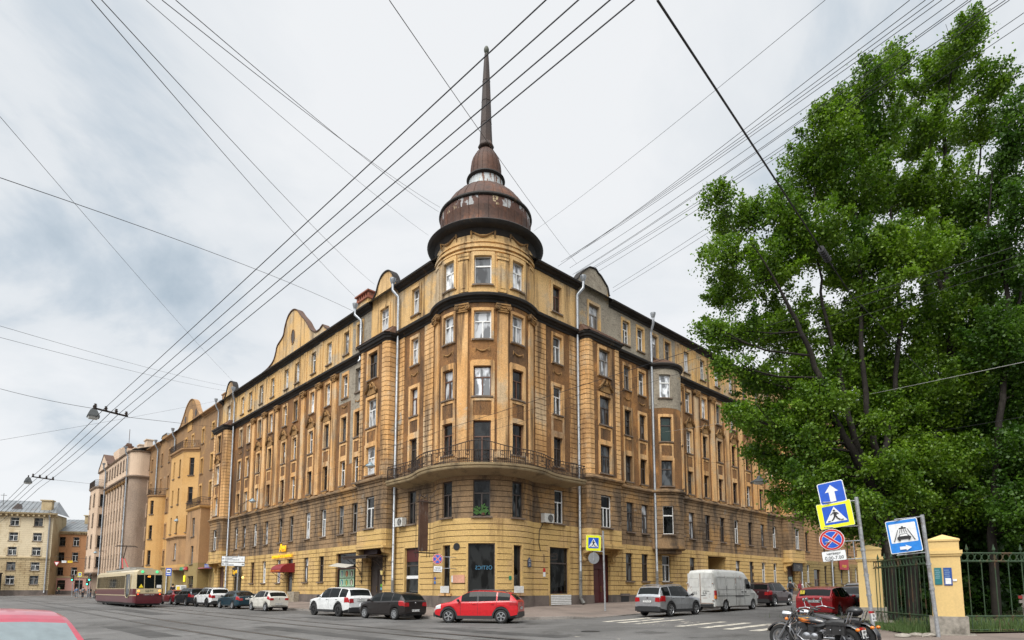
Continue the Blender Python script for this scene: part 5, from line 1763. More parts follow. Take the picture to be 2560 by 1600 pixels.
 for i in range(len(xs) - 1):
  xm = (xs[i] + xs[i + 1]) / 2
  for sg in (1, -1):
   for j in range(np_ - 1):
    q = [V(i, j, sg), V(i + 1, j, sg), V(i + 1, j + 1, sg), V(i, j + 1, sg)]
    tgt, mi = body, 0
    if j == 0 and clad: mi = 1
    if j in (4, 5):
     # side glass between pillars
     if xA < xm < xB - .05: tgt, mi = sides.setdefault((0, sg), MB()), 0
     elif xB + .05 < xm < xC: tgt, mi = sides.setdefault((1, sg), MB()), 0
     elif kind != 'sedan' and xC + .07 < xm < qx + .02: tgt, mi = sides.setdefault((2, sg), MB()), 0
     elif xB - .05 < xm < xB + .05: mi = 1
    if j >= 7:
     if x0r + .05 < xm < rf0 - .02: tgt, mi = wind, 0
     elif rf1 + .02 < xm < x1r - .03: tgt, mi = back, 0
    tgt.add(q if sg > 0 else q[::-1], [(0, 1, 2, 3)], mi)
 for i, e in ((0, 1), (len(xs) - 1, -1)):
  ring = [V(i, j, 1) for j in range(np_)] + [V(i, j, -1) for j in range(np_ - 2, -1, -1)]
  body.add(ring, [tuple(range(len(ring)))], 0)
 b = lpart('body', body, [col, M_BLK], root, True, 32)
 lpart('windscreen', wind, glassm, b, True); lpart('rear_window', back, glassm, b, True)
 for key, mb in sides.items(): lpart('side_window', mb, glassm, b, True)
 # dark underside
 u = MB()
 u.box((0, 0, .40), (L - .5, W * .62, .36)); u.box((0, 0, .62), (L - 1.1, W * .62, .25)); u.box((X(L - .32), 0, .36), (.5, W * .8, .22)); u.box((X(.35), 0, .36), (.5, W * .75, .2))
 lpart('underbody', u, M_BLK, root)
 # wheel-arch lips
 if clad:
  m = MB()
  for xc in (xf, xr):
   for sg in (1, -1):
    for t in range(14):
     a0, a1 = pi * t / 14, pi * (t + 1) / 14
     p = []
     for a in (a0, a1):
      for rr_ in (Ra - .02, Ra + .06):
       xq = xc + rr_ * cos(a)
       p.append((X(xq), sg * (hwp(min(max(xq, 0), L)) * 1.0 + .014), R + rr_ * sin(a)))
     m.add(p, [(0, 1, 3, 2)])
  lpart('arch_trim', m, M_BLK, root)
  m = MB()
  for sg in (1, -1): m.box((X((xf + xr) / 2), sg * W * .497, zb0 + .05), (wb - 2 * Ra, .03, .16))
  lpart('sill_trim', m, M_BLK, root)
  m = MB(); m.box((X(L - .06), 0, .42), (.16, W * .87, .24)); m.box((X(.05), 0, .40), (.16, W * .80, .2)); lpart('bumper', m, M_BLK, root)
 for x in (xf, xr):
  for sg in (1, -1): wheel(root, X(x), sg * (W / 2 - .10), R, .205, rim, spokes, sg)
 # lamps
 def patch(xa, xb, ta, tb, sg, off, nx=4, nt=4):
  m = MB()
  g = []
  for i in range(nx + 1):
   x = xa + (xb - xa) * i / nx
   s_ = sec(x); row = []
   for j in range(nt + 1):
    t = ta + (tb - ta) * j / nt
    a = int(min(t, 8)); f = t - a
    y = s_[a][0] + (s_[a + 1][0] - s_[a][0]) * f; z = s_[a][1] + (s_[a + 1][1] - s_[a][1]) * f
    row.append((X(x), sg * (y + off), z + off * .3))
   g.append(row)
  for i in range(nx):
   for j in range(nt): m.add([g[i][j], g[i + 1][j], g[i + 1][j + 1], g[i][j + 1]], [(0, 1, 2, 3)])
  return m
 ts = tail_size or (.42, 2.35, 3.9)
 for sg in (1, -1):
  m = patch(L - ts[0], L - .004, ts[1], ts[2], sg, .012)
  s_ = sec(L)
  def zt(t):
   a = int(t); return s_[a][1] + (s_[a + 1][1] - s_[a][1]) * (t - a)
  y1 = s_[2][0] + .01; y0 = y1 - (.30 if kind != 'van' else .12)
  z0, z1 = zt(ts[1]), zt(ts[2])
  xe = X(L) - .014
  m.add([(xe, sg * y1, z0), (xe, sg * y0, z0 + .02), (xe, sg * (y0 + .03), z1 - .01), (xe, sg * (y1 - .02), z1), (xe + .02, sg * y1, z0), (xe + .02, sg * y0, z0 + .02), (xe + .02, sg * (y0 + .03), z1 - .01), (xe + .02, sg * (y1 - .02), z1)], [(0, 1, 2, 3), (0, 4, 5, 1), (1, 5, 6, 2), (2, 6, 7, 3)])
  lpart('tail_lamp', m, M_TAIL, root, False)
  m = patch(.01, .40, 2.5, 3.95, sg, .012)
  lpart('head_lamp', m, M_HEAD, root, True)
  # mirror
  m = MB(); m.ball((X(xA - .12), sg * (W / 2 + .10), hb + .10 * H), .10, 6, 0, .75, 1.0, .72); m.box((X(xA - .12), sg * (W / 2), hb + .08 * H), (.06, .14, .05), 0)
  lpart('mirror', m, M_BLK if clad or kind == 'sedan' else col, root, True)
  for xh in (xB - .18, xC - .18):
   m = MB(); m.box((X(xh), sg * (hwp(xh) * .995 + .012), hb - .02), (.17, .03, .028)); lpart('door_handle', m, col if kind != 'suv' else M_CHROME, root)
  # door shut lines
  m = MB()
  for xd in (xA - .02, xB, xC + .02):
   s_ = sec(xd)
   for j in range(0, 4):
    (y0, z0), (y1, z1) = s_[j], s_[j + 1]
    m.add([(X(xd - .006), sg * (y0 + .003), z0), (X(xd + .006), sg * (y0 + .003), z0), (X(xd + .006), sg * (y1 + .003), z1), (X(xd - .006), sg * (y1 + .003), z1)], [(0, 1, 2, 3)])
  lpart('door_seam', m, M_BLK, root)
 if roof_rails:
  for sg in (1, -1):
   m = MB(); pts = []
   for t in range(9):
    x = rf0 + .1 + (rf1 - rf0 - .15) * t / 8
    pts.append((X(x), sg * (sec(x)[7][0] - .02), zr(x) + (.05 if 0 < t < 8 else -.01)))
   m.tube(pts, .02, 6); lpart('roof_rail', m, M_BLK if roof_rails == 'black' else M_CHROME, root, True)
 # tailgate details
 m = MB(); m.box((X(L) - .008, 0, .40 if not clad else .56), (.02, W * .70, .02)); lpart('bumper_seam', m, M_BLK, root)
 m = MB(); m.box((X(L - .02), 0, zr(L - .3) - .02), (.02, .02, .02));
 w_ = MB(); xw = x1r - .12
 w_.tube([(X(x1r - .04), 0, deck(L - .1) + .05), (X(x1r - .14), -.30, deck(L - .1) + .14)], .012, 5)
 if kind != 'sedan': lpart('wiper', w_, M_BLK, root)
 if plate_text:
  plate(root, plate_text, (X(L) - .022, 0, .50 if low_plate else plate_z), -pi / 2)
 bm = MB(); bm.lathe([(.001, .012), (.045, .012), (.055, 0)], 14, 0, (0, 0, 0), M=Matrix.Translation((X(L) - .004, 0, H * .60)) @ Matrix.Rotation(-pi / 2, 4, 'Y'))
 lpart('badge', bm, M_CHROME, root, True)
 return root

def along(a, b, W, left_near):
 """centre and heading of a car from its rear and front near-side wheel contacts"""
 h = (Vector(b) - Vector(a)).normalized()
 lf = Vector((-h.y, h.x))
 mid = (Vector(a) + Vector(b)) / 2
 return mid + lf * (W / 2 - .1) * (-1 if left_near else 1), atan2(h.y, h.x)

def park(name, label, cat, rear, front, left_near=True, shift=0.0, **kw):
 W = kw.get('W', 1.78)
 c, h = along(rear, front, W, left_near)
 L, wb, fo = kw['L'], kw['wb'], kw.get('fo', .82)
 off = L / 2 - (fo + wb / 2)
 hv = Vector((cos(h), sin(h)))
 c = c - hv * off * -1 if False else c - hv * (L / 2 - fo - wb / 2) * 1.0
 z = gz(*c)
 return make_car(name, label, cat, (c.x, c.y, z), h, **kw)

G_L = 'cars parked along the left street'
G_R = 'cars parked along the right street'
park('parked_car', 'bright red hatchback with black roof rails parked at the rounded corner', 'car', (-.48, 30.0), (-3.2, 30.6), L=4.35, W=1.78, H=1.60, wb=2.70, R=.335,
  col=paint('paint_red', (.50, .012, .018)), rim=M_ALLOY, plate_text='Т 571 МС', roof_rails='black', clad=True, group=G_L, tail_size=(.40, 2.6, 4.0))
park('parked_car', 'black hatchback with red tail lamps behind the red car, ahead of the corner', 'car', (-6.24, 33.08), (-8.5, 35.1), L=4.35, W=1.76, H=1.50, wb=2.75, R=.315,
  col=paint('paint_black_brown', (.022, .018, .017), .2), rim=M_STEELCAP, spokes=9, plate_text='Р 907 ХХ 98', low_plate=True, group=G_L)
park('parked_car', 'clean white sport utility car with grey wheels parked by the ornate doorway', 'car', (-10.37, 36.71), (-12.6, 38.85), L=4.85, W=1.92, H=1.74, wb=2.95, R=.375, kind='suv',
  col=paint('paint_white_pearl', (.66, .67, .66)), rim=M_ALLOYD, spokes=9, plate_text='С 954 ЕК', plate_z=.98, clad=True, group=G_L)
park('parked_car', 'small dirty white hatchback parked beside the red shop awning', 'car', (-18.05, 44.75), (-19.75, 46.35), L=3.55, W=1.66, H=1.50, wb=2.35, fo=.65, R=.29,
  col=paint('paint_white_dirty', (.56, .54, .48)), rim=M_STEELCAP, spokes=9, plate_text='В 482 ОМ', low_plate=True, group=G_L, tail_size=(.34, 2.6, 4.6))
park('parked_car', 'dark teal blue saloon parked between the small white hatchback and a white crossover', 'car', (-22.35, 48.85), (-24.2, 50.6), L=4.45, W=1.74, H=1.46, wb=2.55, R=.30, kind='sedan',
  col=paint('paint_teal', (.012, .045, .065), .3), rim=M_STEELCAP, spokes=9, plate_text='А 318 КР', plate_z=.82, group=G_L)
park('parked_car', 'white crossover with black cladding and roof rails, third from the tram', 'car', (-26.38, 52.8), (-28.3, 54.65), L=4.3, W=1.82, H=1.68, wb=2.67, R=.345, kind='suv',
  col=paint('paint_white', (.66, .67, .67)), rim=M_ALLOYD, plate_text='О 226 ВТ', plate_z=.9, clad=True, roof_rails='black', group=G_L)
park('parked_car', 'dark blue grey crossover parked between red saloon and white crossover', 'car', (-30.4, 56.9), (-32.35, 58.75), L=4.5, W=1.84, H=1.66, wb=2.67, R=.35, kind='suv',
  col=paint('paint_slate', (.03, .042, .055), .4), rim=M_ALLOY, clad=True, group=G_L)
park('parked_car', 'dark cherry saloon half hidden behind the front of the tram', 'car', (-33.9, 60.6), (-35.8, 62.4), L=4.55, W=1.74, H=1.45, wb=2.6, R=.31, kind='sedan',
  col=paint('paint_cherry', (.20, .012, .022), .2), rim=M_ALLOY, group=G_L)
# right street
park('parked_car', 'silver sport utility car with roof rails parked by the zebra crossing', 'car', (8.62, 33.35), (10.6, 35.3), False, L=4.5, W=1.82, H=1.70, wb=2.72, R=.355, kind='suv',
  col=paint('paint_silver', (.40, .41, .42), .55), rim=M_ALLOY, plate_text='Р 574 ЕР', plate_z=.83, clad=True, roof_rails='chrome', group=G_R)
park('parked_car', 'dark maroon crossover parked ahead of the rusty white van', 'car', (19.0, 44.2), (20.9, 46.0), False, L=4.25, W=1.80, H=1.72, wb=2.65, R=.345, kind='suv',
  col=paint('paint_maroon', (.042, .010, .014), .3), rim=M_ALLOY, clad=True, roof_rails='black', group=G_R)
make_car('parked_car', 'red hatchback with yellow beginner sticker parked behind the motorcycles', 'car', (15.55, 30.1, gz(15.5, 30)), radians(48), L=4.3, W=1.84, H=1.52, wb=2.6, R=.32,
   col=paint('paint_red_metal', (.40, .010, .016), .25), plate_text='Р 784 АА 98', plate_z=.84, group=G_R, tail_size=(.30, 2.8, 6.0))
make_car('parked_car', 'black saloon parked ahead of the red hatchback near the park fence', 'car', (18.6, 32.6, gz(18.6, 32.6)), radians(47), L=4.6, W=1.82, H=1.50, wb=2.7, R=.32, kind='sedan',
   col=paint('paint_black', (.010, .010, .012), .2), group=G_R)
make_car('parked_car', 'silver grey estate car parked beyond the black saloon near the fence', 'car', (23.2, 40.0, gz(23.2, 40.0)), radians(47), L=4.6, W=1.84, H=1.62, wb=2.7, R=.33, kind='suv',
   col=paint('paint_grey', (.30, .31, .32), .5), rim=M_ALLOY, roof_rails='black', group=G_R)
make_car('parked_car', 'dark grey hatchback parked farthest along the park fence', 'car', (27.2, 44.2, gz(27.2, 44)), radians(47), L=4.3, W=1.78, H=1.50, wb=2.6, R=.32,
   col=paint('paint_graphite', (.05, .055, .06), .4), group=G_R)
make_car('parked_car', 'dark olive car waiting by the people at the far crossing', 'car', (-62.5, 92.6, gz(-60, 92)), radians(128), L=4.4, W=1.78, H=1.55, wb=2.6, R=.32,
   col=paint('paint_olive', (.05, .045, .03), .2), group='cars on the left street')
make_car('parked_car', 'faded red saloon cropped at the bottom left corner of the picture', 'car', (-5.62, 6.35, 0), radians(136), L=4.4, W=1.74, H=1.44, wb=2.55, R=.31, kind='sedan',
   col=paint('paint_faded_red', (.42, .045, .075), .15), glassm=M_CGLASSL, group='cars near the camera')

# yellow sticker in the rear window of the red hatchback
for o in list(bpy.data.objects):
 if o.get('label', '').startswith('red hatchback with yellow'):
  m = MB(); m.box((0, 0, 0), (.015, .20, .19), 0)
  s_ = lpart('sticker', m, simple('sticker_yellow', (.80, .62, .02), .5), o); s_.location = (-2.0, .52, 1.25); s_.rotation_euler = (0, radians(28), 0)
  lettering('!', .17, M_INK, s_, (-.010, 0, 0), (pi / 2, 0, -pi / 2), .001)

def make_van():
 L, W, H = 6.0, 1.98, 2.62
 c, h = along((13.2, 37.9), (16.0, 40.55), W, False)
 hv = Vector((cos(h), sin(h)))
 wb, fo, R = 3.75, .95, .345
 c = c - hv * (L / 2 - fo - wb / 2)
 root = thing('delivery_van', (c.x, c.y, gz(*c)), h, 'battered white delivery van with high roof, rust and taped rear doors', 'van', G_R)
 mw = weathered('van_white', (.60, .60, .565), (.55, .555, .54), [((.24, .09, .03), 2.6, 1.3, .62, .65, .9), ((.24, .23, .20), 1.0, .5, .50, .66, .6), ((.10, .09, .075), 3.0, 1.0, .64, .68, .7)], scale=.8, rough=.4, bump=0, spec=.5, grain=.04)
 X = lambda x: L / 2 - x
 top = smooth_profile([(0, .95), (.08, 1.08), (.5, 1.26), (.85, 1.40), (1.1, 1.75), (1.45, 2.22), (1.75, 2.44), (2.2, 2.56), (3.2, 2.62), (5.4, 2.60), (5.8, 2.56), (5.95, 2.48), (6.0, 2.40)])
 hw = smooth_profile([(0, .74), (.12, .86), (.5, .95), (1.2, .985), (3, .99), (5.6, .985), (5.92, .965), (6.0, .93)])
 Ra = R * 1.2
 xf, xr = fo, fo + wb

 def zb(x):
  z = .30
  for xc in (xf, xr):
   if abs(x - xc) < Ra: z = max(z, R + sqrt(Ra * Ra - (x - xc) ** 2))
  return z

 def sec(x):
  w, b, t = hw(x), zb(x), top(x)
  m1 = max(b + .05, min(.70, t - .3)); m2 = max(m1 + .05, min(1.15, t - .12))
  tp = .90 if t > 2 else .94
  return [(w * .95, b), (w, b + .05 if b < .5 else b + .02), (w, m1), (w * .998, m2), (w * (.93 if t > 2 else .96), max(m2 + .02, t - .42)), (w * tp * .97, t - .18 if t > 2 else t - .03), (w * .80, t - .04), (w * .4, t), (0, t + .01)]
 xs = set([0, .04, .12, .3, .5, .85, 1.1, 1.3, 1.45, 1.75, 1.95, 2.2, 3.0, 3.8, 4.6, 5.4, 5.7, 5.85, 5.95, 6.0])
 for xc in (xf, xr):
  for f in (-1.015, -1, -.97, -.86, -.65, -.35, 0, .35, .65, .86, .97, 1, 1.015): xs.add(xc + f * Ra)
 xs = sorted(xs)
 S = [sec(x) for x in xs]
 body, ws = MB(), MB()
 for i in range(len(xs) - 1):
  xm = (xs[i] + xs[i + 1]) / 2
  for sg in (1, -1):
   for j in range(8):
    q = [(X(xs[a]), sg * S[a][b_][0], S[a][b_][1]) for a, b_ in ((i, j), (i + 1, j), (i + 1, j + 1), (i, j + 1))]
    tgt = body
    if j >= 6 and .9 < xm < 1.72: tgt = ws
    tgt.add(q if sg > 0 else q[::-1], [(0, 1, 2, 3)])
 for i in (0, len(xs) - 1):
  ring = [(X(xs[i]), y, z) for y, z in S[i]] + [(X(xs[i]), -y, z) for y, z in S[i][-2::-1]]
  body.add(ring, [tuple(range(len(ring)))])
 b = lpart('body', body, mw, root, True, 30)
 lpart('windscreen', ws, M_CGLASS, b, True)
 u = MB(); u.box((0, 0, .45), (L - .5, 1.3, .4)); lpart('underbody', u, M_BLK, root)
 for sg in (1, -1):
  m = MB(); m.add([(X(1.22), sg * .985, 1.42), (X(2.05), sg * .992, 1.42), (X(2.05), sg * .965, 2.05), (X(1.62), sg * .962, 2.05)], [(0, 1, 2, 3)])
  lpart('side_window', m, M_CGLASS, b)
  m = MB()
  for x0, x1 in ((2.45, 3.25), (3.45, 4.5), (4.65, 5.75)):       # pressed blank panels
   for (a0, a1, z0, z1) in ((x0, x1, 1.36, 1.385), (x0, x1, 2.085, 2.11), (x0, x0 + .025, 1.385, 2.085), (x1 - .025, x1, 1.385, 2.085)):
    f0 = .996 - (z0 - 1.36) * .045; f1 = .996 - (z1 - 1.36) * .045
    m.add([(X(a0), sg * f0, z0), (X(a1), sg * f0, z0), (X(a1), sg * f1, z1), (X(a0), sg * f1, z1)], [(0, 1, 2, 3)])
  lpart('panel_pressing', m, simple('van_shadow_gap', (.20, .20, .195), .6), b)
  m = MB()
  for xd in (2.2, 3.35, 4.58):
   m.box((X(xd), sg * .992, 1.0), (.014, .012, 1.2))
  m.box((X(3.6), sg * .996, .98), (4.2, .012, .02)); lpart('door_seam', m, M_BLK, root)
  m = MB(); m.box((X(2.9), sg * 1.0, .95), (1.1, .02, .06)); lpart('tape_strip', m, M_BLK, root)
  m = MB(); m.box((X(2.05), sg * 1.0, 1.22), (.2, .03, .05)); m.box((X(2.5), sg * 1.0, 1.22), (.2, .03, .05)); lpart('door_handle', m, M_BLK, root)
  m = MB(); m.box((X(1.35), sg * 1.13, 1.55), (.12, .2, .36)); m.box((X(1.35), sg * 1.0, 1.5), (.06, .1, .06)); lpart('mirror', m, M_BLK, root)
  m = MB(); m.box((X(5.93), sg * .955, 1.12), (.17, .10, .24), 0); m.box((X(5.93), sg * .955, .90), (.17, .10, .20), 1); m.box((X(5.93), sg * .955, 1.27), (.17, .10, .06), 0); lpart('tail_lamp', m, [M_TAIL, M_AMBER], root)
  m = MB(); m.box((X(.12), sg * .74, .88), (.18, .3, .2)); lpart('head_lamp', m, M_HEAD, root)
  for x in (xf, xr): wheel(root, X(x), sg * (W / 2 - .13), R, .22, M_STEELCAP, 9, sg, .60)
 # rear doors: two leaves with frames, hinges, rust
 for sg in (1, -1):
  m = MB()
  xe = X(L) - .012
  m.box((xe, sg * .435, 1.42), (.03, .84, 1.88), 0)
  for (a, z0, z1) in ((.435, 1.5, 2.05),):
   for (y0, y1, q0, q1) in ((.11, .76, z0, z0 + .02), (.11, .76, z1 - .02, z1), (.11, .13, z0, z1), (.74, .76, z0, z1)):
    m.box((xe - .017, sg * (y0 + y1) / 2, (q0 + q1) / 2), (.006, y1 - y0, q1 - q0), 1)
  m.box((xe - .016, sg * .02, 1.42), (.008, .016, 1.86), 2)
  m.box((xe - .016, sg * .435, .52), (.008, .8, .03), 2); m.box((xe - .016, sg * .3, .84), (.008, .3, .02), 2)
  for zh in (.72, 1.75): m.box((xe - .02, sg * .86, zh), (.05, .12, .09), 0); m.box((xe - .046, sg * .84, zh - .03), (.006, .08, .05), 2)
  lpart('rear_door', m, [mw, simple('van_panel_line', (.34, .34, .33), .6), simple('rust_orange', (.20, .075, .025), .9)], b)
 lettering('455', .24, M_INK, b, (X(L) - .034, .40, 1.13), (pi / 2, 0, -pi / 2), .001)
 lettering('6А', .24, M_INK, b, (X(L) - .034, -.30, 1.13), (pi / 2, 0, -pi / 2), .001)
 lettering('RUS', .07, M_INK, b, (X(L) - .034, -.62, 1.08), (pi / 2, 0, -pi / 2), .001)
 m = MB(); m.box((X(L) - .03, 0, .40), (.14, 1.7, .12)); lpart('bumper', m, M_BLK, root)
 m = MB(); m.tube([(X(L) - .03, -.05, 1.0), (X(L) - .03, -.35, 1.0)], .018, 5); m.tube([(X(L) - .03, -.2, 1.28), (X(L) - .03, -.6, 1.25)], .014, 5); lpart('door_handle', m, M_BLK, root)
 return root

make_van()

def make_tram():
 L, W = 17.2, 2.5
 n = 13.27
 p = st(n, 59.3 + L / 2)
 root = thing('tram', (p.x, p.y, gz(*st(n, 60)) + .02), atan2(-dL.y, -dL.x), 'cream and burgundy tram with number 40 coming down the left street', 'tram')
 cream = paint('tram_cream', (.46, .38, .235), 0, .45); red = paint('tram_burgundy', (.085, .010, .016), 0, .4)
 X = lambda x: L / 2 - x
 hw = interp([(0, .98), (.10, 1.06), (.5, 1.17), (1.6, 1.25), (L - 1.6, 1.25), (L - .5, 1.17), (L, 1.0)])
 nose = lambda z: .18 * max(0, (z - 1.3) / 1.9) ** 1.3      # windscreen leans back

 def ring(x):
  w = hw(x)
  return [(w * .93, .34), (w, .42), (w, .98), (w, 1.06), (w, 1.58), (w, 1.64), (w * .985, 2.75), (w * .95, 3.02), (w * .78, 3.20), (w * .4, 3.27), (0, 3.28)]
 xs = [0, .05, .15, .4, .9, 1.6, 2.2, 3.0] + [3 + (L - 6) * k / 6 for k in range(1, 7)] + [L - 2, L - 1, L - .4, L - .1, L]
 S = [ring(x) for x in xs]
 up, lo = MB(), MB()

 def pt(i, j, sg):
  y, z = S[i][j]
  xo = nose(z) if i < 5 else 0
  f = max(0, 1 - xs[i] / .9)
  return (X(xs[i]) - xo * f, sg * y, z)
 for i in range(len(xs) - 1):
  for sg in (1, -1):
   for j in range(10):
    q = [pt(i, j, sg), pt(i + 1, j, sg), pt(i + 1, j + 1, sg), pt(i, j + 1, sg)]
    (lo if j in (0, 1, 3) else up).add(q if sg > 0 else q[::-1], [(0, 1, 2, 3)])
 for i in (0, len(xs) - 1):
  for tgt, js in ((lo, range(0, 4)), (up, range(3, 11))):
   r_ = [pt(i, j, 1) for j in js] + [pt(i, j, -1) for j in reversed(list(js))]
   tgt.add(r_, [tuple(range(len(r_)))])
 body = lpart('body', up, cream, root, True, 35)
 lpart('lower_panel', lo, red, root, True, 35)
 # windscreen in three lights, following the leaning nose
 def front(y, z, o=.012): return (X(0) - nose(z) + o, y, z)
 for (a, b_) in ((-.95, -.42), (-.36, .36), (.42, .95)):
  m = MB(); m.add([front(a, 1.62), front(b_, 1.62), front(b_, 2.78), front(a, 2.78)], [(0, 1, 2, 3)]); lpart('windscreen', m, M_CGLASS, root)
 m = MB(); m.add([front(-.95, .95), front(.95, .95), front(.95, 1.02), front(-.95, 1.02)], [(0, 1, 2, 3)]); m.add([front(-.98, .5), front(.98, .5), front(.98, 1.18), front(-.98, 1.18)], [(0, 1, 2, 3)]); lpart('front_panel', m, red, root)
 lettering('40', .24, simple('sign_orange', (.9, .35, .03), .5, emit=(1.0, .32, .03), estr=1.6), root, front(-.05, 2.62, .03), (pi / 2, 0, pi / 2), .002)
 lettering('6879', .24, simple('tram_number', (.12, .13, .10), .6), root, front(.0, 1.40, .03), (pi / 2, 0, pi / 2), .003, sx=1.3)
 lettering('• ВЫНОС 1,5 м •', .11, simple('tram_white', (.75, .75, .72), .6), root, front(.0, 1.08, .03), (pi / 2, 0, pi / 2), .002)
 for y in (-.55, .55):
  m = MB(); m.lathe([(.001, .03), (.10, .03), (.12, 0)], 14, 0, (0, 0, 0), M=Matrix.Translation(front(y, 3.03, .03)) @ Matrix.Rotation(pi / 2, 4, 'Y')); lpart('marker_light', m, simple('lamp_green', (.1, .8, .3), .3, emit=(.1, .7, .3), estr=.35), root, True)
  m = MB(); m.lathe([(.001, .04), (.09, .04), (.11, 0)], 14, 0, (0, 0, 0), M=Matrix.Translation(front(y * 1.45, 1.40, .02)) @ Matrix.Rotation(pi / 2, 4, 'Y')); lpart('head_lamp', m, simple('lamp_amber', (.9, .45, .12), .3, emit=(1.0, .5, .12), estr=.5), root, True)
  m = MB(); m.lathe([(.001, .03), (.06, .03), (.07, 0)], 10, 0, (0, 0, 0), M=Matrix.Translation(front(y * 1.5, 1.12, .02)) @ Matrix.Rotation(pi / 2, 4, 'Y')); lpart('indicator', m, simple('lamp_red', (.7, .05, .02), .3, emit=(.9, .1, .03), estr=.7), root, True)
 m = MB(); m.add([front(-.80, 1.68, .02), front(-.45, 1.68, .02), front(-.62, 2.0, .02)], [(0, 1, 2)]); m.add([front(.55, 1.66, .02), front(.9, 1.66, .02), front(.9, 1.92, .02), front(.55, 1.92, .02)], [(0, 1, 2, 3)], 1)
 lpart('sticker', m, [simple('sticker_yellow', (.80, .62, .02), .5), M_PLATE], root)
 for sg in (1, -1):
  # side windows and doors
  x = 3.6
  for k in range(7):
   m = MB(); x0, x1 = x - .55, x + 1.16; x += 1.8
   m.add([(X(x0), sg * 1.258, 1.64), (X(x1), sg * 1.258, 1.64), (X(x1), sg * 1.243, 2.74), (X(x0), sg * 1.243, 2.74)], [(0, 1, 2, 3)]); lpart('side_window', m, M_CGLASS, root)
  m = MB(); pts = [(1.0, 1.9), (1.0, 2.7), (1.1, 2.85), (2.55, 2.85), (2.65, 2.7), (2.65, 1.35), (2.5, .98), (2.1, .82), (1.5, .82), (1.2, 1.1)]
  pts = [(a, b_) for a, b_ in pts]
  m.add([(X(a), sg * (hw(a) * (1.0 if b_ < 1.7 else .99) + .02), b_) for a, b_ in pts], [tuple(range(len(pts)))]); lpart('door', m, M_CGLASS, root)
  m = MB(); ring_ = [(X(a), sg * (hw(a) + .025), b_) for a, b_ in pts]; m.tube(ring_, .03, 5, closed=True); lpart('door_frame', m, cream, root)
  m = MB(); m.box((X(L / 2 + 1.2), sg * 1.255, 1.02), (L - 5, .02, .07)); lpart('trim_strip', m, cream, root)
 for x in (3.6, L - 3.6):
  for dx in (-.9, .9):
   for sg in (1, -1):
    m = MB(); m.lathe([(.001, -.06), (.33, -.06), (.35, 0), (.35, .06), (.001, .06)], 16, 0, (0, 0, 0), M=Matrix.Translation((X(x + dx), sg * .78, .35)) @ Matrix.Rotation(pi / 2, 4, 'X')); lpart('wheel', m, M_BLK, root, True)
 m = MB(); m.box((0, 0, .34), (L - .6, 1.9, .3)); lpart('underbody', m, M_BLK, root)
 m = MB(); m.box((0, 0, 3.34), (L * .75, 1.3, .14)); m.box((2.5, 0, 3.46), (2.4, 1.2, .2)); lpart('roof_equipment', m, simple('tram_roof_grey', (.30, .29, .26), .6), root)
 # pantograph
 m = MB(); bx = -1.6
 m.box((bx, 0, 3.5), (1.6, 1.0, .1), 1); m.tube([(bx + .6, -.25, 3.55), (bx - .7, -.1, 4.6)], .05, 6, 0); m.tube([(bx + .6, .25, 3.55), (bx - .7, .1, 4.6)], .05, 6, 0); m.tube([(bx - .7, 0, 4.6), (bx + .3, 0, 5.75)], .04, 6, 1)
 m.tube([(bx + .3, -.95, 5.68), (bx + .3, -.75, 5.8), (bx + .3, .75, 5.8), (bx + .3, .95, 5.68)], .035, 6, 1); m.tube([(bx + .55, -.9, 5.70), (bx + .55, .9, 5.70)], .03, 6, 1)
 lpart('pantograph', m, [simple('pantograph_red', (.45, .05, .05), .5), M_IRON], root)
 return root

make_tram()

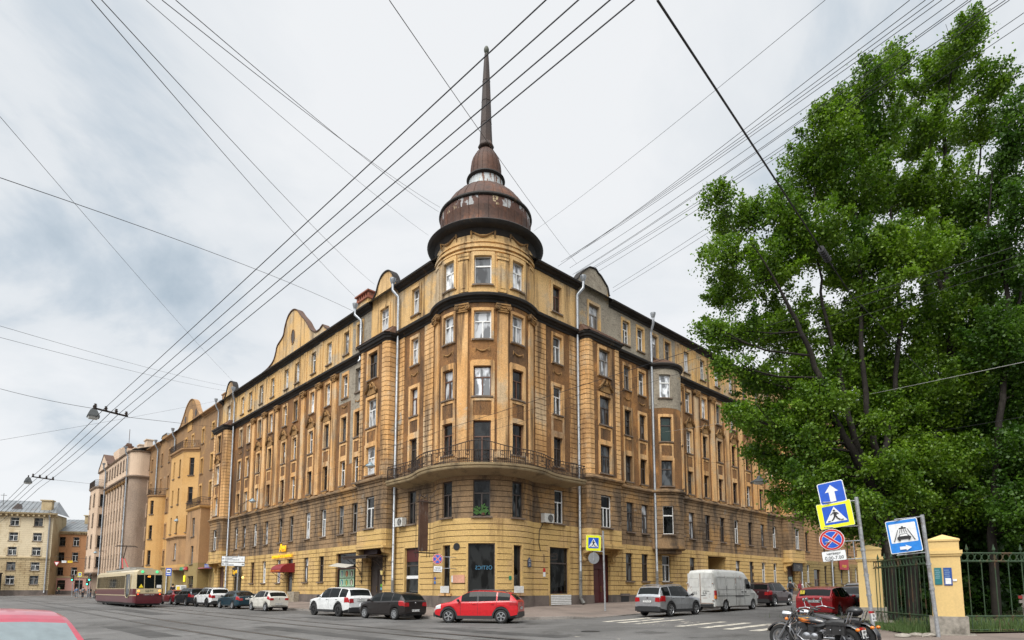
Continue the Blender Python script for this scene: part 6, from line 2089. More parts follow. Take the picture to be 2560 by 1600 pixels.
def make_bike(loc, heading, label, flames, plate_lines, high_plate=False):
 root = thing('motorcycle', loc, heading, label, 'motorcycle', 'motorcycles parked side by side')
 blk = simple('bike_black', (.012, .012, .014), .18, 0, .5, coat=.8)
 root.scale = (.94, .94, .94)
 wb = 1.66
 xf, xr = .86, -.80
 def whl(x, R, w, nm):
  m = MB(); M = Matrix.Translation((x, 0, R)) @ Matrix.Rotation(pi / 2, 4, 'X')
  h = w / 2
  prof = [(R - h * 1.6, -h * .7), (R - h, -h), (R - h * .25, -h * .7), (R, 0), (R - h * .25, h * .7), (R - h, h), (R - h * 1.6, h * .7), (R - h * 1.6, -h * .7)]
  m.lathe(prof, 32, 0, (0, 0, 0), M=M); wl = lpart(nm, m, M_TYRE, root, True, 60)
  r = MB(); r.lathe([(R - h * 1.6, -h * .6), (R - h * 2.1, -h * .4), (R - h * 2.1, h * .4), (R - h * 1.6, h * .6)], 32, 0, (0, 0, 0), M=M)
  for k in range(5):
   a = 2 * pi * k / 5; c = Vector((cos(a), sin(a), 0)); s = Vector((-sin(a), cos(a), 0))
   q = [c * .05 + s * .04, c * .05 - s * .04, c * (R - h * 1.9) - s * .025, c * (R - h * 1.9) + s * .025]
   r.add([M @ (p + Vector((0, 0, .02))) for p in q] + [M @ (p - Vector((0, 0, .02))) for p in q], [(0, 1, 2, 3), (4, 7, 6, 5), (0, 4, 5, 1), (1, 5, 6, 2), (2, 6, 7, 3), (3, 7, 4, 0)])
  r.lathe([(.001, -.05), (.07, -.05), (.07, .05), (.001, .05)], 14, 0, (0, 0, 0), M=M)
  lpart('rim', r, simple('bike_rim', (.30, .30, .31), .3, .8), wl, True)
  d = MB(); d.lathe([(.08, .075), (.16, .08), (.16, .085), (.08, .088)], 24, 0, (0, 0, 0), M=M); lpart('brake_disc', d, M_CHROME, wl, True)
 whl(xf, .33, .13, 'wheel'); whl(xr, .32, .18, 'wheel')
 # fenders
 def fender(x, R, w, a0, a1, nm):
  m = MB(); n = 14; cols = 7
  for i in range(n + 1):
   a = a0 + (a1 - a0) * i / n
   for j in range(cols):
    b = -pi / 2 * .95 + pi * .95 * j / (cols - 1)
    r_ = R + .055 * cos(b) - .015
    m.v.append((x + r_ * cos(a), w * sin(b), (.33 if x > 0 else .32) + r_ * sin(a)))
  for i in range(n):
   for j in range(cols - 1):
    m.f.append((i * cols + j, i * cols + j + 1, (i + 1) * cols + j + 1, (i + 1) * cols + j)); m.m.append(0)
  return lpart(nm, m, blk, root, True, 70)
 fender(xf, .37, .085, radians(20), radians(165), 'front_fender')
 fender(xr, .38, .115, radians(25), radians(205), 'rear_fender')
 # forks
 for sg in (1, -1):
  m = MB(); m.tube([(xf, sg * .11, .33), (xf - .36, sg * .10, .98)], [.034, .028], 10); m.tube([(xf + .02, sg * .115, .30), (xf - .14, sg * .11, .56)], .042, 10); lpart('fork', m, M_CHROME, root, True)
 # headlight, handlebar, mirrors
 m = MB(); m.lathe([(.001, -.16), (.06, -.15), (.105, -.08), (.12, .04), (.118, .07), (.001, .075)], 18, 0, (0, 0, 0), M=Matrix.Translation((xf - .16, 0, .93)) @ Matrix.Rotation(pi / 2, 4, 'Y')); lpart('headlight', m, M_CHROME, root, True)
 m = MB()
 m.tube([(xf - .36, -.10, 1.0), (xf - .40, -.26, 1.10), (xf - .52, -.36, 1.12), (xf - .74, -.42, 1.06)], .015, 8, 0); m.tube([(xf - .36, .10, 1.0), (xf - .40, .26, 1.10), (xf - .52, .36, 1.12), (xf - .74, .42, 1.06)], .015, 8, 0); m.tube([(xf - .36, -.10, 1.0), (xf - .36, .10, 1.0)], .02, 8, 0)
 for sg in (1, -1): m.tube([(xf - .62, sg * .385, 1.095), (xf - .80, sg * .44, 1.045)], .022, 8, 1)
 lpart('handlebar', m, [M_CHROME, M_BLK], root, True)
 for sg in (1, -1):
  m = MB(); m.tube([(xf - .52, sg * .36, 1.12), (xf - .46, sg * .42, 1.26)], .008, 6, 0); m.ball((xf - .45, sg * .44, 1.31), .075, 7, 0, .35, 1, .72); lpart('mirror', m, M_CHROME, root, True)
  m = MB(); m.ball((xf - .24, sg * .2, .82), .045, 6, 0); lpart('indicator', m, M_AMBER, root, True)
  m = MB(); m.ball((xr - .30, sg * .20, .60), .045, 6, 0, 1.2); m.tube([(xr - .28, 0, .6), (xr - .30, sg * .2, .6)], .012, 6); lpart('indicator', m, M_AMBER, root, True)
 # fuel tank: lofted teardrop with flame pattern
 m = MB(); n = 14; cols = 14
 for i in range(n + 1):
  f = i / n
  x = .42 - .72 * f
  w = .165 * (sin(pi * min(1, f * .72 + .12)) ** .7); h = .145 * sin(pi * min(1, f * .62 + .20)) ** .8
  zc = .83 - .10 * f
  for j in range(cols):
   a = 2 * pi * j / cols
   m.v.append((x, max(w, .02) * sin(a), zc + max(h, .02) * cos(a) * (1 if cos(a) > 0 else .8)))
 for i in range(n):
  for j in range(cols):
   f = i / n; a = 2 * pi * (j + .5) / cols
   side = abs(sin(a)) > .55 and cos(a) < .75
   m.f.append((i * cols + j, i * cols + (j + 1) % cols, (i + 1) * cols + (j + 1) % cols, (i + 1) * cols + j)); m.m.append(0)
 m.f.append(tuple(range(cols))); m.m.append(0); m.f.append(tuple(n * cols + j for j in range(cols))); m.m.append(0)
 tank = lpart('fuel_tank', m, blk, root, True, 70)
 if flames:
  fo = simple('flame_orange', (.75, .19, .012), .3, coat=.6); fy = simple('flame_yellow', (.80, .42, .03), .3, coat=.6)
  def side_pt(x, z, sg):
   f = (.42 - x) / .72
   w = max(.165 * (sin(pi * min(1, f * .72 + .12)) ** .7), .02); h = max(.145 * sin(pi * min(1, f * .62 + .20)) ** .8, .02)
   zc = .83 - .10 * f
   c = max(-.98, min(.98, (z - zc) / (h if z > zc else h * .8)))
   return (x, sg * (w * sqrt(1 - c * c) + .004), z)
  for sg in (1, -1):
   m = MB()
   for (pts, mi) in (([(.36, .86), (.30, .93), (.12, .92), (-.14, .84), (.08, .865), (.22, .84)], 1), ([(.37, .83), (.26, .84), (.10, .85), (-.20, .775), (.06, .80), (.2, .785)], 0), ([(.36, .79), (.26, .79), (.08, .775), (-.12, .70), (.08, .735), (.24, .745)], 0)):
    P = [side_pt(x, z, sg) for x, z in pts]
    m.add(P, [tuple(range(len(P)))], mi)
   lpart('flame_decal', m, [fo, fy], tank)
 # seat
 m = MB(); n = 12; cols = 9
 top = smooth_profile([(-.62, .83), (-.50, .86), (-.34, .82), (-.20, .735), (-.02, .705), (.06, .72)]) if False else None
 prof = [(.04, .70, .10), (-.05, .71, .15), (-.20, .715, .17), (-.30, .745, .165), (-.36, .80, .14), (-.48, .835, .135), (-.64, .84, .125), (-.76, .825, .09)]
 for (x, z, w) in prof:
  for j in range(cols):
   a = pi * j / (cols - 1)
   m.v.append((x, w * cos(a), z - .07 + .085 * sin(a) ** .6))
 for i in range(len(prof) - 1):
  for j in range(cols - 1):
   m.f.append((i * cols + j, i * cols + j + 1, (i + 1) * cols + j + 1, (i + 1) * cols + j)); m.m.append(0)
 m.box((-.35, 0, .66), (.7, .2, .1)); lpart('seat', m, simple('leather_black', (.02, .02, .021), .5), root, True, 60)
 # engine, frame, exhaust
 m = MB()
 m.box((.10, 0, .38), (.46, .30, .24), 0);
 for (dx, an) in ((.20, -.42), (-.02, .42)):
  M = Matrix.Translation((.09 + dx * .5, 0, .50)) @ Matrix.Rotation(-an, 4, 'Y')
  for k in range(7): m.box((0, 0, .05 + k * .028), (.17, .21, .014), 0, M)
  m.box((0, 0, .12), (.12, .16, .2), 0, M); m.box((0, 0, .27), (.15, .17, .05), 1, M)
 for sg in (1, -1):
  for (cx, r_) in ((.14, .115), (-.06, .10)):
   m.lathe([(r_, 0), (r_ * .96, .03), (r_ * .5, .045), (.001, .05)], 18, 1, (0, 0, 0), M=Matrix.Translation((cx, sg * .15, .38)) @ Matrix.Rotation(-sg * pi / 2, 4, 'X'))
 lpart('engine', m, [simple('engine_grey', (.10, .10, .105), .4, .7), M_CHROME], root, True, 35)
 m = MB()
 m.tube([(.46, 0, .93), (.42, 0, .78), (.44, .06, .5), (.34, .09, .26), (-.3, .1, .26), (-.78, .1, .33)], .02, 8); m.tube([(.46, 0, .9), (.1, 0, .74), (-.5, 0, .68), (-.9, 0, .64)], .022, 8)
 m.tube([(.36, -.09, .26), (-.3, -.1, .26), (-.78, -.1, .33)], .02, 8); lpart('frame', m, blk, root, True)
 for sg in (1, -1):
  m = MB(); m.tube([(.28, sg * .12, .56), (.36, sg * .17, .40), (.20, sg * .19, .27), (-.3, sg * .20, .27)], .024, 10); m.tube([(-.25, sg * .20, .27), (-.5, sg * .205, .29), (-1.02, sg * .21, .33)], [.03, .045, .045], 12); lpart('exhaust', m, M_CHROME, root, True)
  # crash bar
  m = MB(); m.tube([(.46, sg * .04, .78), (.50, sg * .28, .68), (.48, sg * .34, .48), (.40, sg * .26, .28), (.34, sg * .08, .26)], .016, 8); lpart('crash_bar', m, M_CHROME, root, True)
  # saddle bag
  m = MB(); M = Matrix.Translation((-.62, sg * .25, .60)); m.box((0, 0, 0), (.44, .14, .26), 0, M, .92); m.box((0, sg * .01, .13), (.46, .16, .06), 0, M)
  for dx in (-.12, .10): m.box((dx, sg * .078, .02), (.035, .012, .24), 0, M); m.ball((-.62 + dx, sg * .335, .58), .022, 5, 1)
  lpart('saddle_bag', m, [simple('bag_leather', (.022, .021, .021), .45), M_CHROME], root)
  m = MB(); m.tube([(xr + .02, sg * .13, .34), (xr + .16, sg * .14, .66)], .028, 8); lpart('shock_absorber', m, M_CHROME, root, True)
 m = MB(); m.tube([(.10, -.12, .27), (.12, -.32, .02)], .014, 6); lpart('side_stand', m, M_BLK, root)
 # sissy bar, rear lamp, plate
 m = MB(); m.tube([(-.80, -.11, .72), (-.90, -.11, 1.02), (-.90, .11, 1.02), (-.80, .11, .72)], .014, 6); lpart('back_bar', m, M_CHROME, root, True)
 if high_plate:
  m = MB(); m.ball((-.62, 0, 1.0), .17, 8, 0, 1.25, .95, .8); lpart('top_case', m, simple('case_black', (.015, .015, .016), .25), root, True)
 pz = .86 if high_plate else .50
 px = -1.08 if high_plate else -1.18
 m = MB(); m.box((px + .05, 0, pz + .13), (.08, .16, .06)); lpart('rear_lamp', m, M_TAIL, root)
 p = MB(); p.box((0, 0, 0), (.26, .012, .20)); o = lpart('licence_plate', p, M_PLATE, root); o.location = (px, 0, pz); o.rotation_euler = (-.15, 0, -pi / 2)
 lettering(plate_lines[0], .095, M_INK, o, (0, -.009, .045), (pi / 2, 0, 0), .001); lettering(plate_lines[1], .095, M_INK, o, (0, -.009, -.048), (pi / 2, 0, 0), .001)
 return root

make_bike((7.38, 14.95, gz(7.5, 14.9) + .03), radians(132), 'black cruiser motorcycle with orange flames on the tank, nearer of the two', True, ('6809', 'АВ 78'))
make_bike((8.15, 15.65, gz(8.3, 15.6) + .03), radians(130), 'plain black motorcycle with a top case standing behind the flame painted one', False, ('582', 'АН 78'), True)

# ------------------------------------------------------------------ overhead wires
M_WIRE = simple('wire_black', (.012, .012, .014), .6)
M_WIREP = simple('wire_pale', (.42, .42, .40), .5)
WIRES = [
 ('thin wire from the top left down to the roof, leftmost at the top edge', (-6.95, 9.0, 11.34), (-12.64, 49.65, 25.94), 0.3, 0.012),
 ('thin wire just right of the leftmost one at the top edge, ending at the roof', (-6.78, 9.0, 11.34), (-12.75, 53.4, 29.83), 0.3, 0.012),
 ('thin wire from the top left edge to the eave behind the small gable', (-7.39, 11.0, 13.49), (-6.45, 44.0, 28.85), 0.2, 0.01),
 ('upper wire of the close pair running from the top left to the dome', (-6.42, 10.0, 12.41), (-5.19, 41.0, 29.14), 0.25, 0.012),
 ('lower wire of the close pair running from the top left to the dome', (-6.17, 10.0, 12.41), (-5.31, 41.0, 28.81), 0.25, 0.012),
 ('thin wire from the left edge crossing down to the left wing roof', (-12.86, 14.0, 13.47), (-34.14, 71.64, 27.05), 0.2, 0.01),
 ('dark wire sagging from the left edge down to the chimney on the left wing', (-13.62, 15.0, 12.55), (-12.55, 50.29, 25.09), -0.35, 0.016),
 ('upper of two faint wires low on the left running to the far gable', (-22.07, 25.0, 12.96), (-35.67, 73.26, 26.97), 0.2, 0.012),
 ('lower of two faint wires low on the left running to the far gable', (-22.03, 25.0, 12.45), (-34.53, 72.06, 25.85), 0.2, 0.012),
 ('faint wire from the left edge to the hanging lamp bar', (-19.2, 22.0, 9.15), (-14.72, 20.73, 8.0), 0.05, 0.012),
 ('span wire from the lamp bar to the left wing wall', (-14.25, 21.78, 8.0), (-32.55, 69.96, 20.66), 0.05, 0.012),
 ('faint span wire from the far lamp bar to the pinkish house', (-26.59, 34.55, 8.0), (-71.92, 111.57, 20.79), 0.05, 0.012),
 ('lowest faint wire from the left edge across to the orange house', (-25.94, 30.0, 9.19), (-34.17, 71.38, 24.83), 0.1, 0.01),
 ('thin wire from the top edge passing left of the spire to the right wing roof', (-2.25, 10.0, 12.41), (5.18, 45.99, 27.7), 0.2, 0.012),
 ('thick black cable from the top edge down into the poplar with insulator', (2.4, 9.0, 11.34), (11.12, 19.0, 11.41), 0.0, 0.03),
 ('lower length of the thick black cable inside the poplar crown', (11.12, 19.0, 11.41), (13.83, 19.5, 8.71), 0.0, 0.016),
 ('long thin wire from the top edge at right down to the dome', (8.05, 14.0, 16.72), (1.68, 43.0, 28.6), 0.2, 0.01),
 ('main black wire from the right edge across the facade to the wall lamp', (15.24, 17.0, 11.9), (-12.49, 47.46, 12.12), -0.0, 0.018),
 ('thin wire just below the main black wire across the facade', (15.21, 17.0, 11.57), (-8.91, 44.69, 12.06), 0.1, 0.01),
 ('thin wire second below the main black wire across the facade', (15.19, 17.0, 11.28), (-5.53, 37.0, 10.35), 0.15, 0.01),
 ('pale wire from the right edge across the poplars to the right wing', (14.91, 17.0, 8.25), (12.88, 51.35, 15.23), 0.15, 0.014),
 ('thin wire from the left downpipe down across the tower to the right oriel', (-8.26, 43.85, 20.49), (6.76, 44.73, 15.02), 0.1, 0.01),
 ('thin wire along the left wing above the ground floor lamps', (-31.27, 68.03, 12.35), (-12.25, 47.2, 11.79), 0.1, 0.012),
 ('thin wire by the round street lamp over the right street', (17.58, 56.07, 13.49), (14.76, 17.0, 6.61), 0.2, 0.012),
 ('first (highest) wire of the bundle from the top right to the tower house roof', (11.68, 16.0, 18.87), (3.74, 46.69, 27.84), 0.25, 0.011),
 ('second wire of the bundle from the top right to the tower house roof', (12.14, 16.0, 18.87), (4.01, 46.94, 28.35), 0.25, 0.011),
 ('third wire of the bundle from the top right to the tower house roof', (12.39, 16.0, 18.87), (4.27, 47.19, 28.65), 0.25, 0.011),
 ('fourth wire of the bundle from the top right to the tower house roof', (12.62, 16.0, 18.87), (4.54, 47.45, 28.88), 0.25, 0.011),
 ('fifth wire of the bundle from the top right to the tower house roof', (13.01, 16.0, 18.87), (4.8, 47.7, 28.27), 0.25, 0.011),
 ('sixth wire of the bundle from the top right to the tower house roof', (13.39, 16.0, 18.87), (5.07, 47.95, 27.82), 0.25, 0.011),
 ('seventh wire of the bundle from the top right to the tower house roof', (13.49, 16.0, 18.87), (5.35, 48.21, 28.06), 0.25, 0.011),
 ('eighth wire of the bundle from the top right to the tower house roof', (14.27, 16.0, 18.87), (5.63, 48.48, 28.01), 0.25, 0.011),
 ('ninth wire of the bundle from the top right to the tower house roof', (14.49, 16.0, 18.87), (5.91, 48.74, 28.17), 0.25, 0.011),
 ('tenth wire of the bundle from the top right to the tower house roof', (14.61, 16.0, 18.87), (6.19, 49.01, 27.97), 0.25, 0.011),
 ('upper of two wires below the bundle at the right ending by the grey gable', (16.87, 18.0, 20.56), (8.64, 49.26, 27.35), 0.2, 0.011),
 ('lower of two wires below the bundle at the right ending by the grey gable', (16.84, 18.0, 20.18), (8.63, 49.25, 26.98), 0.2, 0.011),
]
TRAMW = [
 ((0.33, 5.9, 8.0), (-14.2, 20.58, 8.0)) ,
 ((0.68, 5.9, 8.0), (-14.13, 20.88, 8.0)) ,
 ((1.02, 5.9, 8.0), (-14.13, 21.25, 8.0)) ,
 ((1.28, 5.9, 8.0), (-14.17, 21.67, 8.0)) ,
]

def cable(mb, a, b, sag, r, n=18):
 a, b = Vector(a), Vector(b)
 pts = []
 for k in range(n + 1):
  t = k / n
  p = a.lerp(b, t); p.z -= sag * 4 * t * (1 - t)
  pts.append(p)
 mb.tube(pts, r, 5)

def build_wires():
 for l, a, b, sag, r in WIRES:
  mb = MB(); cable(mb, a, b, sag, r * (1.05 if 'bundle' in l else .70))
  if l.startswith('thick black'):
   d = (Vector(b) - Vector(a)); p = Vector(a) + d * .745; q = Vector(a) + d * .80
   for k in range(6):
    c = p.lerp(q, k / 5); mb.tube([c - d.normalized() * .03, c + d.normalized() * .03], .10, 8)
  o = wpart('overhead_wire', mb, M_WIREP if l.startswith('pale') else M_WIRE, None, True)
  tag(o, l, 'wire', 'overhead wires')
 nm = ('highest', 'second highest', 'third highest', 'lowest')
 for k, (a, b) in enumerate(TRAMW):
  mb = MB()
  A, B = Vector(a), Vector(b)
  d = B - A
  cable(mb, A - d * .35, A + d * 1.0, .05, .0085); cable(mb, B, B + d * 1.0, .10, .011); cable(mb, B + d, B + d * 3.2, .15, .014)
  o = wpart('overhead_wire', mb, M_WIRE, None, True)
  tag(o, f'{nm[k]} of the four parallel tram feeder wires crossing the spire', 'wire', 'tram feeder wires')

build_wires()

M_LAMP = simple('lamp_hood_grey', (.045, .05, .05), .55, .1)
M_LAMPG = simple('lamp_glass', (.62, .62, .58), .2)
M_LAMPB = simple('lamp_hood_blue_grey', (.22, .29, .33), .5, .2)

def hung_lamp(loc, label, bar, s=1.0):
 root = thing('hanging_street_lamp', loc, radians(-50), label, 'street lamp', 'lamps hung over the left street')
 m = MB(); m.lathe([(.10 * s, .0), (.13 * s, -.05 * s), (.20 * s, -.10 * s), (.34 * s, -.36 * s), (.35 * s, -.42 * s), (.32 * s, -.42 * s)], 4, 0, (0, 0, 0), a0=pi / 4, a1=pi / 4 + 2 * pi)
 lpart('lamp_hood', m, M_LAMP, root)
 m = MB(); m.lathe([(.31 * s, -.41 * s), (.24 * s, -.50 * s), (.001, -.52 * s)], 4, 0, (0, 0, 0), a0=pi / 4, a1=pi / 4 + 2 * pi); lpart('lamp_glass', m, M_LAMPG, root)
 m = MB(); m.tube([(0, 0, 0), (0, 0, .10 * s)], .03, 6); m.box((0, 0, .1 * s), (.2 * s, .06, .05)); lpart('hanger', m, M_IRON, root)
 a, b = Vector(bar[0]), Vector(bar[1])
 t = thing('insulator_bar', tuple(a), 0, 'black bar with four insulators carrying tram wires ' + ('beside the nearer hanging lamp' if loc[1] < 30 else 'beside the farther hanging lamp'), 'insulator bar', 'insulator bars of the tram wires')
 m = MB(); m.tube([a + (a - b) * .05, b + (b - a) * .05], .035, 6); wpart('bar', m, M_IRON, t, True)
 for k in range(4):
  p = a.lerp(b, k / 3); m = MB(); m.lathe([(.02, 0), (.06, .03), (.03, .06), (.065, .09), (.03, .13), (.05, .16), (.001, .18)], 8, 0, p); wpart('insulator', m, M_IRON, t, True)

hung_lamp((-15.47, 21.78, 8.32), 'large grey lamp hung over the street above the tram, nearer of two', ((-14.71, 20.78, 8.02), (-14.22, 21.73, 8.02)), .78)
hung_lamp((-28.47, 35.1, 8.25), 'small grey lamp hung farther down the left street above the cream block', ((-27.12, 33.75, 8.02), (-26.69, 34.68, 8.02)), .8)

def wall_lamp(wallp, tip, label, group='bracket lamps on the house walls'):
 a, b = Vector(wallp), Vector(tip)
 root = thing('wall_street_lamp', tuple(b), 0, label, 'street lamp', group)
 m = MB(); m.tube([a, a.lerp(b, .5) + Vector((0, 0, .12)), b + Vector((0, 0, .22))], .035, 6); m.tube([a + Vector((0, 0, -.5)), a.lerp(b, .5) + Vector((0, 0, .1))], .02, 5); wpart('bracket', m, M_IRON, root, True)
 m = MB(); m.lathe([(.08, .20), (.12, .12), (.34, -.05), (.36, -.12), (.33, -.12)], 16, 0, b); wpart('lamp_hood', m, M_LAMPB, root, True)
 m = MB(); m.lathe([(.32, -.11), (.2, -.24), (.001, -.27)], 14, 0, b); wpart('lamp_glass', m, M_LAMPG, root, True)

wall_lamp((-12.67, 48.81, 11.35), (-10.43, 43.83, 10.81), 'blue grey bracket lamp on the near oriel of the left wing beside the balcony')
wall_lamp((-31.2, 68.4, 11.2), (-26.66, 61.55, 10.8), 'blue grey bracket lamp far along the left wing above the white direction sign')
_p = PL(58.0, 1.6); wall_lamp(tuple(PL(56.5, 0.1)) + (11.0,), (_p.x, _p.y, 11.0), 'bracket lamp on the orange house beside its faceted bay')
_p = PL(97, 4.4); wall_lamp(tuple(PL(97, 2.6)) + (8.6,), (_p.x, _p.y, 8.3), 'farthest bracket lamp on the pinkish house')
t = thing('hanging_street_lamp', (14.08, 34.0, 7.85), 0, 'round flat black lamp hung over the right street before the poplars', 'street lamp')
m = MB(); m.lathe([(.04, .28), (.10, .22), (.14, .12), (.44, -.05), (.50, -.12), (.47, -.13), (.001, -.10)], 24, 0, (0, 0, 0)); lpart('lamp_hood', m, M_LAMP, t, True)
m = MB(); m.lathe([(.40, -.12), (.25, -.20), (.001, -.23)], 18, 0, (0, 0, 0)); lpart('lamp_glass', m, M_LAMPG, t, True)

# ------------------------------------------------------------------ signs
M_SBLUE = simple('sign_blue', (.010, .085, .50), .4)
M_SBLUEL = simple('sign_light_blue', (.015, .20, .62), .4)
M_SWHITE = simple('sign_white', (.72, .73, .73), .45)
M_SYEL = simple('sign_fluorescent_yellow', (.78, .82, .01), .45)
M_SRED = simple('sign_red', (.50, .010, .018), .4)
M_SBACK = simple('sign_back_grey', (.33, .34, .35), .5, .4)
M_SBLK = simple('sign_black', (.012, .012, .014), .5)
M_POST = weathered('post_galvanized', (.30, .31, .32), (.37, .38, .39), [((.20, .17, .14), 3, 3, .58, .66, .6)], scale=3, rough=.5, metal=.4, bump=.05)

def flat(mb, pts, y, mi=0, th=.004):
 """flat shape on a sign face; local x right, z up, facing -y"""
 n = len(pts)
 mb.add([(x, y, z) for x, z in pts], [tuple(range(n))], mi)

def circ(r, n=36, cx=0, cz=0, sx=1.0):
 return [(cx + r * sx * cos(2 * pi * k / n), cz + r * sin(2 * pi * k / n)) for k in range(n)]

def rrect(w, h, r=.05, n=5, cx=0, cz=0):
 out = []
 for (sx, sz, a0) in ((1, 1, 0), (-1, 1, pi / 2), (-1, -1, pi), (1, -1, 3 * pi / 2)):
  for k in range(n + 1):
   a = a0 + pi / 2 * k / n
   out.append((cx + sx * (w / 2 - r) + r * cos(a), cz + sz * (h / 2 - r) + r * sin(a)))
 return out

def plate_part(root, name, outline, mats, layers, loc, rot, back=M_SBACK):
 mb = MB()
 mb.prism(outline, lambda a, b, d: (a, d, b), .018, 0.0, 0, 1)
 k = 0
 for pts, mi in layers:
  k += 1
  flat(mb, pts, -.0025 * k, mi)
 o = lpart(name, mb, [back] + mats, root)
 o.location = loc; o.rotation_euler = rot
 return o

def walker_layers(S, mi_tri, mi_blk):
 """pedestrian crossing pictogram, S = side of the blue square"""
 s = S
 L_ = [([(-.46 * s, -.38 * s), (.46 * s, -.38 * s), (0, .44 * s)], mi_tri)]
 L_.append((circ(.055 * s, 14, -.02 * s, .22 * s), mi_blk))
 L_.append(([(-.09 * s, .15 * s), (.05 * s, .15 * s), (.07 * s, .0), (.03 * s, -.08 * s), (-.07 * s, -.08 * s), (-.06 * s, .02 * s)], mi_blk))
 L_.append(([(-.09 * s, .15 * s), (-.06 * s, .11 * s), (-.13 * s, .03 * s), (-.20 * s, .0), (-.21 * s, .03 * s), (-.15 * s, .06 * s)], mi_blk))
 L_.append(([(.05 * s, .15 * s), (.10 * s, .11 * s), (.16 * s, .04 * s), (.13 * s, .0), (.10 * s, .03 * s), (.04 * s, .09 * s)], mi_blk))
 L_.append(([(-.07 * s, -.08 * s), (.0, -.08 * s), (-.05 * s, -.20 * s), (-.15 * s, -.31 * s), (-.20 * s, -.29 * s), (-.11 * s, -.18 * s)], mi_blk))
 L_.append(([(-.02 * s, -.06 * s), (.05 * s, -.06 * s), (.10 * s, -.18 * s), (.20 * s, -.29 * s), (.15 * s, -.33 * s), (.04 * s, -.20 * s)], mi_blk))
 for x in (-.30, .24):
  L_.append(([(x * s - .06 * s, -.34 * s), (x * s + .05 * s, -.34 * s), (x * s + .09 * s, -.29 * s), (x * s - .02 * s, -.29 * s)], mi_blk))
 return L_

def nostop_layers(R, sx=1.0):
 L_ = [(circ(R, 36, 0, 0, sx), 1), (circ(R * .965, 36, 0, 0, sx), 2), (circ(R * .80, 36, 0, 0, sx), 1), (circ(R * .77, 36, 0, 0, sx), 3)]
 for q in (1, -1):
  for wd, mi in ((.13, 1), (.09, 2)):
   a = R * .775
   d = a * .7071
   w_ = R * wd
   L_.append(([((-d - w_ * .7) * sx, q * (-d + w_ * .7)), ((-d + w_ * .7) * sx, q * (-d - w_ * .7)), ((d + w_ * .7) * sx, q * (d - w_ * .7)), ((d - w_ * .7) * sx, q * (d + w_ * .7))], mi))
 return L_

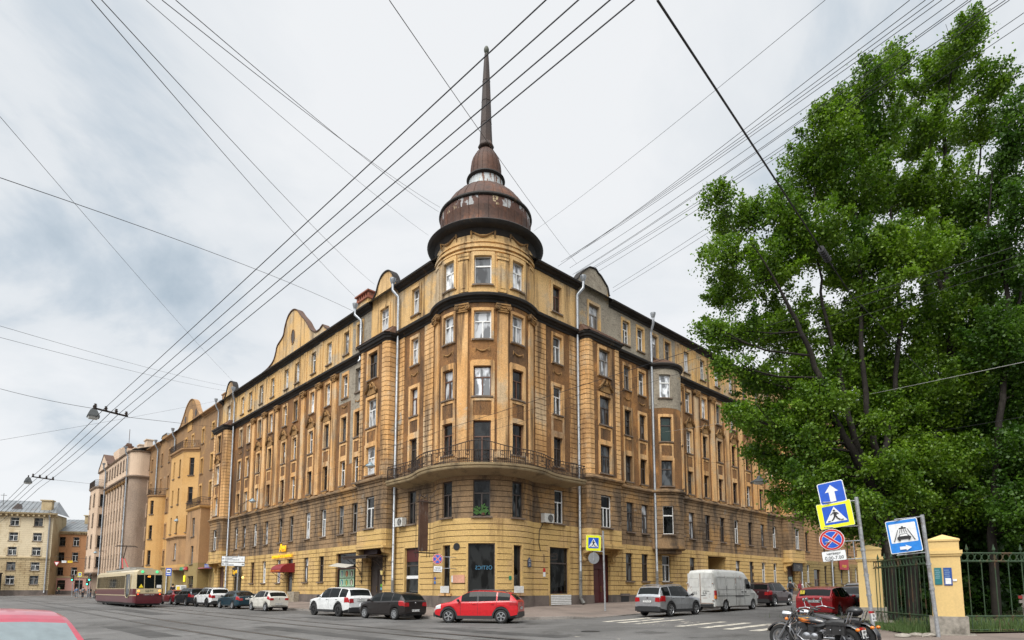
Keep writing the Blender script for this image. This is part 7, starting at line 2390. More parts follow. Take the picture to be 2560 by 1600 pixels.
def rightside_signs():
 psi = radians(-33)
 tilt = radians(-7)
 rot = (0, radians(-7.5), psi)
 zg = .44
 # first post with four plates
 root = thing('sign_post', (9.93, 16.8, zg), 0, 'leaning grey post with one way, crossing and no stopping signs, left of two', 'sign post', 'leaning sign posts by the park fence')
 base, top = Vector((0, 0, -.1)), Vector((-.27, 0, 3.80))
 m = MB(); m.tube([base, top], .052, 12)
 for f in (.30, .44, .62): m.tube([base.lerp(top, f) - Vector((0, 0, .03)), base.lerp(top, f) + Vector((0, 0, .03))], .066, 12)
 lpart('post', m, M_POST, root, True)
 def arm(z, x0, x1):
  f = (z - zg) / 3.75
  px = -.27 * f
  mm = MB(); mm.tube([(px, 0, z - zg), (x1, .02, z - zg - .05)], .016, 6); lpart('bracket', mm, M_POST, root, True)
 c = lambda x, z: (x - 9.93, 0, z - zg)
 for z in (4.14, 3.43, 3.02, 2.52): arm(z, 0, -1.2)
 m = MB(); m.tube([c(9.5, 3.02), c(9.52, 2.52)], .014, 6); lpart('bracket', m, M_POST, root, True)
 plate_part(root, 'one_way_sign', rrect(.66, .62, .05), [M_SWHITE, M_SBLUE], [(rrect(.66, .62, .05), 1), (rrect(.615, .575, .04), 2), ([(-.075, -.26), (.075, -.26), (.075, .02), (.17, .02), (0, .22), (-.17, .02), (-.075, .02)], 1)], c(8.98, 4.37), (0, radians(-8.5), psi))
 S = .60
 pr = plate_part(root, 'pedestrian_crossing_sign', rrect(.86, .72, .03), [M_SWHITE, M_SYEL, M_SBLUE, M_SBLK], [(rrect(.845, .705, .02), 2), (rrect(S, .52, .02), 3)] + [([(x, z * .87) for x, z in p], mi) for p, mi in walker_layers(S, 1, 4)], (c(9.03, 3.74)[0], -.03, c(9.03, 3.74)[2]), rot)
 plate_part(root, 'no_stopping_sign', circ(.30, 36, 0, 0, 1.05), [M_SWHITE, M_SRED, M_SBLUE], nostop_layers(.297, 1.05), c(8.91, 3.04), rot)
 tb = plate_part(root, 'time_plate', rrect(.60, .29, .03), [M_SWHITE, M_SBLK], [(rrect(.60, .29, .03), 2), (rrect(.585, .275, .025), 1)], c(8.95, 2.59), (0, radians(-5.5), psi))
 lettering('четверг', .095, M_SBLK, tb, (0, -.012, .065), (pi / 2, 0, 0), .001)
 lettering('0.00-7.00', .125, M_SBLK, tb, (0, -.012, -.055), (pi / 2, 0, 0), .001)
 # second post
 root = thing('sign_post', (11.34, 16.3, zg), 0, 'leaning grey post with blue car wash sign beside the yellow pillar', 'sign post', 'leaning sign posts by the park fence')
 base, top = Vector((0, 0, -.1)), Vector((-.21, 0, 3.24))
 m = MB(); m.tube([base, top], .05, 12); m.tube([base.lerp(top, .6) - Vector((0, 0, .03)), base.lerp(top, .6) + Vector((0, 0, .03))], .064, 12); m.tube([base.lerp(top, .40) - Vector((0, 0, .03)), base.lerp(top, .40) + Vector((0, 0, .03))], .064, 12)
 lpart('post', m, M_POST, root, True)
 c = lambda x, z: (x - 11.34, 0, z - zg)
 for z, x in ((3.63, -.2), (2.66, -.1)):
  m = MB(); m.tube([(-.2 * (z - zg) / 3.2, 0, z - zg), (-.95, .03, z - zg - .08)], .016, 6); lpart('bracket', m, M_POST, root, True)
 W, Hh = .735, .90
 Ly = [(rrect(W, Hh, .04), 1), (rrect(W - .035, Hh - .035, .03), 2), (rrect(W - .12, .52, .02, 4, 0, .09), 1)]
 bk = 3
 Ly += [([(-.07, .235), (.07, .235), (.09, .21), (.09, .195), (-.09, .195), (-.09, .21)], bk), ([(-.02, .235), (.02, .235), (.02, .27), (-.02, .27)], bk)]
 for x0, x1 in ((-.055, -.085), (-.02, -.03), (.02, .03), (.055, .085)): Ly.append(([(x0 - .007, .185), (x0 + .007, .185), (x1 + .007, .085), (x1 - .007, .085)], bk))
 for sg in (1, -1): Ly.append(([(sg * .10, .185), (sg * .115, .185), (sg * .25, -.13), (sg * .228, -.13)], bk))
 Ly += [([(-.15, -.085), (.15, -.085), (.16, -.03), (.12, .0), (.085, .06), (-.085, .06), (-.12, .0), (-.16, -.03)], bk), ([(-.10, .0), (.10, .0), (.075, .045), (-.075, .045)], 1), ([(-.13, -.12), (-.09, -.12), (-.09, -.08), (-.13, -.08)], bk), ([(.09, -.12), (.13, -.12), (.13, -.08), (.09, -.08)], bk)]
 Ly.append(([(-.14, -.36), (.0, -.36), (.0, -.40), (.13, -.32), (.0, -.24), (.0, -.28), (-.14, -.28)], 1))
 plate_part(root, 'car_wash_sign', rrect(W, Hh, .04), [M_SWHITE, M_SBLUEL, M_SBLK], Ly, c(10.60, 3.10), (0, radians(-6.5), radians(-33)))
 return

rightside_signs()

def crossing_sign_far():
 root = thing('sign_post', (5.88, 38.5, gz(5.88, 38.5) + .2), 0, 'grey post with yellow framed pedestrian crossing sign by the right downpipe', 'sign post')
 m = MB(); m.tube([(0, 0, -.1), (-.06, 0, 5.05)], .06, 10); lpart('post', m, M_POST, root, True)
 m = MB(); m.tube([(-.04, 0, 3.72), (-.7, 0, 3.72)], .025, 6); m.tube([(-.05, 0, 4.7), (-.6, 0, 4.7)], .02, 6); lpart('bracket', m, M_POST, root, True)
 zz = root.location[2]
 plate_part(root, 'pedestrian_crossing_sign', rrect(.97, 1.0, .03), [M_SWHITE, M_SYEL, M_SBLUE, M_SBLK], [(rrect(.95, .98, .02), 2), (rrect(.68, .68, .02), 3)] + walker_layers(.68, 1, 4), (-.69, -.07, 4.62 - zz), (0, radians(1.5), radians(8)))
 plate_part(root, 'round_sign_back', circ(.37), [M_SBACK], [(circ(.365), 1)], (-.68, -.03, 3.66 - zz), (0, 0, radians(14)))
 m = MB(); m.box((-.68, -.06, 3.78 - zz), (.05, .03, .55)); lpart('bracket', m, M_POST, root)

crossing_sign_far()

def left_signs():
 # no-stopping sign on brackets from the tower wall
 root = thing('no_stopping_sign', (-4.6, 38.1, 3.55), 0, 'round no stopping sign on bars from the tower wall above the black car', 'road sign')
 m = MB()
 for z in (3.72, 3.0): m.tube([(-4.75, 38.12, z), (-3.9, 38.25, z), (-3.6, 38.9, z)], .02, 6)
 m.tube([(-3.95, 38.25, 3.72), (-3.95, 38.25, 3.0)], .02, 6); wpart('bracket', m, M_POST, root, True)
 plate_part(root, 'round_plate', circ(.33), [M_SWHITE, M_SRED, M_SBLUE], nostop_layers(.325), (-.08, -.05, .03), (0, 0, radians(-6)))
 tb = plate_part(root, 'time_plate', rrect(.56, .38, .03), [M_SWHITE, M_SBLK], [(rrect(.56, .38, .03), 2), (rrect(.54, .36, .025), 1)], (-.05, -.05, -.60), (0, radians(3), radians(-6)))
 lettering('среда', .12, M_SBLK, tb, (0, -.012, .075), (pi / 2, 0, 0), .001); lettering('0.00-7.00', .12, M_SBLK, tb, (0, -.012, -.07), (pi / 2, 0, 0), .001)
 # direction board
 x, y = -24.0, 52.0
 root = thing('direction_sign', (x, y, gz(x, y)), 0, 'white direction board with black arrows and street names beyond the parked cars', 'direction sign')
 m = MB(); m.tube([(.5, 0, 0), (.5, 0, 4.5)], .06, 8); lpart('post', m, M_POST, root, True)
 z0 = gz(x, y)
 for (zc, h) in ((4.28, .52), (3.84, .33)):
  o = plate_part(root, 'board', rrect(2.08, h, .03), [M_SWHITE, M_SBLK], [(rrect(2.08, h, .03), 2), (rrect(2.03, h - .05, .02), 1)], (.08, -.08, zc - z0), (0, radians(1.2), radians(-4)))
  if h > .4:
   lettering('ПЕТРОГРАДСКАЯ', .125, M_SBLK, o, (-.72, -.012, .17), (pi / 2, 0, 0), .001, 'LEFT'); lettering('набережная', .11, M_SBLK, o, (-.72, -.012, .055), (pi / 2, 0, 0), .001, 'LEFT')
   lettering('САМПСОНИЕВСКИЙ', .125, M_SBLK, o, (-.72, -.012, -.07), (pi / 2, 0, 0), .001, 'LEFT'); lettering('мост', .11, M_SBLK, o, (-.72, -.012, -.19), (pi / 2, 0, 0), .001, 'LEFT'); lettering('0,2', .11, M_SBLK, o, (.82, -.012, .0), (pi / 2, 0, 0), .001)
  else:
   lettering('улица', .11, M_SBLK, o, (-.72, -.012, .08), (pi / 2, 0, 0), .001, 'LEFT'); lettering('КУЙБЫШЕВА', .125, M_SBLK, o, (-.72, -.012, -.06), (pi / 2, 0, 0), .001, 'LEFT')
  ar = MB()
  for sx, xc in ((-1, -.88), (1, .88)) if h < .4 else ((-1, -.88),):
   flat(ar, [(xc - sx * .1, .025), (xc + sx * .0, .025), (xc, .07), (xc + sx * .11, 0), (xc, -.07), (xc, -.025), (xc - sx * .1, -.025)], -.012)
  lpart('arrow', ar, M_SBLK, o)

left_signs()

# ------------------------------------------------------------------ things fixed to the corner house
def wall_things():
 M_AC = simple('ac_white', (.55, .54, .50), .5)
 def ac(path_pt, n, z, label):
  root = thing('air_conditioner', (path_pt.x, path_pt.y, z), rz_of(n), label, 'air conditioner', 'air conditioners on the corner house')
  m = MB(); m.box((0, .22, 0), (.95, .36, .62)); lpart('casing', m, M_AC, root)
  m = MB(); m.lathe([(.001, .0), (.23, .0), (.25, .02), (.25, -.02)], 20, 0, (0, 0, 0), M=Matrix.Translation((-.12, .40, 0)) @ Matrix.Rotation(-pi / 2, 4, 'X')); lpart('fan_grille', m, M_BLK, root, True)
  m = MB()
  for k in range(5): m.tube([(-.12 - .22, .425, -.16 + .08 * k), (-.12 + .22, .425, -.16 + .08 * k)], .008, 4)
  lpart('guard', m, M_AC, root)
  m = MB(); m.tube([(.3, 0, -.33), (.3, .4, -.33)], .02, 5); m.tube([(-.3, 0, -.33), (-.3, .4, -.33)], .02, 5); lpart('bracket', m, M_IRON, root)
 ac(PL(5.55), nL, 6.55, 'dusty white air conditioner beside the left downpipe'); ac(PR(3.0), nR, 6.6, 'dusty white air conditioner at the right edge of the tower with a hanging cable')
 m = MB(); p = [PR(2.7, .05), PR(2.35, .05), PR(2.3, .05), PR(2.45, .05)]
 m.tube([(p[0].x, p[0].y, 6.2), (p[1].x, p[1].y, 5.7), (p[2].x, p[2].y, 4.9), (p[3].x, p[3].y, 4.3)], .025, 5)
 tag(wpart('loose_cable', m, M_WIRE, None, True), 'black cable hanging down the wall below the right air conditioner', 'cable')
 # rusty vertical sign frame standing out from the wall
 root = thing('old_sign_frame', (-5.6, 38.0, 3.9), 0, 'tall rusty empty sign box standing out from the wall left of the tower', 'sign frame')
 a = Vector((-5.95, 38.25)); b = Vector((-5.05, 38.9))
 u = (b - a).normalized(); n_ = Vector((-u.y, u.x))
 def P3(s, z, d=0): q = a + u * s + n_ * d; return (q.x, q.y, z)
 m = MB(); m.prism([(0.05, 4.1), (.62, 4.1), (.62, 7.4), (.05, 7.4)], lambda s, z, d: P3(s, z, d), -.12, .12); wpart('sign_box', m, weathered('sign_box_rust', (.075, .038, .025), (.10, .055, .035), [((.16, .14, .12), 2, .6, .6, .66, .6)], scale=1.5, rough=.8), root)
 m = MB()
 for s in (-.06, .72):
  for d in (-.2, .2): m.tube([P3(s, 3.7, d), P3(s, 7.7, d)], .018, 5)
 for z in (4.0, 7.25):
  for d in (-.2, .2): m.tube([P3(-.2, z, d), P3(1.35, z, d)], .03, 5)
 m.tube([P3(.7, 7.3), P3(1.35, 8.3)], .015, 4); m.tube([P3(.0, 7.4), P3(.1, 7.7), P3(.4, 7.55), P3(.6, 7.75)], .04, 5)
 wpart('iron_frame', m, M_IRON, root, True)
 # address plate
 q = T + (RR + .03) * Vector((sin(radians(60)), -cos(radians(60))))
 root = thing('address_plate', (q.x, q.y, 3.45), rz_of(Vector((sin(radians(60)), -cos(radians(60))))), 'dark blue house number plate with arched top on the tower wall', 'house number plate')
 m = MB(); m.prism([(-.24, -.3), (.24, -.3), (.24, .2), (.12, .22), (.08, .34), (-.08, .34), (-.12, .22), (-.24, .2)], lambda x, z, d: (x, d, z), 0, .03); lpart('plate', m, simple('plate_navy', (.015, .028, .075), .35), root)
 lettering('25', .2, M_SWHITE, root, (0, .034, -.13), (pi / 2, 0, pi), .001); lettering('УЛИЦА', .09, M_SWHITE, root, (0, .034, .09), (pi / 2, 0, pi), .001); lettering('МАЛАЯ', .06, M_SWHITE, root, (0, .034, .2), (pi / 2, 0, pi), .001)
 # mirrored blue lettering inside the tower shop window
 root = thing('window_lettering', (-1.75, 38.62, 3.05), 0, 'pale blue mirrored letters behind the central shop window of the tower', 'lettering')
 o = lettering('ОSTICS', .34, simple('letters_blue', (.05, .17, .27), .4, emit=(.06, .2, .33), estr=.10), root, (-.05, 0, 0), (pi / 2, 0, 0), .01); o.scale = (-1.0, 1, 1)
 # blinds boards of the side shop windows and the lower right one
 for i, (deg, lab) in enumerate(((-41.5, 'white slatted board under the narrow window left of the red car roof'), (41.5, 'white slatted board under the narrow window right of the red car roof'))):
  v = Vector((sin(radians(deg)), -cos(radians(deg)))); q = T + (RR + .06) * v
  root = thing('slatted_board', (q.x, q.y, 1.42), rz_of(v), lab, 'slatted board', 'white slatted boards on the tower')
  m = MB(); m.box((0, 0, .26), (.82, .03, .42), 1)
  for k in range(8): m.box((-.36 + k * .103, .02, .26), (.075, .03, .44), 0)
  lpart('slats', m, [M_FWHITE, M_FGREY], root)
 v = nR; q = PR(4.45, .10)
 root = thing('slatted_board', (q.x, q.y, .58), rz_of(v), 'white horizontal slatted board under the shop window right of the tower', 'slatted board')
 m = MB(); m.box((0, 0, .36), (2.1, .04, .7), 1)
 for k in range(6): m.box((0, .03, .08 + k * .12), (2.1, .04, .085), 0)
 lpart('slats', m, [M_FWHITE, M_FGREY], root)
 # vent disc, stickers and small plates
 small = [(-27.0, 4.42, .30, .30, M_SBLK, 'round_vent', 'round black vent opening above the shop left of the centre window', 'vent'),
    (-24, 2.35, .85, .5, simple('patch_pink', (.58, .30, .20), .8), 'paint_patch', 'pink repainted patch on the tower wall beside the shop window', 'paint patch'),
    (-31.5, 2.35, .18, .42, M_SWHITE, 'notice', 'narrow white notice by the left narrow window of the tower', 'notice'),
    (31.0, 2.42, .18, .24, simple('sticker_green', (.01, .20, .11), .5), 'green_plate', 'small green plate by the right narrow window of the tower', 'plate'),
    (-63, 2.40, .20, .18, M_SBLUE, 'blue_plate', 'upper small blue plate left of the no stopping sign', 'plate'), (-63, 2.14, .20, .18, M_SBLUEL, 'blue_plate', 'lower small blue plate left of the no stopping sign', 'plate')]
 for deg, z, w_, h_, mt, nm, lab, cat in small:
  v = Vector((sin(radians(deg)), -cos(radians(deg)))); q = T + (RR + .012) * v
  m = MB()
  if nm == 'round_vent': m.prism(circ(.24), lambda x, zz, d: (x, d, zz), 0, .02)
  else: m.box((0, .01, 0), (w_, .03, h_))
  o = lpart(nm, m, mt, None); o.location = (q.x, q.y, z); o.rotation_euler = (0, 0, rz_of(v)); tag(o, lab, cat)
 q = PR(2.85, .02); root = thing('notice', (q.x, q.y, 2.85), rz_of(nR), 'red and white notice on the wall left of the right shop window', 'notice')
 m = MB(); m.box((0, 0, .16), (.2, .02, .26), 0); m.box((0, 0, -.14), (.22, .02, .32), 1); lpart('sheet', m, [M_SRED, M_SWHITE], root)
 m = MB(); q = PR(3.15, .1)
 m.tube([tuple(PR(2.8, .05)) + (3.5,), tuple(PR(2.8, .05)) + (4.1,)], .02, 5); m.tube([tuple(PR(2.8, .05)) + (3.95,), tuple(PR(3.2, .7)) + (3.95,)], .02, 5)
 A = [PR(3.15, .35), PR(3.25, .85)]
 m.tube([(A[0].x, A[0].y, 3.7), (A[1].x, A[1].y, 3.7), (A[1].x, A[1].y, 4.1), (A[0].x, A[0].y, 4.1)], .025, 5, closed=True)
 tag(wpart('sign_holder', m, M_IRON, None), 'empty rectangular iron sign holder beside the right shop window', 'sign holder')
 # --- left wing entrance: iron canopy with scrolls, roller shutter, wall lamp
 root = thing('iron_canopy', tuple(PL(9.3)) + (4.3,), 0, 'black wrought iron canopy with scrolls over the entrance by the left downpipe', 'canopy')
 m = MB(); m.prism([(7.6, .05), (11.4, .05), (11.4, 1.75), (7.6, 1.75)], lambda s, d, z: tuple(PL(s, d)) + (z,), 4.12, 4.22); m.prism([(7.75, 1.6), (11.25, 1.6), (11.25, 1.72), (7.75, 1.72)], lambda s, d, z: tuple(PL(s, d)) + (z,), 3.98, 4.12); wpart('roof_sheet', m, M_IRON, root)
 for s in (7.8, 11.2):
  m = MB()
  m.tube([tuple(PL(s, .05)) + (4.1,), tuple(PL(s, .05)) + (2.1,)], .03, 5); m.tube([tuple(PL(s, .08 + 1.5 * t)) + (2.6 + 1.5 * t ** .5,) for t in [i / 8 for i in range(9)]], .025, 5)
  for (d0, z0, r0) in ((.35, 3.75, .22), (.75, 3.95, .13), (.18, 2.9, .14), (.16, 2.3, .1)):
   m.tube([tuple(PL(s, d0 + r0 * (1 - t / 30) * cos(t * pi / 6))) + (z0 + r0 * (1 - t / 30) * sin(t * pi / 6),) for t in range(20)], .02, 4)
  wpart('scroll_bracket', m, M_IRON, root, True)
 m = MB(); m.prism([(8.35, .10), (10.4, .10), (10.4, .42), (8.35, .42)], lambda s, d, z: tuple(PL(s, d)) + (z,), 4.36, 4.72)
 tag(wpart('shutter_box', m, simple('shutter_maroon', (.035, .012, .015), .5), None), 'dark maroon roller shutter box above the iron canopy', 'shutter box')
 root = thing('wall_lantern', tuple(PL(7.6, .45)) + (2.9,), 0, 'small black lantern with yellow glass on a bracket beside the entrance', 'lantern')
 q = PL(7.6, .45); m = MB(); m.lathe([(.03, .32), (.12, .2), (.13, .18)], 6, 0, (q.x, q.y, 2.9)); m.tube([tuple(PL(7.6, .05)) + (3.3,), tuple(PL(7.6, .3)) + (3.4,), tuple(q) + (3.2,)], .02, 5); wpart('bracket', m, M_IRON, root)
 m = MB(); m.lathe([(.12, .18), (.08, -.12), (.02, -.16)], 6, 0, (q.x, q.y, 2.9)); wpart('glass', m, simple('lantern_glass', (.75, .62, .25), .3), root)
 for i, (s, z, c, lab) in enumerate(((8.75, 2.0, (.2, .6, .05), 'green round sticker on the dark entrance door'), (8.75, 1.75, (.2, .5, .65), 'pale blue round sticker on the dark entrance door'))):
  q = PL(s, -.24); m = MB(); m.prism(circ(.11, 16), lambda x, zz, d: (x, d, zz), 0, .01); o = lpart('sticker', m, simple('sticker%d' % i, c, .5), None); o.location = (q.x, q.y, z); o.rotation_euler = (0, 0, rz_of(nL)); tag(o, lab, 'sticker')
 q = PL(8.45, -.24); m = MB(); m.box((0, 0, 0), (.28, .01, .34)); o = lpart('notice', m, M_SWHITE, None); o.location = (q.x, q.y, 1.95); o.rotation_euler = (0, 0, rz_of(nL)); tag(o, 'white paper notice on the dark entrance door of the left wing', 'notice')
 # white band with small marks and red upper panel in the strip shop window
 q = PL(4.38, -.19); m = MB(); m.box((0, 0, 0), (1.70, .02, .22)); o = lpart('window_band', m, M_SWHITE, None); o.location = (q.x, q.y, 2.55); o.rotation_euler = (0, 0, rz_of(nL)); tag(o, 'white band across the shop window left of the tower', 'window band')
 m = MB(); m.box((0, 0, 0), (1.70, .02, .9)); o = lpart('dark_red_board', m, simple('panel_darkred', (.07, .012, .012), .5), None); o.location = (q.x, q.y, 4.1); o.rotation_euler = (0, 0, rz_of(nL)); tag(o, 'dark red panel in the top of the shop window left of the tower', 'panel')
 # posters in the wide shop window
 rng = random.Random(4)
 bg = simple('poster_mint', (.42, .62, .42), .5)
 cols = [(.05, .22, .30), (.35, .04, .03), (.10, .06, .03), (.03, .25, .32), (.06, .28, .10), (.14, .07, .02), (.05, .05, .05), (.45, .12, .04), (.03, .03, .04), (.30, .10, .05)]
 names = ['teal', 'red', 'brown', 'cyan', 'green', 'amber', 'black', 'orange', 'charcoal']
 k = 0
 for row, (z, h) in enumerate(((2.98, .66), (2.26, .66), (1.56, .60))):
  for c in range(3):
   s = 14.85 - c * .82
   q = PL(s, -.17)
   root = thing('window_poster', (q.x, q.y, z), rz_of(nL), f'mint shop poster with {names[k]} oval, {["top", "middle", "bottom"][row]} row of the window grid', 'poster', 'posters in the wide shop window')
   m = MB(); m.box((0, 0, 0), (.76, .02, h)); lpart('sheet', m, bg, root)
   m = MB(); m.prism(circ(h * .40, 20, 0, 0, .85), lambda x, zz, d: (x, d, zz), .011, .016); lpart('picture', m, simple('poster_%s' % names[k], cols[k], .5), root)
   m = MB(); m.prism(circ(h * .17, 12, .02, .05, .8), lambda x, zz, d: (x, d, zz), .017, .02); m.box((0, .019, -h * .18), (.16, .004, h * .3)); lpart('motif', m, simple('poster_motif_%d' % (k % 3), [(.6, .55, .4), (.62, .35, .12), (.7, .68, .6)][k % 3], .5), root)
   k += 1
 q = PL(13.9, .35); root = thing('shop_awning', (q.x, q.y, 3.55), rz_of(nL), 'small dusty white awning over the poster window', 'awning')
 m = MB(); m.add([(-1.5, -.3, .12), (1.5, -.3, .35), (1.5, .45, .10), (-1.5, .45, -.12), (-1.5, -.3, .09), (1.5, -.3, .32), (1.5, .45, .07), (-1.5, .45, -.15)], [(0, 1, 2, 3), (4, 7, 6, 5), (3, 2, 6, 7), (0, 3, 7, 4), (1, 5, 6, 2)]); lpart('canvas', m, simple('awning_dusty', (.40, .38, .33), .8), root)
 # yellow shop letters
 M_YEL = simple('letters_yellow', (.85, .48, .01), .4, emit=(1.0, .55, .02), estr=.35)
 q = PL(26.45, .12); root = thing('shop_sign', (q.x, q.y, 5.5), rz_of(nL), 'yellow raised shop letters Ам over the red awning on the left wing', 'shop sign')
 lettering('Ам', 1.05, M_YEL, root, (-.1, .06, .18), (pi / 2, 0, pi), .05); lettering('ВИННЫЙ СУПЕРМАРКЕТ', .40, M_YEL, root, (0, .05, -.62), (pi / 2, 0, pi), .03)
 m = MB(); m.ball((-.35, .08, .02), .10, 6); lpart('red_drop', m, M_SRED, root, True)
 # red awning
 q = PL(24.95, 0); root = thing('red_awning', (q.x, q.y, 3.55), rz_of(nL), 'red domed awning with lettering over the wine shop door', 'awning')
 m = MB(); n = 10
 for i in range(n + 1):
  a = pi / 2 * i / n
  for x in (-1.15, 1.15): m.v.append((x, 1.35 * sin(a), .62 * cos(a)))
 for i in range(n): m.f.append((2 * i, 2 * i + 1, 2 * i + 3, 2 * i + 2)); m.m.append(0)
 for x in (-1.15, 1.15): m.add([(x, 0, 0)] + [(x, 1.35 * sin(pi / 2 * i / n), .62 * cos(pi / 2 * i / n)) for i in range(n + 1)], [tuple(range(n + 2))])
 m.box((0, 1.35, -.12), (2.3, .04, .26)); m.box((1.15, .68, -.12), (.04, 1.35, .26)); m.box((-1.15, .68, -.12), (.04, 1.35, .26)); lpart('canvas', m, simple('awning_red', (.20, .010, .016), .5), root, True, 30)
 lettering('ВИННЫЙ СУПЕРМАРКЕТ', .19, simple('letters_orange', (.85, .25, .02), .4), root, (0, 1.375, -.12), (pi / 2, 0, pi), .002); lettering('НАПИТКИ', .19, simple('letters_orange', (.85, .25, .02), .4), root, (1.175, .68, -.12), (pi / 2, 0, pi / 2), .002)
 for x in (-1.1, 1.1):
  m = MB(); m.tube([(x, .04, -1.0), (x, .5, -.7), (x, 1.2, -.26)], .025, 5); m.tube([(x, .3 + .14 * cos(t * pi / 6), -.55 + .14 * sin(t * pi / 6)) for t in range(12)], .016, 4); lpart('bracket', m, M_IRON, root, True)
 q = PL(27.6, -.16); root = thing('window_banner', (q.x - .0, q.y, 3.0), rz_of(nL), 'purple vertical banner in the window beside the red awning', 'banner')
 m = MB(); m.box((-.2, 0, 0), (.36, .01, 1.9)); lpart('sheet', m, simple('banner_purple', (.22, .05, .30), .5), root); lettering('ВИНА МИРА', .24, M_SWHITE, root, (-.2, .012, 0), (pi / 2, pi / 2, pi), .001)
 q = PL(24.95, -.22); m = MB(); m.box((0, 0, 1.25), (1.25, .06, 2.5)); m.box((0, .04, 1.3), (.9, .02, 1.6), 1); o = lpart('shop_door', m, [simple('door_wine', (.06, .012, .014), .5), G_DARK], None); o.location = (q.x, q.y, .8); o.rotation_euler = (0, 0, rz_of(nL)); tag(o, 'dark wine red shop door under the red awning', 'door')
 # bakery corner
 q = PL(38.3, .35); root = thing('shop_sign', (q.x, q.y, 3.65), rz_of(nL), 'black shop sign with yellow handwritten Булка beside the far downpipe', 'shop sign')
 m = MB(); m.box((0, 0, 0), (2.2, .08, .95)); m.box((0, -.2, 0), (.1, .4, .1)); lpart('board', m, M_SBLK, root); lettering('Булка', .62, M_YEL, root, (0, .05, 0), (pi / 2, radians(-6), pi), .01)
 q = PL(36.3, .3); m = MB(); m.ball((q.x, q.y, 3.0), .13, 6); tag(wpart('globe_lamp', m, simple('globe_lamp_lit', (.9, .6, .2), .3, emit=(1.0, .6, .15), estr=1.2), None, True), 'small lit yellow globe lamp beside the Булка shop sign', 'lamp')
 # right wing: dark sign above the far doorway, railed steps
 q = PR(44.4, .75); root = thing('shop_sign', (q.x, q.y, 4.25), rz_of(nR), 'dark hanging shop sign over the far doorway of the right wing', 'shop sign')
 m = MB(); m.box((0, 0, 0), (2.6, .16, .95)); lpart('board', m, simple('sign_charcoal', (.03, .028, .028), .5), root); lettering('Т Р5', .5, simple('letters_grey', (.28, .26, .24), .5), root, (0, .085, 0), (pi / 2, 0, pi), .004)
 q = PR(44.6, -.2); m = MB(); m.box((0, 0, 0), (1.0, .03, .85)); o = lpart('notice', m, simple('notice_pale_teal', (.36, .50, .47), .5), None); o.location = (q.x, q.y, 2.75); o.rotation_euler = (0, 0, rz_of(nR)); tag(o, 'pale teal notice on the far doorway of the right wing', 'notice')
 root = thing('entrance_steps', tuple(PR(45.2, 1.0)) + (.4,), 0, 'railed entrance steps at the far doorway of the right wing', 'steps')
 m = MB()
 for k in range(6): m.prism([(43.4 + k * .05, .1), (46.6 - k * .32, .1), (46.6 - k * .32, 1.5), (43.4 + k * .05, 1.5)], lambda s, d, z: tuple(PR(s, d)) + (z,), .35 + .2 * k, .553 + .2 * k)
 wpart('treads', m, M_GRAN, root)
 m = MB()
 for d in (.15, 1.5):
  m.tube([tuple(PR(44.6, d)) + (2.5,), tuple(PR(47.4, d)) + (1.25,)], .03, 6); m.tube([tuple(PR(44.6, d)) + (2.1,), tuple(PR(47.4, d)) + (.85,)], .02, 6)
  for s, z in ((44.6, 2.5), (46, 1.88), (47.4, 1.25)): m.tube([tuple(PR(s, d)) + (z,), tuple(PR(s, d)) + (z - 1.0,)], .025, 6)
 wpart('handrail', m, M_FWHITE, root, True)
 q = PR(61.5, .2); root = thing('banner', (q.x, q.y, 5.1), rz_of(nR), 'red banner with yellow lettering on the far brown house', 'banner')
 m = MB(); m.box((0, 0, 0), (3.4, .04, 1.5)); lpart('sheet', m, simple('banner_red', (.42, .02, .04), .5), root); lettering('АКЦИЯ', .5, simple('letters_lemon', (.8, .65, .05), .5), root, (0, .03, -.3), (pi / 2, 0, pi), .002)
 # lettered grates of the right wing
 for s, lab in ((12.0, 'dark basement window niche behind the silver car'),):
  q = PR(s, .09); m = MB(); m.box((0, 0, 0), (1.0, .02, .7), 0); m.box((0, .02, .42), (1.2, .06, .2), 1); o = lpart('basement_window', m, [M_SBLK, M_GRAN], None); o.location = (q.x, q.y, .85); o.rotation_euler = (0, 0, rz_of(nR)); tag(o, lab, 'basement window')
 q = PL(23.3, .3); m = MB(); m.box((0, 0, 0), (1.6, .55, 1.1), 0, None, .96); o = lpart('concrete_block', m, M_GREY, None); o.location = (q.x, q.y, .95); o.rotation_euler = (0, 0, rz_of(nL)); tag(o, 'grey concrete block beside the steps under the red awning', 'block')

wall_things()

# ------------------------------------------------------------------ park corner: ground, fence, trees
M_GRASS = weathered('park_earth_grass', (.05, .065, .022), (.075, .085, .03), [((.10, .075, .045), .8, .8, .52, .64, .8)], scale=.6, bump=.6, bscale=30)

def hz(x, y): return gz(x, y) + .20

def sheet(mb, B, I, off, cols=10):
 for k in range(len(B) - 1):
  for c in range(cols):
   q = []
   for (b, i, f) in ((B[k], I[k], c / cols), (B[k + 1], I[k + 1], c / cols), (B[k + 1], I[k + 1], (c + 1) / cols), (B[k], I[k], (c + 1) / cols)):
    f = f * f
    x, y = b[0] + (i[0] - b[0]) * f, b[1] + (i[1] - b[1]) * f
    q.append((x, y, gz(x, y) + off))
   mb.quad(*q)

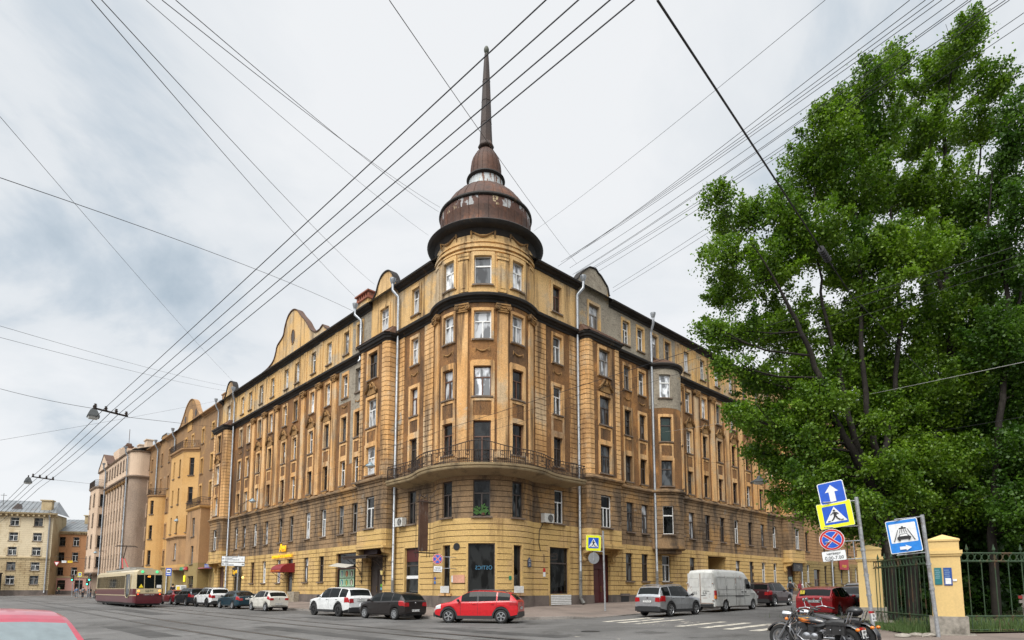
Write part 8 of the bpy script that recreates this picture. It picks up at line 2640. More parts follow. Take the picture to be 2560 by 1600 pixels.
def build_park():
 B = [tuple(rs(9.9, t)) for t in (120, 70, 45, 34, 27)] + [(9.3, 22.3), (8.9, 20.2), (9.1, 18.0), (9.4, 15.5), (9.7, 12.0), (10, 8.0), (10.5, 2.0)]
 I = [tuple(rs(-60, t)) for t in (120, 70, 45, 34, 27)] + [(60, -10), (60, -11), (60, -12), (60, -13), (60, -14), (60, -15), (60, -18)]
 pv = MB(); sheet(pv, B, I, .20); struct('pavement', pv, M_PAVE)
 kb = MB()
 for a, b in zip(B, B[1:]):
  kb.quad((a[0], a[1], gz(*a) - .05), (b[0], b[1], gz(*b) - .05), (b[0], b[1], gz(*b) + .204), (a[0], a[1], gz(*a) + .204))
  a2 = (a[0] + .13, a[1] - .05); b2 = (b[0] + .13, b[1] - .05)
  kb.quad((a[0], a[1], gz(*a) + .204), (b[0], b[1], gz(*b) + .204), (b2[0], b2[1], gz(*b2) + .206), (a2[0], a2[1], gz(*a2) + .206))
 struct('kerb', kb, M_KERB)
 p0, p1 = Vector((11.0, 17.1)), Vector((12.5, 22.0))
 B = [tuple(p0), tuple(p1), tuple(p1 + dR * 8), tuple(p1 + dR * 25), tuple(p1 + dR * 90)]
 I = [(60, 16.7), (70, 24), (80, 30), (90, 40), (120, 70)]
 pk = MB(); sheet(pk, B, I, .25, 14); struct('park_ground', pk, M_GRASS)
 # grass blades by the fence: nobody could count them
 rng = np.random.default_rng(3)
 n = 9000
 x = rng.uniform(11.1, 24, n); y = 17.15 + rng.exponential(2.2, n)
 keep = (y < 30)
 x, y = x[keep], y[keep]
 mb = MB()
 for i in range(len(x)):
  z = gz(x[i], y[i]) + .24; h = .10 + .16 * rng.random(); a = rng.random() * 6.28; lx, ly = .06 * (rng.random() - .5), .06 * (rng.random() - .5)
  mb.add([(x[i] - .012 * cos(a), y[i] - .012 * sin(a), z), (x[i] + .012 * cos(a), y[i] + .012 * sin(a), z), (x[i] + lx * 2, y[i] + ly * 2, z + h)], [(0, 1, 2)])
 o = wpart('grass', mb, simple('grass_blade', (.055, .10, .02), .7), None); tag(o, 'short green grass growing along the park fence', 'grass', kind='stuff')
 M_YPL = weathered('pillar_yellow', (.63, .45, .19), (.65, .465, .20), [((.50, .36, .17), 1.4, .35, .55, .70, .5), ((.36, .30, .22), 3, 3, .70, .73, .6)], scale=.8, bump=.12, bscale=30, grain=.06)
 M_FEN = weathered('fence_green', (.028, .055, .028), (.038, .066, .034), [((.10, .055, .03), 4, 1.5, .54, .62, .9)], scale=2, rough=.65, bump=.1)
 M_STN = weathered('pillar_stone', (.24, .215, .18), (.30, .275, .235), [((.10, .09, .075), 1.8, 1.2, .52, .62, .7)], scale=1.5, bump=.6, bscale=12)

 def pillar(c, zb, label, s=1.0, rz=0.0, notices=False):
  root = thing('fence_pillar', (c[0], c[1], zb), rz, label, 'fence pillar', 'yellow pillars of the park fence')
  m = MB(); m.box((0, 0, .23), (1.02 * s, 1.02 * s, .54)); m.box((0, 0, -.06), (1.35 * s, 1.35 * s, .16)); lpart('stone_base', m, M_STN, root)
  m = MB(); m.box((0, 0, 1.36), (.84 * s, .84 * s, 1.76), 0, None, .985); m.box((0, 0, 2.28), (.97 * s, .97 * s, .10)); m.box((0, 0, 2.205), (.91 * s, .91 * s, .06)); m.box((0, 0, 2.46), (.82 * s, .82 * s, .27)); m.box((0, 0, 2.615), (.88 * s, .88 * s, .05))
  a = .44 * s
  m.add([(-a, -a, 2.64), (a, -a, 2.64), (a, a, 2.64), (-a, a, 2.64), (0, 0, 2.80)], [(0, 1, 4), (1, 2, 4), (2, 3, 4), (3, 0, 4)])
  lpart('shaft', m, M_YPL, root)
  return root
 pillar((12.28, 17.2), .42, 'near yellow fence pillar with blue notices on a cracked stone base', .86, radians(-34))
 pillar((13.25, 22.45), .52, 'second yellow fence pillar behind the leaning post with one way sign', .92, radians(-30))
 for k, (x, y, l) in enumerate(((19.9, 26.6, 'yellow inner pillar seen through the right fence, leftmost of three'), (21.0, 26.9, 'yellow inner pillar seen through the right fence, middle of three'), (23.4, 26.6, 'yellow inner pillar seen through the right fence at the picture edge'))):
  pillar((x, y), gz(x, y) + .2, l, .62, radians(-38))
 # notices pasted on the near pillar
 ang = radians(-34)
 def face(sx, d=.372): return Vector((12.28, 17.2)) + Vector((cos(ang), sin(ang))) * sx + Vector((sin(ang), -cos(ang))) * d
 for (dx, z, w, h, col, lab) in ((-.17, 2.03, .17, .47, (.02, .16, .17), 'teal poster pasted on the near yellow fence pillar'), (.05, 2.02, .19, .49, (.015, .07, .28), 'blue poster pasted on the near yellow fence pillar')):
  q = face(dx); t = thing('pasted_notice', (q.x, q.y, z), ang, lab, 'notice')
  m = MB(); m.box((0, 0, 0), (w, .012, h), 0)
  for k in range(5): m.box((-.02 + .01 * (k % 2), -.007, h * .36 - k * .055), (w * .6, .003, .012), 1)
  lpart('sheet', m, [simple(lab[:4] + '_poster', col, .4), simple('poster_print', (.35, .50, .60), .5)], t)
 q = face(.06, .382); t = thing('pasted_notice', (q.x, q.y, 1.89), ang, 'small white slip stuck on the blue poster of the near pillar', 'notice')
 m = MB(); m.box((-.01, 0, 0), (.13, .008, .16)); m.box((.14, .004, .03), (.09, .008, .06)); lpart('sheet', m, M_SWHITE, t)

 def fence(a, b, zt, label, n, posts=()):
  """iron panel: double top rail with rings between, bars with spear heads, bottom rail with scrolls"""
  a, b = Vector(a), Vector(b)
  root = thing('iron_fence', tuple((a + b) / 2) + (zt - 2.3,), 0, label, 'fence', 'green iron fence panels')
  def Pz(f, z): p = a.lerp(b, f); return (p.x, p.y, z)
  for z, r in ((zt, .028), (zt - .23, .028), (zt - 1.78, .028)):
   m = MB(); m.tube([Pz(0, z), Pz(1, z)], r, 6); wpart('rail', m, M_FEN, root, True)
  for k in range(n + 1):
   f = (k + .5) / (n + 1)
   m = MB(); spear = k % 2 == 0
   m.tube([Pz(f, zt - 2.15 if spear else zt - 1.95), Pz(f, zt + (.0 if spear else -.23))], .014, 6)
   if spear:
    p = Vector(Pz(f, zt)); m.lathe([(.014, 0), (.02, .06), (.045, .10), (.03, .16), (.001, .27)], 6, 0, p)
   wpart('bar', m, M_FEN, root, True)
  d = (b - a); L_ = d.length; u = d.normalized()
  m = MB(); nr = int(L_ / .21)
  for k in range(nr):
   c = Vector(Pz((k + .5) / nr, zt - .115))
   m.tube([c + Vector((u.x, u.y, 0)) * .098 * cos(t * pi / 7) + Vector((0, 0, .098 * sin(t * pi / 7))) for t in range(14)], .013, 5, closed=True)
  wpart('ring_frieze', m, M_FEN, root, True)
  m = MB(); ns = int(L_ / .38)
  for k in range(ns):
   c = Vector(Pz((k + .5) / ns, zt - 1.96))
   for sg in (1, -1):
    m.tube([c + Vector((u.x, u.y, 0)) * sg * (.02 + .13 * (1 - t / 12) * abs(cos(t * pi / 7)) + .01 * t) + Vector((0, 0, .15 * sin(t * pi / 7) * (1 - t / 20))) for t in range(12)], .011, 4)
  m.tube([Pz(0, zt - 2.16), Pz(1, zt - 2.16)], .02, 5)
  wpart('scrollwork', m, M_FEN, root, True)
 fence((12.35, 17.7), (13.1, 21.95), 2.66, 'green iron fence panel behind the two leaning sign posts', 15)
 fence((12.75, 17.2), (17.6, 17.5), 2.69, 'green iron fence panel running right from the near yellow pillar', 11)
 q = Vector((13.45, 22.9)); fence(tuple(q), tuple(q + dR * 8), 2.75, 'green iron fence panel beyond the second pillar along the right street', 18)
 fence((20.3, 26.75), (23.0, 26.75), 2.75, 'far green iron fence between the inner yellow pillars', 9)
 # bench and stones
 root = thing('park_bench', (19.6, 22.5, gz(19.6, 22.5) + .25), radians(15), 'weathered grey park bench with red top slat behind the right fence', 'bench')
 m = MB()
 for k in range(3): m.box((0, -.14 + .14 * k, .45), (1.6, .11, .04))
 lpart('seat', m, M_FGREY, root)
 m = MB(); m.box((0, .26, .62), (1.6, .03, .11), 0); m.box((0, .27, .78), (1.6, .03, .11), 1); lpart('backrest', m, [M_FGREY, simple('slat_red', (.30, .03, .03), .6)], root)
 for s in (-.6, .6):
  m = MB(); m.box((s, 0, .21), (.07, .42, .43)); m.box((s, .26, .45), (.06, .05, .85)); lpart('leg', m, M_FGREY, root)
 rg = random.Random(5)
 for k, (x, y) in enumerate(((10.5, 16.5), (10.95, 16.6), (11.2, 16.45))):
  m = MB(); m.ball((0, 0, .03), .16, 5, 0, 1.4, .9, .45)
  for i in range(len(m.v)):
   v = m.v[i]; m.v[i] = (v[0] + rg.uniform(-.02, .02), v[1] + rg.uniform(-.02, .02), v[2] + rg.uniform(-.01, .01))
  o = lpart('stone', m, M_STN, None); o.location = (x, y, hz(x, y)); tag(o, ('left', 'middle', 'right')[k] + ' of three flat stones lying at the foot of the iron fence', 'stone', 'stones at the fence foot')

build_park()

CROWNS = {
 'A': [(14.74, 22.4, 22.34, 0.92, 1.16), (16.22, 23.28, 23.9, 0.52, 0.85), (14.76, 24.16, 22.36, 1.2, 1.2), (12.71, 22.62, 20.07, 1.12, 1.27), (15.11, 23.5, 20.42, 1.94, 1.63), (12.8, 24.38, 19.44, 1.37, 1.45), (11.03, 22.84, 16.94, 0.98, 1.13), (14.09, 23.72, 18.24, 2.12, 1.73), (16.88, 24.6, 18.86, 1.55, 1.79), (12.12, 23.06, 15.71, 1.75, 1.53), (14.54, 23.94, 15.36, 2.3, 1.9), (15.65, 22.4, 14.64, 1.78, 1.7), (8.46, 23.28, 17.5, 0.69, 0.77), (9.69, 24.16, 17.28, 1.12, 1.2), (8.22, 22.62, 14.77, 1.05, 0.97), (10.23, 23.5, 14.59, 1.63, 1.4), (9.05, 24.38, 14.18, 1.0, 1.0), (7.79, 22.84, 11.82, 0.76, 0.48), (9.32, 23.72, 12.21, 1.57, 1.1), (11.53, 24.6, 12.69, 1.79, 1.55), (8.76, 23.06, 10.44, 0.84, 0.55), (10.21, 23.94, 10.09, 1.35, 0.82), (8.82, 22.4, 8.25, 0.92, 0.53), (10.63, 23.28, 7.91, 1.62, 0.89), (11.69, 24.16, 6.65, 1.28, 0.64), (13.23, 24.52, 10.39, 1.54, 1.3), (14.02, 25.4, 8.74, 1.68, 1.26), (11.17, 24.38, 5.45, 0.81, 0.42), (11.81, 22.84, 4.75, 1.06, 0.68), (14.91, 25.62, 5.82, 1.52, 1.02), (14.42, 24.6, 12.69, 1.95, 1.63), (16.42, 24.96, 11.43, 1.65, 1.49), (11.62, 23.94, 10.35, 1.27, 0.95), (11.27, 22.4, 5.9, 1.19, 0.74), (12.87, 23.28, 4.5, 1.23, 0.69), (10.1, 24.16, 7.23, 0.96, 0.48), (15.3, 24.52, 8.84, 1.46, 1.22), (14.65, 23.5, 13.21, 1.4, 1.24), (10.74, 24.38, 8.63, 1.29, 0.81), (11.26, 22.84, 7.4, 1.36, 0.91), (10.67, 23.72, 6.32, 1.1, 0.66), (12.89, 24.6, 6.49, 1.46, 0.98), (11.17, 23.06, 5.01, 0.92, 0.52), (14.62, 25.84, 7.44, 1.54, 1.2), (13.16, 24.3, 5.44, 1.29, 0.8), (13.82, 23.28, 4.81, 1.08, 0.77), (15.84, 26.06, 8.21, 1.55, 1.21), (11.84, 22.62, 8.76, 1.35, 1.05), (15.95, 25.4, 10.52, 1.51, 1.34), (15.27, 26.28, 11.2, 1.39, 1.22), (13.2, 22.84, 3.83, 1.06, 0.53), (13.77, 22.12, 6.46, 0.88, 0.56), (14.86, 23.0, 5.47, 1.22, 0.68), (12.46, 21.46, 4.68, 0.99, 0.57), (13.77, 22.34, 7.89, 0.74, 0.44)],
 'B': [(19.49, 23.9, 25.35, 0.95, 1.19), (20.71, 24.78, 26.82, 0.52, 0.74), (19.84, 25.66, 25.15, 1.7, 1.44), (20.55, 24.12, 23.46, 1.2, 0.96), (18.78, 25.0, 22.01, 1.74, 1.65), (21.48, 25.88, 22.72, 1.28, 1.2), (18.77, 24.34, 18.68, 1.77, 1.45), (18.74, 25.22, 17.02, 1.83, 1.67), (20.49, 26.1, 15.25, 2.07, 1.9), (17.81, 24.56, 13.03, 1.79, 1.62), (19.94, 25.44, 12.34, 2.02, 1.68), (17.45, 23.9, 10.0, 1.9, 1.5), (16.98, 24.78, 8.92, 1.64, 1.39), (19.47, 25.66, 8.82, 2.21, 1.53), (17.04, 24.12, 6.89, 2.07, 1.28), (17.16, 26.9, 6.94, 1.78, 1.25), (20.15, 25.88, 6.57, 2.23, 1.37), (17.38, 24.34, 4.96, 2.09, 0.89)],
 'C': [(20.07, 21.9, 20.51, 0.58, 1.01), (20.2, 22.78, 19.15, 0.98, 1.28), (19.89, 23.66, 17.84, 1.33, 1.25), (19.86, 22.12, 16.12, 1.17, 1.46), (19.59, 23.0, 14.82, 1.67, 1.52), (21.5, 23.88, 13.4, 1.58, 1.74), (18.89, 22.34, 11.04, 1.63, 1.48), (20.76, 23.22, 9.76, 1.69, 1.69), (20.11, 24.1, 8.72, 1.91, 1.59), (19.74, 22.56, 6.55, 1.79, 1.49), (19.12, 23.44, 5.31, 1.86, 1.09), (19.27, 21.9, 4.48, 1.59, 1.16)],
}
STEMS = {
 'A': [[(14.53, 23.3, 2.49), (14.36, 23.3, 4.5), (13.78, 23.2, 6.06), (13.04, 23.0, 7.28), (12.26, 22.8, 8.57), (11.76, 22.6, 10.18), (10.98, 22.4, 12.03), (10.33, 22.2, 13.22), (9.39, 22.0, 14.69)], [(14.53, 23.3, 2.49), (14.42, 23.4, 4.51), (14.01, 23.5, 6.27), (13.53, 23.6, 8.11), (13.3, 23.7, 10.04), (13.1, 23.7, 11.27), (12.67, 23.6, 13.26), (12.56, 23.5, 15.28), (12.51, 23.4, 18.2)], [(14.53, 23.3, 2.49), (14.44, 23.3, 4.5), (14.43, 23.4, 7.04), (14.12, 23.5, 8.79), (14.05, 23.4, 11.55), (14.16, 23.4, 14.19), (14.19, 23.4, 17.31), (14.35, 23.4, 21.25)], [(14.53, 23.3, 2.49), (14.55, 23.4, 4.51), (14.66, 23.6, 6.73), (15.12, 23.8, 7.82), (15.58, 23.9, 9.61), (15.99, 23.9, 12.48), (15.97, 23.9, 14.63), (15.93, 23.9, 17.65), (15.94, 23.9, 22.98)]],
 'B': [[(16.08, 24.5, 2.37), (16.47, 24.6, 4.66), (17.15, 24.8, 6.65), (18.34, 25.0, 9.24), (18.92, 25.0, 12.98), (19.0, 25.0, 16.89), (19.33, 25.0, 22.59), (20.18, 25.0, 26.14)], [(18.34, 25.0, 9.24), (19.57, 25.3, 13.37), (20.55, 25.5, 17.19), (21.32, 25.6, 21.12), (21.89, 25.6, 24.69)], [(18.92, 25.0, 12.98), (18.05, 24.6, 15.92), (17.85, 24.5, 18.79), (18.41, 24.5, 21.6)]],
 'C': [[(18.21, 23.0, 2.32), (18.52, 23.0, 5.08), (19.02, 23.0, 8.23), (19.62, 23.0, 11.48), (19.75, 23.0, 14.82), (20.55, 23.0, 18.26), (21.1, 23.0, 21.63)], [(19.62, 23.0, 11.48), (20.9, 23.2, 14.93), (21.63, 23.2, 17.53)], [(19.75, 23.0, 14.82), (19.08, 22.8, 16.23), (19.43, 22.8, 18.46)]],
}

def leaf_material(name, dark, light):
 m = bpy.data.materials.new(name)
 m.use_nodes = True
 nt = m.node_tree
 b = nt.nodes['Principled BSDF']
 at = nt.nodes.new('ShaderNodeAttribute'); at.attribute_name = 'tint'
 mx = nt.nodes.new('ShaderNodeMix'); mx.data_type = 'RGBA'
 mx.inputs[6].default_value = C4(dark); mx.inputs[7].default_value = C4(light)
 nt.links.new(at.outputs['Fac'], mx.inputs[0])
 nt.links.new(mx.outputs[2], b.inputs['Base Color'])
 b.inputs['Roughness'].default_value = .42
 setin(b, 'Specular IOR Level', .35)
 tr = nt.nodes.new('ShaderNodeBsdfTranslucent')
 sv = nt.nodes.new('ShaderNodeVectorMath'); sv.operation = 'MULTIPLY'; sv.inputs[1].default_value = (1.15, 1.35, .45)
 nt.links.new(mx.outputs[2], sv.inputs[0]); nt.links.new(sv.outputs[0], tr.inputs[0])
 ms = nt.nodes.new('ShaderNodeMixShader'); ms.inputs[0].default_value = .38
 nt.links.new(b.outputs[0], ms.inputs[1]); nt.links.new(tr.outputs[0], ms.inputs[2])
 nt.links.new(ms.outputs[0], nt.nodes['Material Output'].inputs[0])
 MATS[name] = m
 return m

M_LEAF = leaf_material('poplar_leaf', (.046, .105, .010), (.20, .315, .026))
M_LEAFC = leaf_material('shade_leaf', (.028, .075, .009), (.10, .19, .02))  # darker leaf copy: dense shade of the right-hand crown put into the colour
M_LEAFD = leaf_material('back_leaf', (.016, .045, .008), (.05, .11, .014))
M_BARK = weathered('poplar_bark', (.022, .018, .014), (.014, .011, .009), [((.09, .08, .065), 1.2, .35, .58, .66, .7)], scale=2, bump=.8, bscale=14)

def crown_mesh(ells, rng, density, leaf=.15, up=.85):
 """leaves set along upright leafy shoots: ragged plumes with gaps between them"""
 Ps, Ts = [], []
 for (x, y, z, rx, rz) in ells:
  ry = (rx + rz) / 2
  ctr = np.array([x, y, z]); rad = np.array([rx, ry, rz])
  n = int(density * rx * rz * 3.0)
  ns = max(8, int(9 + 5.5 * rx * rz))
  per = max(14, n // ns)
  for s in range(ns):
   d = rng.normal(size=3); d /= np.linalg.norm(d)
   a = ctr + d * rad * .45 * rng.random() + np.array([0, 0, -.25 * rz])
   e = d.copy(); e[2] = e[2] * .8 + up * rng.random() * 1.2; e /= max(.7, np.linalg.norm(e))
   b = ctr + e * rad * (.80 + .38 * rng.random())
   k = int(per * (.6 + .8 * rng.random()))
   t = rng.random(k) ** .8
   wid = (.46 * (1 - t) + .12) * (.7 + .6 * rng.random())
   off = rng.normal(size=(k, 3)) * .62; off[:, 2] *= .8
   mid = np.array([0, 0, -.10 * np.linalg.norm(b - a)])
   p = a + (b - a) * t[:, None] + mid * (4 * t * (1 - t))[:, None] * .5 + off * wid[:, None]
   Ps.append(p)
   Ts.append(np.clip(.40 + .20 * rng.normal() + .16 * rng.normal(size=k), 0, 1))
 P = np.concatenate(Ps); Tn = np.concatenate(Ts)
 n = len(P)
 tip = rng.normal(size=(n, 3)); tip[:, 2] -= .55; tip /= np.linalg.norm(tip, axis=1)[:, None]
 upv = rng.normal(size=(n, 3)) * .75; upv[:, 2] += .75
 w = np.cross(tip, upv); w /= np.maximum(1e-6, np.linalg.norm(w, axis=1))[:, None]
 s = leaf * (.55 + .9 * rng.random(n))[:, None]
 a = P; b = P + tip * s * .42 + w * s * .40; c = P + tip * s; d = P + tip * s * .42 - w * s * .40
 V = np.stack([a, b, c, d], 1).reshape(-1, 3).astype(np.float32)
 me = bpy.data.meshes.new('crown')
 me.vertices.add(4 * n); me.vertices.foreach_set('co', V.ravel())
 me.loops.add(4 * n); me.loops.foreach_set('vertex_index', np.arange(4 * n, dtype=np.int32))
 me.polygons.add(n); me.polygons.foreach_set('loop_start', np.arange(0, 4 * n, 4, dtype=np.int32)); me.polygons.foreach_set('loop_total', np.full(n, 4, np.int32))
 me.update(calc_edges=True)
 at = me.attributes.new('tint', 'FLOAT', 'FACE'); at.data.foreach_set('value', Tn.astype(np.float32))
 return me

def build_tree(key, ells, stems, label, seed, density=700, r0=.30, leaf=.15, mat=None, name='poplar_tree'):
 rng = np.random.default_rng(seed)
 base = stems[0][0]
 root = thing(name, (base[0], base[1], gz(base[0], base[1]) + .2), 0, label, 'tree', 'trees of the park')
 mb = MB()
 allp = []
 for si, s in enumerate(stems):
  pts = scurve([Vector(p) for p in s], 3) if False else [Vector(p) for p in s]
  # densify with wobble
  out = []
  for a, b in zip(pts, pts[1:]):
   for k in range(4):
    q = a.lerp(b, k / 4); out.append(q + Vector((rng.normal() * .03, rng.normal() * .03, 0)))
  out.append(pts[-1])
  if si == 0 or s[0] == stems[0][0]: out[0].z = gz(out[0].x, out[0].y) - .1
  n = len(out)
  ra = r0 * (.75 if si else 1.0)
  if len(stems) > 1 and s[0] != stems[0][0]: ra *= .55
  rad = [max(.025, ra * (1 - i / n) ** .8) for i in range(n)]
  mb.tube(out, rad, 9)
  allp += [(p, r) for p, r in zip(out, rad)]
 for (x, y, z, rx, rz) in ells:
  c = Vector((x, y, z))
  low = [(p, r) for p, r in allp if p.z < z - .4 * (p - c).length * .5]
  if not low: low = allp
  p, r = min(low, key=lambda t: (t[0] - c).length + .25 * abs(t[0].z - z + 1.5))
  m1 = p.lerp(c, .5) + Vector((rng.normal() * .12, rng.normal() * .12, -.12 * (c - p).length * .6))
  rb = min(r * .5, .05)
  mb.tube([p, m1, c], [rb, rb * .7, rb * .35], 6)
  for k in range(7):
   d = Vector(rng.normal(size=3)); d.normalize()
   e = c + Vector((d.x * rx * .9, d.y * rx * .9, abs(d.z) * rz * .8 + rz * .1))
   f = m1.lerp(c, rng.random())
   mb.tube([f, f.lerp(e, .5) + Vector((0, 0, -.08)), e], [rb * .38, rb * .25, .008], 4)
 wpart('trunk', mb, M_BARK, root, True, 60)
 me = crown_mesh(ells, rng, density, leaf)
 me.materials.append(mat or M_LEAF)
 o = link('crown', me, root)
 o.matrix_parent_inverse = Matrix.Translation(-root.location)
 return root

build_tree('A', CROWNS['A'], STEMS['A'], 'tall poplar with four fanning stems overhanging the right street, leftmost tree', 31, 1250, .22, .105)
build_tree('B', CROWNS['B'], STEMS['B'], 'tallest poplar with a straight pale upper trunk, behind the yellow pillar', 32, 1200, .24, .105)
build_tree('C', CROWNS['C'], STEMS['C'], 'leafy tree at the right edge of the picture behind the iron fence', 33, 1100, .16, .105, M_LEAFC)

def back_trees():
 rng = random.Random(77)
 labels = ['low bushy dark tree just behind the second pillar', 'dense dark tree filling the gap between the poplar stems', 'dense dark tree behind the carwash sign', 'dense dark tree behind the near pillar', 'dense dark tree deep in the park at the right edge', 'broad dark tree behind the fence panel farther back', 'rounded tree far behind the poplars over the right street']
 spots = [(19.4, 26.4, 6.5), (21.0, 30.0, 13.5), (24.5, 31.0, 15.0), (27.5, 29.5, 14.5), (31.0, 29.0, 16.0), (24.0, 36.0, 12.0), (34.5, 34.0, 15.0)]
 for (x, y, h), l in zip(spots, labels):
  g = gz(x, y) + .2
  ells = []
  for k in range(17):
   a = rng.uniform(0, 6.28); q = rng.random() ** .6
   zz = .9 + (h - 2.4) * (max(0, k - 4) / 12) + (.4 * (k % 2) if k < 5 else 0)
   R = 3.0 * (1 - .55 * abs(k / 16 - .4) * 1.6)
   ells.append((x + R * .8 * q * cos(a), y + R * .6 * q * sin(a), g + zz, rng.uniform(1.5, 2.2), rng.uniform(1.1, 1.6)))
  st_ = [[(x, y, g), (x + .2, y, g + 3), (x - .1, y + .1, g + h * .6), (x, y, g + h - 1.2)]]
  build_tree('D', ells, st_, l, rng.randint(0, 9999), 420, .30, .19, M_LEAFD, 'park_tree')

back_trees()

# ------------------------------------------------------------------ people
def skin_mesh(verts, edges, name, mat, levels=1):
 """grow one continuous surface over a jointed skeleton; verts = [(x,y,z,r)]"""
 me = bpy.data.meshes.new(name)
 me.from_pydata([v[:3] for v in verts], edges, [])
 ob = bpy.data.objects.new(name, me)
 COL.objects.link(ob)
 sk = ob.modifiers.new('skin', 'SKIN')
 sk.use_smooth_shade = True
 for i, v in enumerate(verts):
  d = me.skin_vertices[0].data[i]
  r = v[3]
  d.radius = r if isinstance(r, tuple) else (r, r)
  d.use_root = (i == 0)
 ss = ob.modifiers.new('sub', 'SUBSURF'); ss.levels = levels; ss.render_levels = levels
 dg = bpy.context.evaluated_depsgraph_get()
 out = bpy.data.meshes.new_from_object(ob.evaluated_get(dg))
 out.name = name
 out.materials.clear(); out.materials.append(mat)
 bpy.data.objects.remove(ob); bpy.data.meshes.remove(me)
 return out

M_SKIN = simple('skin', (.50, .29, .20), .55)

def person(loc, heading, label, top, bottom, hair, H=1.75, stride=.28, swing=.25, skirt=False, long_hair=False, bag=None, group=None, cap=None):
 root = thing('person', loc, heading, label, 'person', group)
 k = H / 1.75
 S = lambda *v: (v[0] * k, v[1] * k, v[2] * k, tuple(q * k for q in v[3]) if isinstance(v[3], tuple) else v[3] * k)
 # local +x is forward
 lf, lb = stride, -stride
 V = [S(0, 0, .93, (.115, .155)), S(.01, 0, 1.12, (.10, .135)), S(.0, 0, 1.30, (.115, .165)), S(-.01, 0, 1.42, (.09, .13)), S(0, 0, 1.50, .052), S(.015, 0, 1.565, .072), S(.03, 0, 1.655, .092), S(.015, 0, 1.735, .058),
   S(.125, 0, 1.625, .018)]
 E_ = [(0, 1), (1, 2), (2, 3), (3, 4), (4, 5), (5, 6), (6, 7), (6, 8)]

 def chain(start, pts):
  p = start
  for q in pts:
   V.append(S(*q)); E_.append((p, len(V) - 1)); p = len(V) - 1
  return p
 legs = {}
 for sg, fx in ((1, lf), (-1, lb)):
  kn = (fx * .55 + .04, sg * .095, .50, .058); an = (fx, sg * .095, .09, .040)
  a = chain(0, [(fx * .12, sg * .09, .82, .088), kn, an])
  chain(a, [(fx + .07, sg * .10, .045, .040), (fx + .17, sg * .105, .035, .030)])
  chain(a, [(fx - .05, sg * .095, .045, .034)])
  legs[sg] = (kn, an)
 arms = {}
 for sg, fx in ((1, -swing), (-1, swing)):
  sh = (0, sg * .175, 1.395, .060); el = (fx * .5 - .03, sg * .235, 1.13, .043); wr = (fx + .05, sg * .235, .90, .028)
  a = chain(3, [sh, el, wr])
  hd = chain(a, [(fx + .075, sg * .235, .83, (.032, .016))])
  for j, (dx, dz) in enumerate(((.035, -.085), (.012, -.10), (-.010, -.098), (-.030, -.08))):
   chain(hd, [(fx + .075 + dx * .8, sg * .235, .83 + dz * .45, .0095), (fx + .085 + dx, sg * .225, .83 + dz, .008)])
  chain(hd, [(fx + .12, sg * .215, .82, .010), (fx + .13, sg * .205, .785, .0085)])
  arms[sg] = (sh, el, wr)
 link('body', skin_mesh(V, E_, 'body', M_SKIN, 1), root)
 # trousers or skirt
 if skirt:
  m = MB(); m.lathe([(.15 * k, 1.02 * k), (.19 * k, .85 * k), (.26 * k, .55 * k), (.25 * k, .53 * k), (.12 * k, .6 * k)], 16); lpart('skirt', m, bottom, root, True)
 else:
  T_ = [S(0, 0, .95, (.130, .172)), S(.0, 0, 1.03, (.122, .158))]
  TE = [(0, 1)]
  for sg, fx in ((1, lf), (-1, lb)):
   kn, an = legs[sg]
   p = 0
   for q in ((fx * .12, sg * .09, .82, .103), (kn[0], kn[1], kn[2], .076), (an[0], an[1], an[2] + .03, .064)):
    T_.append(S(*q)); TE.append((p, len(T_) - 1)); p = len(T_) - 1
  link('trousers', skin_mesh(T_, TE, 'trousers', bottom, 1), root)
 J = [S(0, 0, .96, (.138, .176)), S(.01, 0, 1.12, (.125, .16)), S(0, 0, 1.30, (.135, .185)), S(-.01, 0, 1.42, (.105, .15)), S(0, 0, 1.475, (.07, .075))]
 JE = [(0, 1), (1, 2), (2, 3), (3, 4)]
 for sg in (1, -1):
  sh, el, wr = arms[sg]; p = 3
  for q, r in ((sh, .078), (el, .058), (wr, .045)):
   J.append(S(q[0], q[1], q[2] + (.04 if q is wr else 0), r)); JE.append((p, len(J) - 1)); p = len(J) - 1
 link('jacket', skin_mesh(J, JE, 'jacket', top, 1), root)
 m = MB(); m.ball((.0, 0, 1.675 * k), .108 * k, 7, 0, 1.0, .92, 1.05)
 m.v = [(x, y, max(z, (1.64 if x > .05 else 1.56) * k)) for x, y, z in m.v]
 if long_hair: m.ball((-.05, 0, 1.53 * k), .11 * k, 6, 0, .7, 1.1, 1.7)
 lpart('hair', m, hair, root, True)
 for sg in (1, -1):
  fx = lf if sg > 0 else lb
  m = MB(); m.ball(((fx + .05) * k, sg * .10 * k, .045 * k), .06 * k, 6, 0, 2.3, .85, .75); lpart('shoe', m, M_BLK, root, True)
 if bag is not None:
  R_ = Matrix.Rotation(heading, 4, 'Z')
  b = thing('backpack', tuple(Vector(loc) + (R_ @ Vector((-.24 * k, 0, 1.02 * k)))), heading, bag[1], 'backpack')
  m = MB(); m.box((0, 0, .20 * k), (.17, .31, .44 * k), 0, None, .86); m.box((-.10, 0, .12 * k), (.06, .24, .22 * k), 0, None, .9); m.tube([(0, .0, .42 * k), (.03, 0, .47 * k), (.06, 0, .42 * k)], .012, 5)
  lpart('pack', m, bag[0], b)
  for sg in (1, -1):
   m = MB(); m.tube([(.08, sg * .1, .40 * k), (.24, sg * .12, .46 * k), (.40, sg * .12, .36 * k), (.36, sg * .13, .10 * k), (.12, sg * .13, .02)], .02, 5); lpart('strap', m, bag[0], b)
 return root

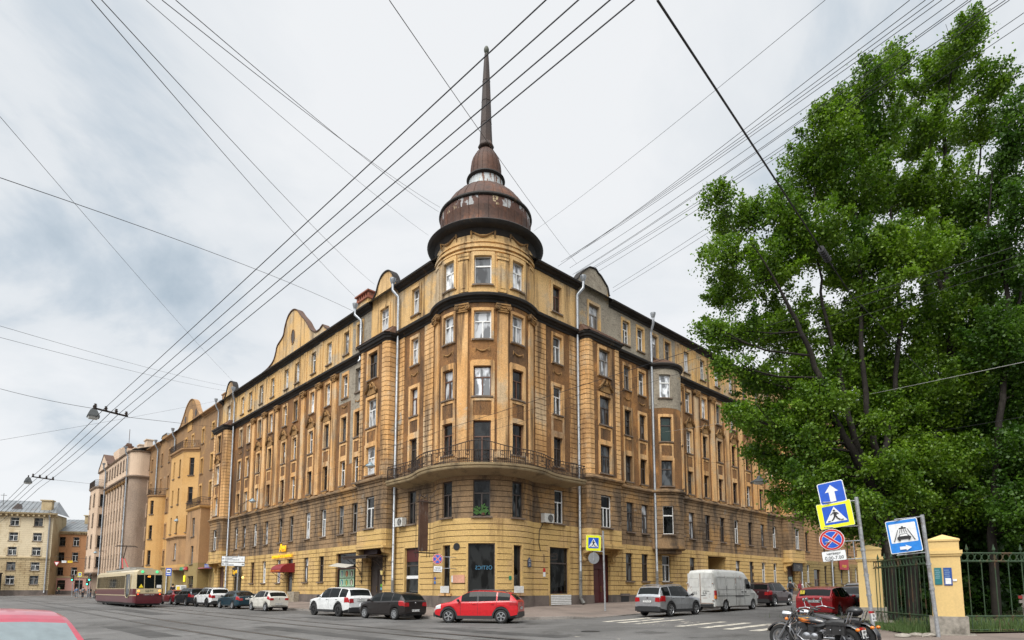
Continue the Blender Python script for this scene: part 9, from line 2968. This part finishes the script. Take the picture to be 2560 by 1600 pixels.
def people():
 dk = simple('cloth_dark', (.018, .02, .026), .9); nv = simple('cloth_navy', (.025, .035, .06), .9); gr = simple('cloth_grey', (.20, .21, .22), .9)
 wh = simple('cloth_white', (.58, .58, .57), .9); bl = simple('cloth_blue', (.12, .20, .32), .9); gn = simple('cloth_green', (.10, .16, .06), .9)
 hb = simple('hair_brown', (.05, .03, .02), .7); hl = simple('hair_red_brown', (.14, .06, .03), .7); hk = simple('hair_dark', (.012, .011, .01), .7)
 hd = atan2(dR.y, dR.x)
 z = gz(25.2, 55) + .19
 person((25.2, 55.0, z), hd + .25, 'man in grey shirt and dark trousers walking away past the wall, carrying a dark backpack', gr, nv, hk, 1.78, bag=(dk, 'dark backpack on the back of the man walking past the wall'), group='people on the right pavement')
 z = gz(26.2, 55.6) + .19
 person((26.3, 55.4, z), hd, 'woman with reddish hair in a white jacket walking beside the man with dark backpack', wh, dk, hl, 1.66, .2, .15, long_hair=True, bag=(simple('pack_red', (.22, .03, .035), .8), 'small red backpack on the back of the woman in white'), group='people on the right pavement')
 for (x, y, h, t, b, hr, l) in ((-66.2, 92.5, -.9, bl, gr, hk, 'person in blue top and grey trousers beside the tram, left of the group'),
         (-65.5, 92.9, -1.1, gr, dk, hb, 'person in grey top and dark trousers beside the tram, middle of the group'),
         (-64.8, 93.4, -.7, dk, nv, hk, 'person in dark jacket beside the tram, right of the group'),
         (-68.1, 98.0, -2.5, wh, dk, hl, 'person in a white top waiting farther back by the traffic light')):
  person((x, y, gz(x, y)), h, l, t, b, hr, 1.74, .2, .15, group='people at the far crossing')
 person((-85.8, 115.2, gz(-85.8, 115.2) + .14), 2.6, 'person in a green jacket walking alone before the pink shop front', gn, dk, hb, 1.72, .25, .2)
 person((-36.6, 65.6, gz(-36.6, 65.6) + .3), 2.2, 'person in dark clothes standing behind the dark crossover by the poster frame', dk, dk, hk, 1.78, .06, .05)

people()

# ------------------------------------------------------------------ far left street furniture
def far_things():
 # traffic lights
 def light(x, y, z, label, rz=0.0, pole=True, mast=2.4):
  g = gz(x, y) + .14
  root = thing('traffic_light', (x, y, g), rz, label, 'traffic light', 'traffic lights at the far crossing')
  m = MB(); m.tube([(0, 0, 0), (0, 0, z - g + .6)], .06, 6); lpart('post', m, M_POST, root, True)
  m = MB(); m.box((0, -.12, z - g), (.36, .22, 1.0)); lpart('housing', m, simple('signal_black', (.02, .025, .022), .6), root)
  for k, (c, e) in enumerate((((.10, .01, .01), 0), ((.10, .06, .01), 0), ((.05, .8, .45), 2.2))):
   m = MB(); m.lathe([(.12, 0), (.09, .03), (.001, .04)], 12, 0, (0, 0, 0), M=Matrix.Translation((0, -.235, z - g + .32 - .32 * k)) @ Matrix.Rotation(pi / 2, 4, 'X'))
   lpart('lens', m, simple('lens_%d' % k, c, .3, emit=c if e else None, estr=e), root, True)
 light(-62.5, 90.0, 3.45, 'traffic light showing green behind the rear of the tram'); light(-63.0, 90.3, 2.8, 'lower dark traffic light beside the green one behind the tram')
 light(-72.3, 100.0, 3.6, 'traffic light showing green on a pole before the pink shop front')
 # give way triangle and plates hung over the street
 x, y = -75.2, 100.0
 root = thing('give_way_sign', (x, y, 5.95), 0, 'white give way triangle with red rim hung over the far crossing', 'road sign')
 plate_part(root, 'triangle', [(-.47, .34), (.47, .34), (0, -.42)], [M_SRED, M_SWHITE], [([(-.47, .34), (.47, .34), (0, -.42)], 1), ([(-.33, .26), (.33, .26), (0, -.27)], 2)], (0, 0, 0), (0, 0, 0))
 for (px_, w, mt, l) in ((-74.0, .75, M_SWHITE, 'white plate hung beside the give way triangle'), (-73.0, .8, simple('sign_amber', (.75, .50, .02), .5), 'amber plate hung beside the white plate over the crossing')):
  t = thing('hung_plate', (px_, 100.0, 6.28), 0, l, 'road sign'); m = MB(); m.box((0, 0, 0), (w, .03, .34)); lpart('plate', m, mt, t)
  lettering('УЛИЦА', .16, M_SBLK, t, (0, -.02, 0), (pi / 2, 0, 0), .001)
 m = MB(); cable(m, (-90, 118, 8.2), (-62, 99.5, 6.6), .2, .02); tag(wpart('overhead_wire', m, M_WIRE, None, True), 'span wire holding the give way triangle over the far crossing', 'wire', 'overhead wires')
 root = thing('sign_post', (-71.2, 100.0, gz(-71, 100) + .14), 0, 'far post with yellow crossing sign before the terracotta house', 'sign post')
 m = MB(); m.tube([(0, 0, 0), (0, 0, 3.7)], .05, 6); lpart('post', m, M_POST, root, True)
 plate_part(root, 'pedestrian_crossing_sign', rrect(.62, .72, .03), [M_SWHITE, M_SYEL, M_SBLUE, M_SBLK], [(rrect(.6, .7, .02), 2), (rrect(.44, .5, .02), 3)] + walker_layers(.44, 1, 4), (0, -.06, 3.6), (0, 0, 0))
 # bus stop sign, poster frame, shop signs on the orange house
 x, y = -43.0, 75.4
 root = thing('tram_stop_sign', (x + .3, y, gz(x, y) + .3), 0, 'blue and white tram stop sign behind the front of the tram', 'stop sign')
 m = MB(); m.tube([(.35, .05, 0), (.35, .05, 3.7)], .04, 6); lpart('post', m, M_POST, root, True)
 plate_part(root, 'board', rrect(.68, .95, .02), [M_SBLUE, M_SWHITE, M_SBLK], [(rrect(.68, .95, .02), 1), (rrect(.5, .5, .02, 4, 0, .1), 2), (rrect(.36, .2, .03, 4, 0, .1), 3), (rrect(.5, .1, .01, 3, 0, -.32), 2)], (0, 0, 3.3), (0, 0, 0))
 root = thing('poster_frame', (-40.6, 74.6, gz(-40, 75) + .3), radians(15), 'white advertising frame with yellow strip on the pavement', 'advertising frame')
 m = MB(); m.box((0, 0, .9), (1.15, .12, 1.5), 0); m.box((-.3, -.065, .9), (.35, .01, 1.2), 1); m.box((.28, -.065, .9), (.5, .01, 1.3), 2); m.box((0, 0, .08), (1.2, .3, .16), 3); lpart('frame', m, [M_SWHITE, simple('ad_yellow', (.75, .55, .05), .5), simple('ad_grey', (.35, .36, .34), .5), M_BLK], root)
 q = PL(54.2, 1.4)
 t = thing('shop_sign', (q.x, q.y, 4.4), rz_of(nL), 'green and red shop fascia on the low bay of the orange house', 'shop sign')
 m = MB(); m.box((.9, 0, 0), (1.6, .12, .4), 0); m.box((-.7, 0, 0), (1.4, .12, .4), 1); lpart('fascia', m, [simple('fascia_green', (.02, .30, .12), .4), simple('fascia_red', (.45, .03, .04), .4)], t); lettering('АПТЕКА', .26, M_SWHITE, t, (.0, .07, 0), (pi / 2, 0, pi), .001)
 q = PL(54.0, 1.35); t = thing('lit_notice', (q.x, q.y, 3.1), rz_of(nL), 'bright yellow notice in the doorway of the low bay', 'notice')
 m = MB(); m.box((0, 0, 0), (.75, .04, .8)); lpart('sheet', m, simple('notice_lit_yellow', (.85, .75, .02), .4, emit=(.9, .8, .02), estr=.4), t)
 q = PL(48.2, .25); t = thing('shop_sign', (q.x, q.y, 4.55), rz_of(nL), 'blue shop awning sign at the start of the orange house', 'shop sign')
 m = MB(); m.box((0, .1, 0), (2.0, .3, .6), 0); m.box((0, .5, -.25), (2.1, .9, .08), 1); lpart('fascia', m, [simple('fascia_blue', (.08, .14, .40), .4), simple('fascia_pink', (.55, .20, .22), .5)], t); lettering('ПРОДУКТЫ', .28, M_SWHITE, t, (0, .26, 0), (pi / 2, 0, pi), .001)
 q = PL(104.2, 2.9); t = thing('street_name_plate', (q.x, q.y, 6.2), rz_of(nL), 'small pale plate high on the pinkish house beside its downpipe', 'plate'); m = MB(); m.box((0, 0, 0), (1.2, .05, .9)); lpart('plate', m, simple('plate_pale_blue', (.38, .46, .50), .5), t)
 # dark advertising pillar at the left picture edge
 t = thing('advertising_pillar', (-96.8, 114.2, gz(-96, 114) + .14), radians(-15), 'dark advertising pillar with red panel at the left picture edge', 'advertising pillar')
 m = MB(); m.box((0, 0, 2.0), (1.5, .4, 4.0)); m.box((0, 0, 4.1), (1.7, .6, .2)); lpart('cabinet', m, M_SBLK, t); m = MB(); m.box((0, -.21, 2.2), (1.2, .02, 3.0)); lpart('panel', m, simple('ad_panel_red', (.35, .05, .05), .4), t)

far_things()
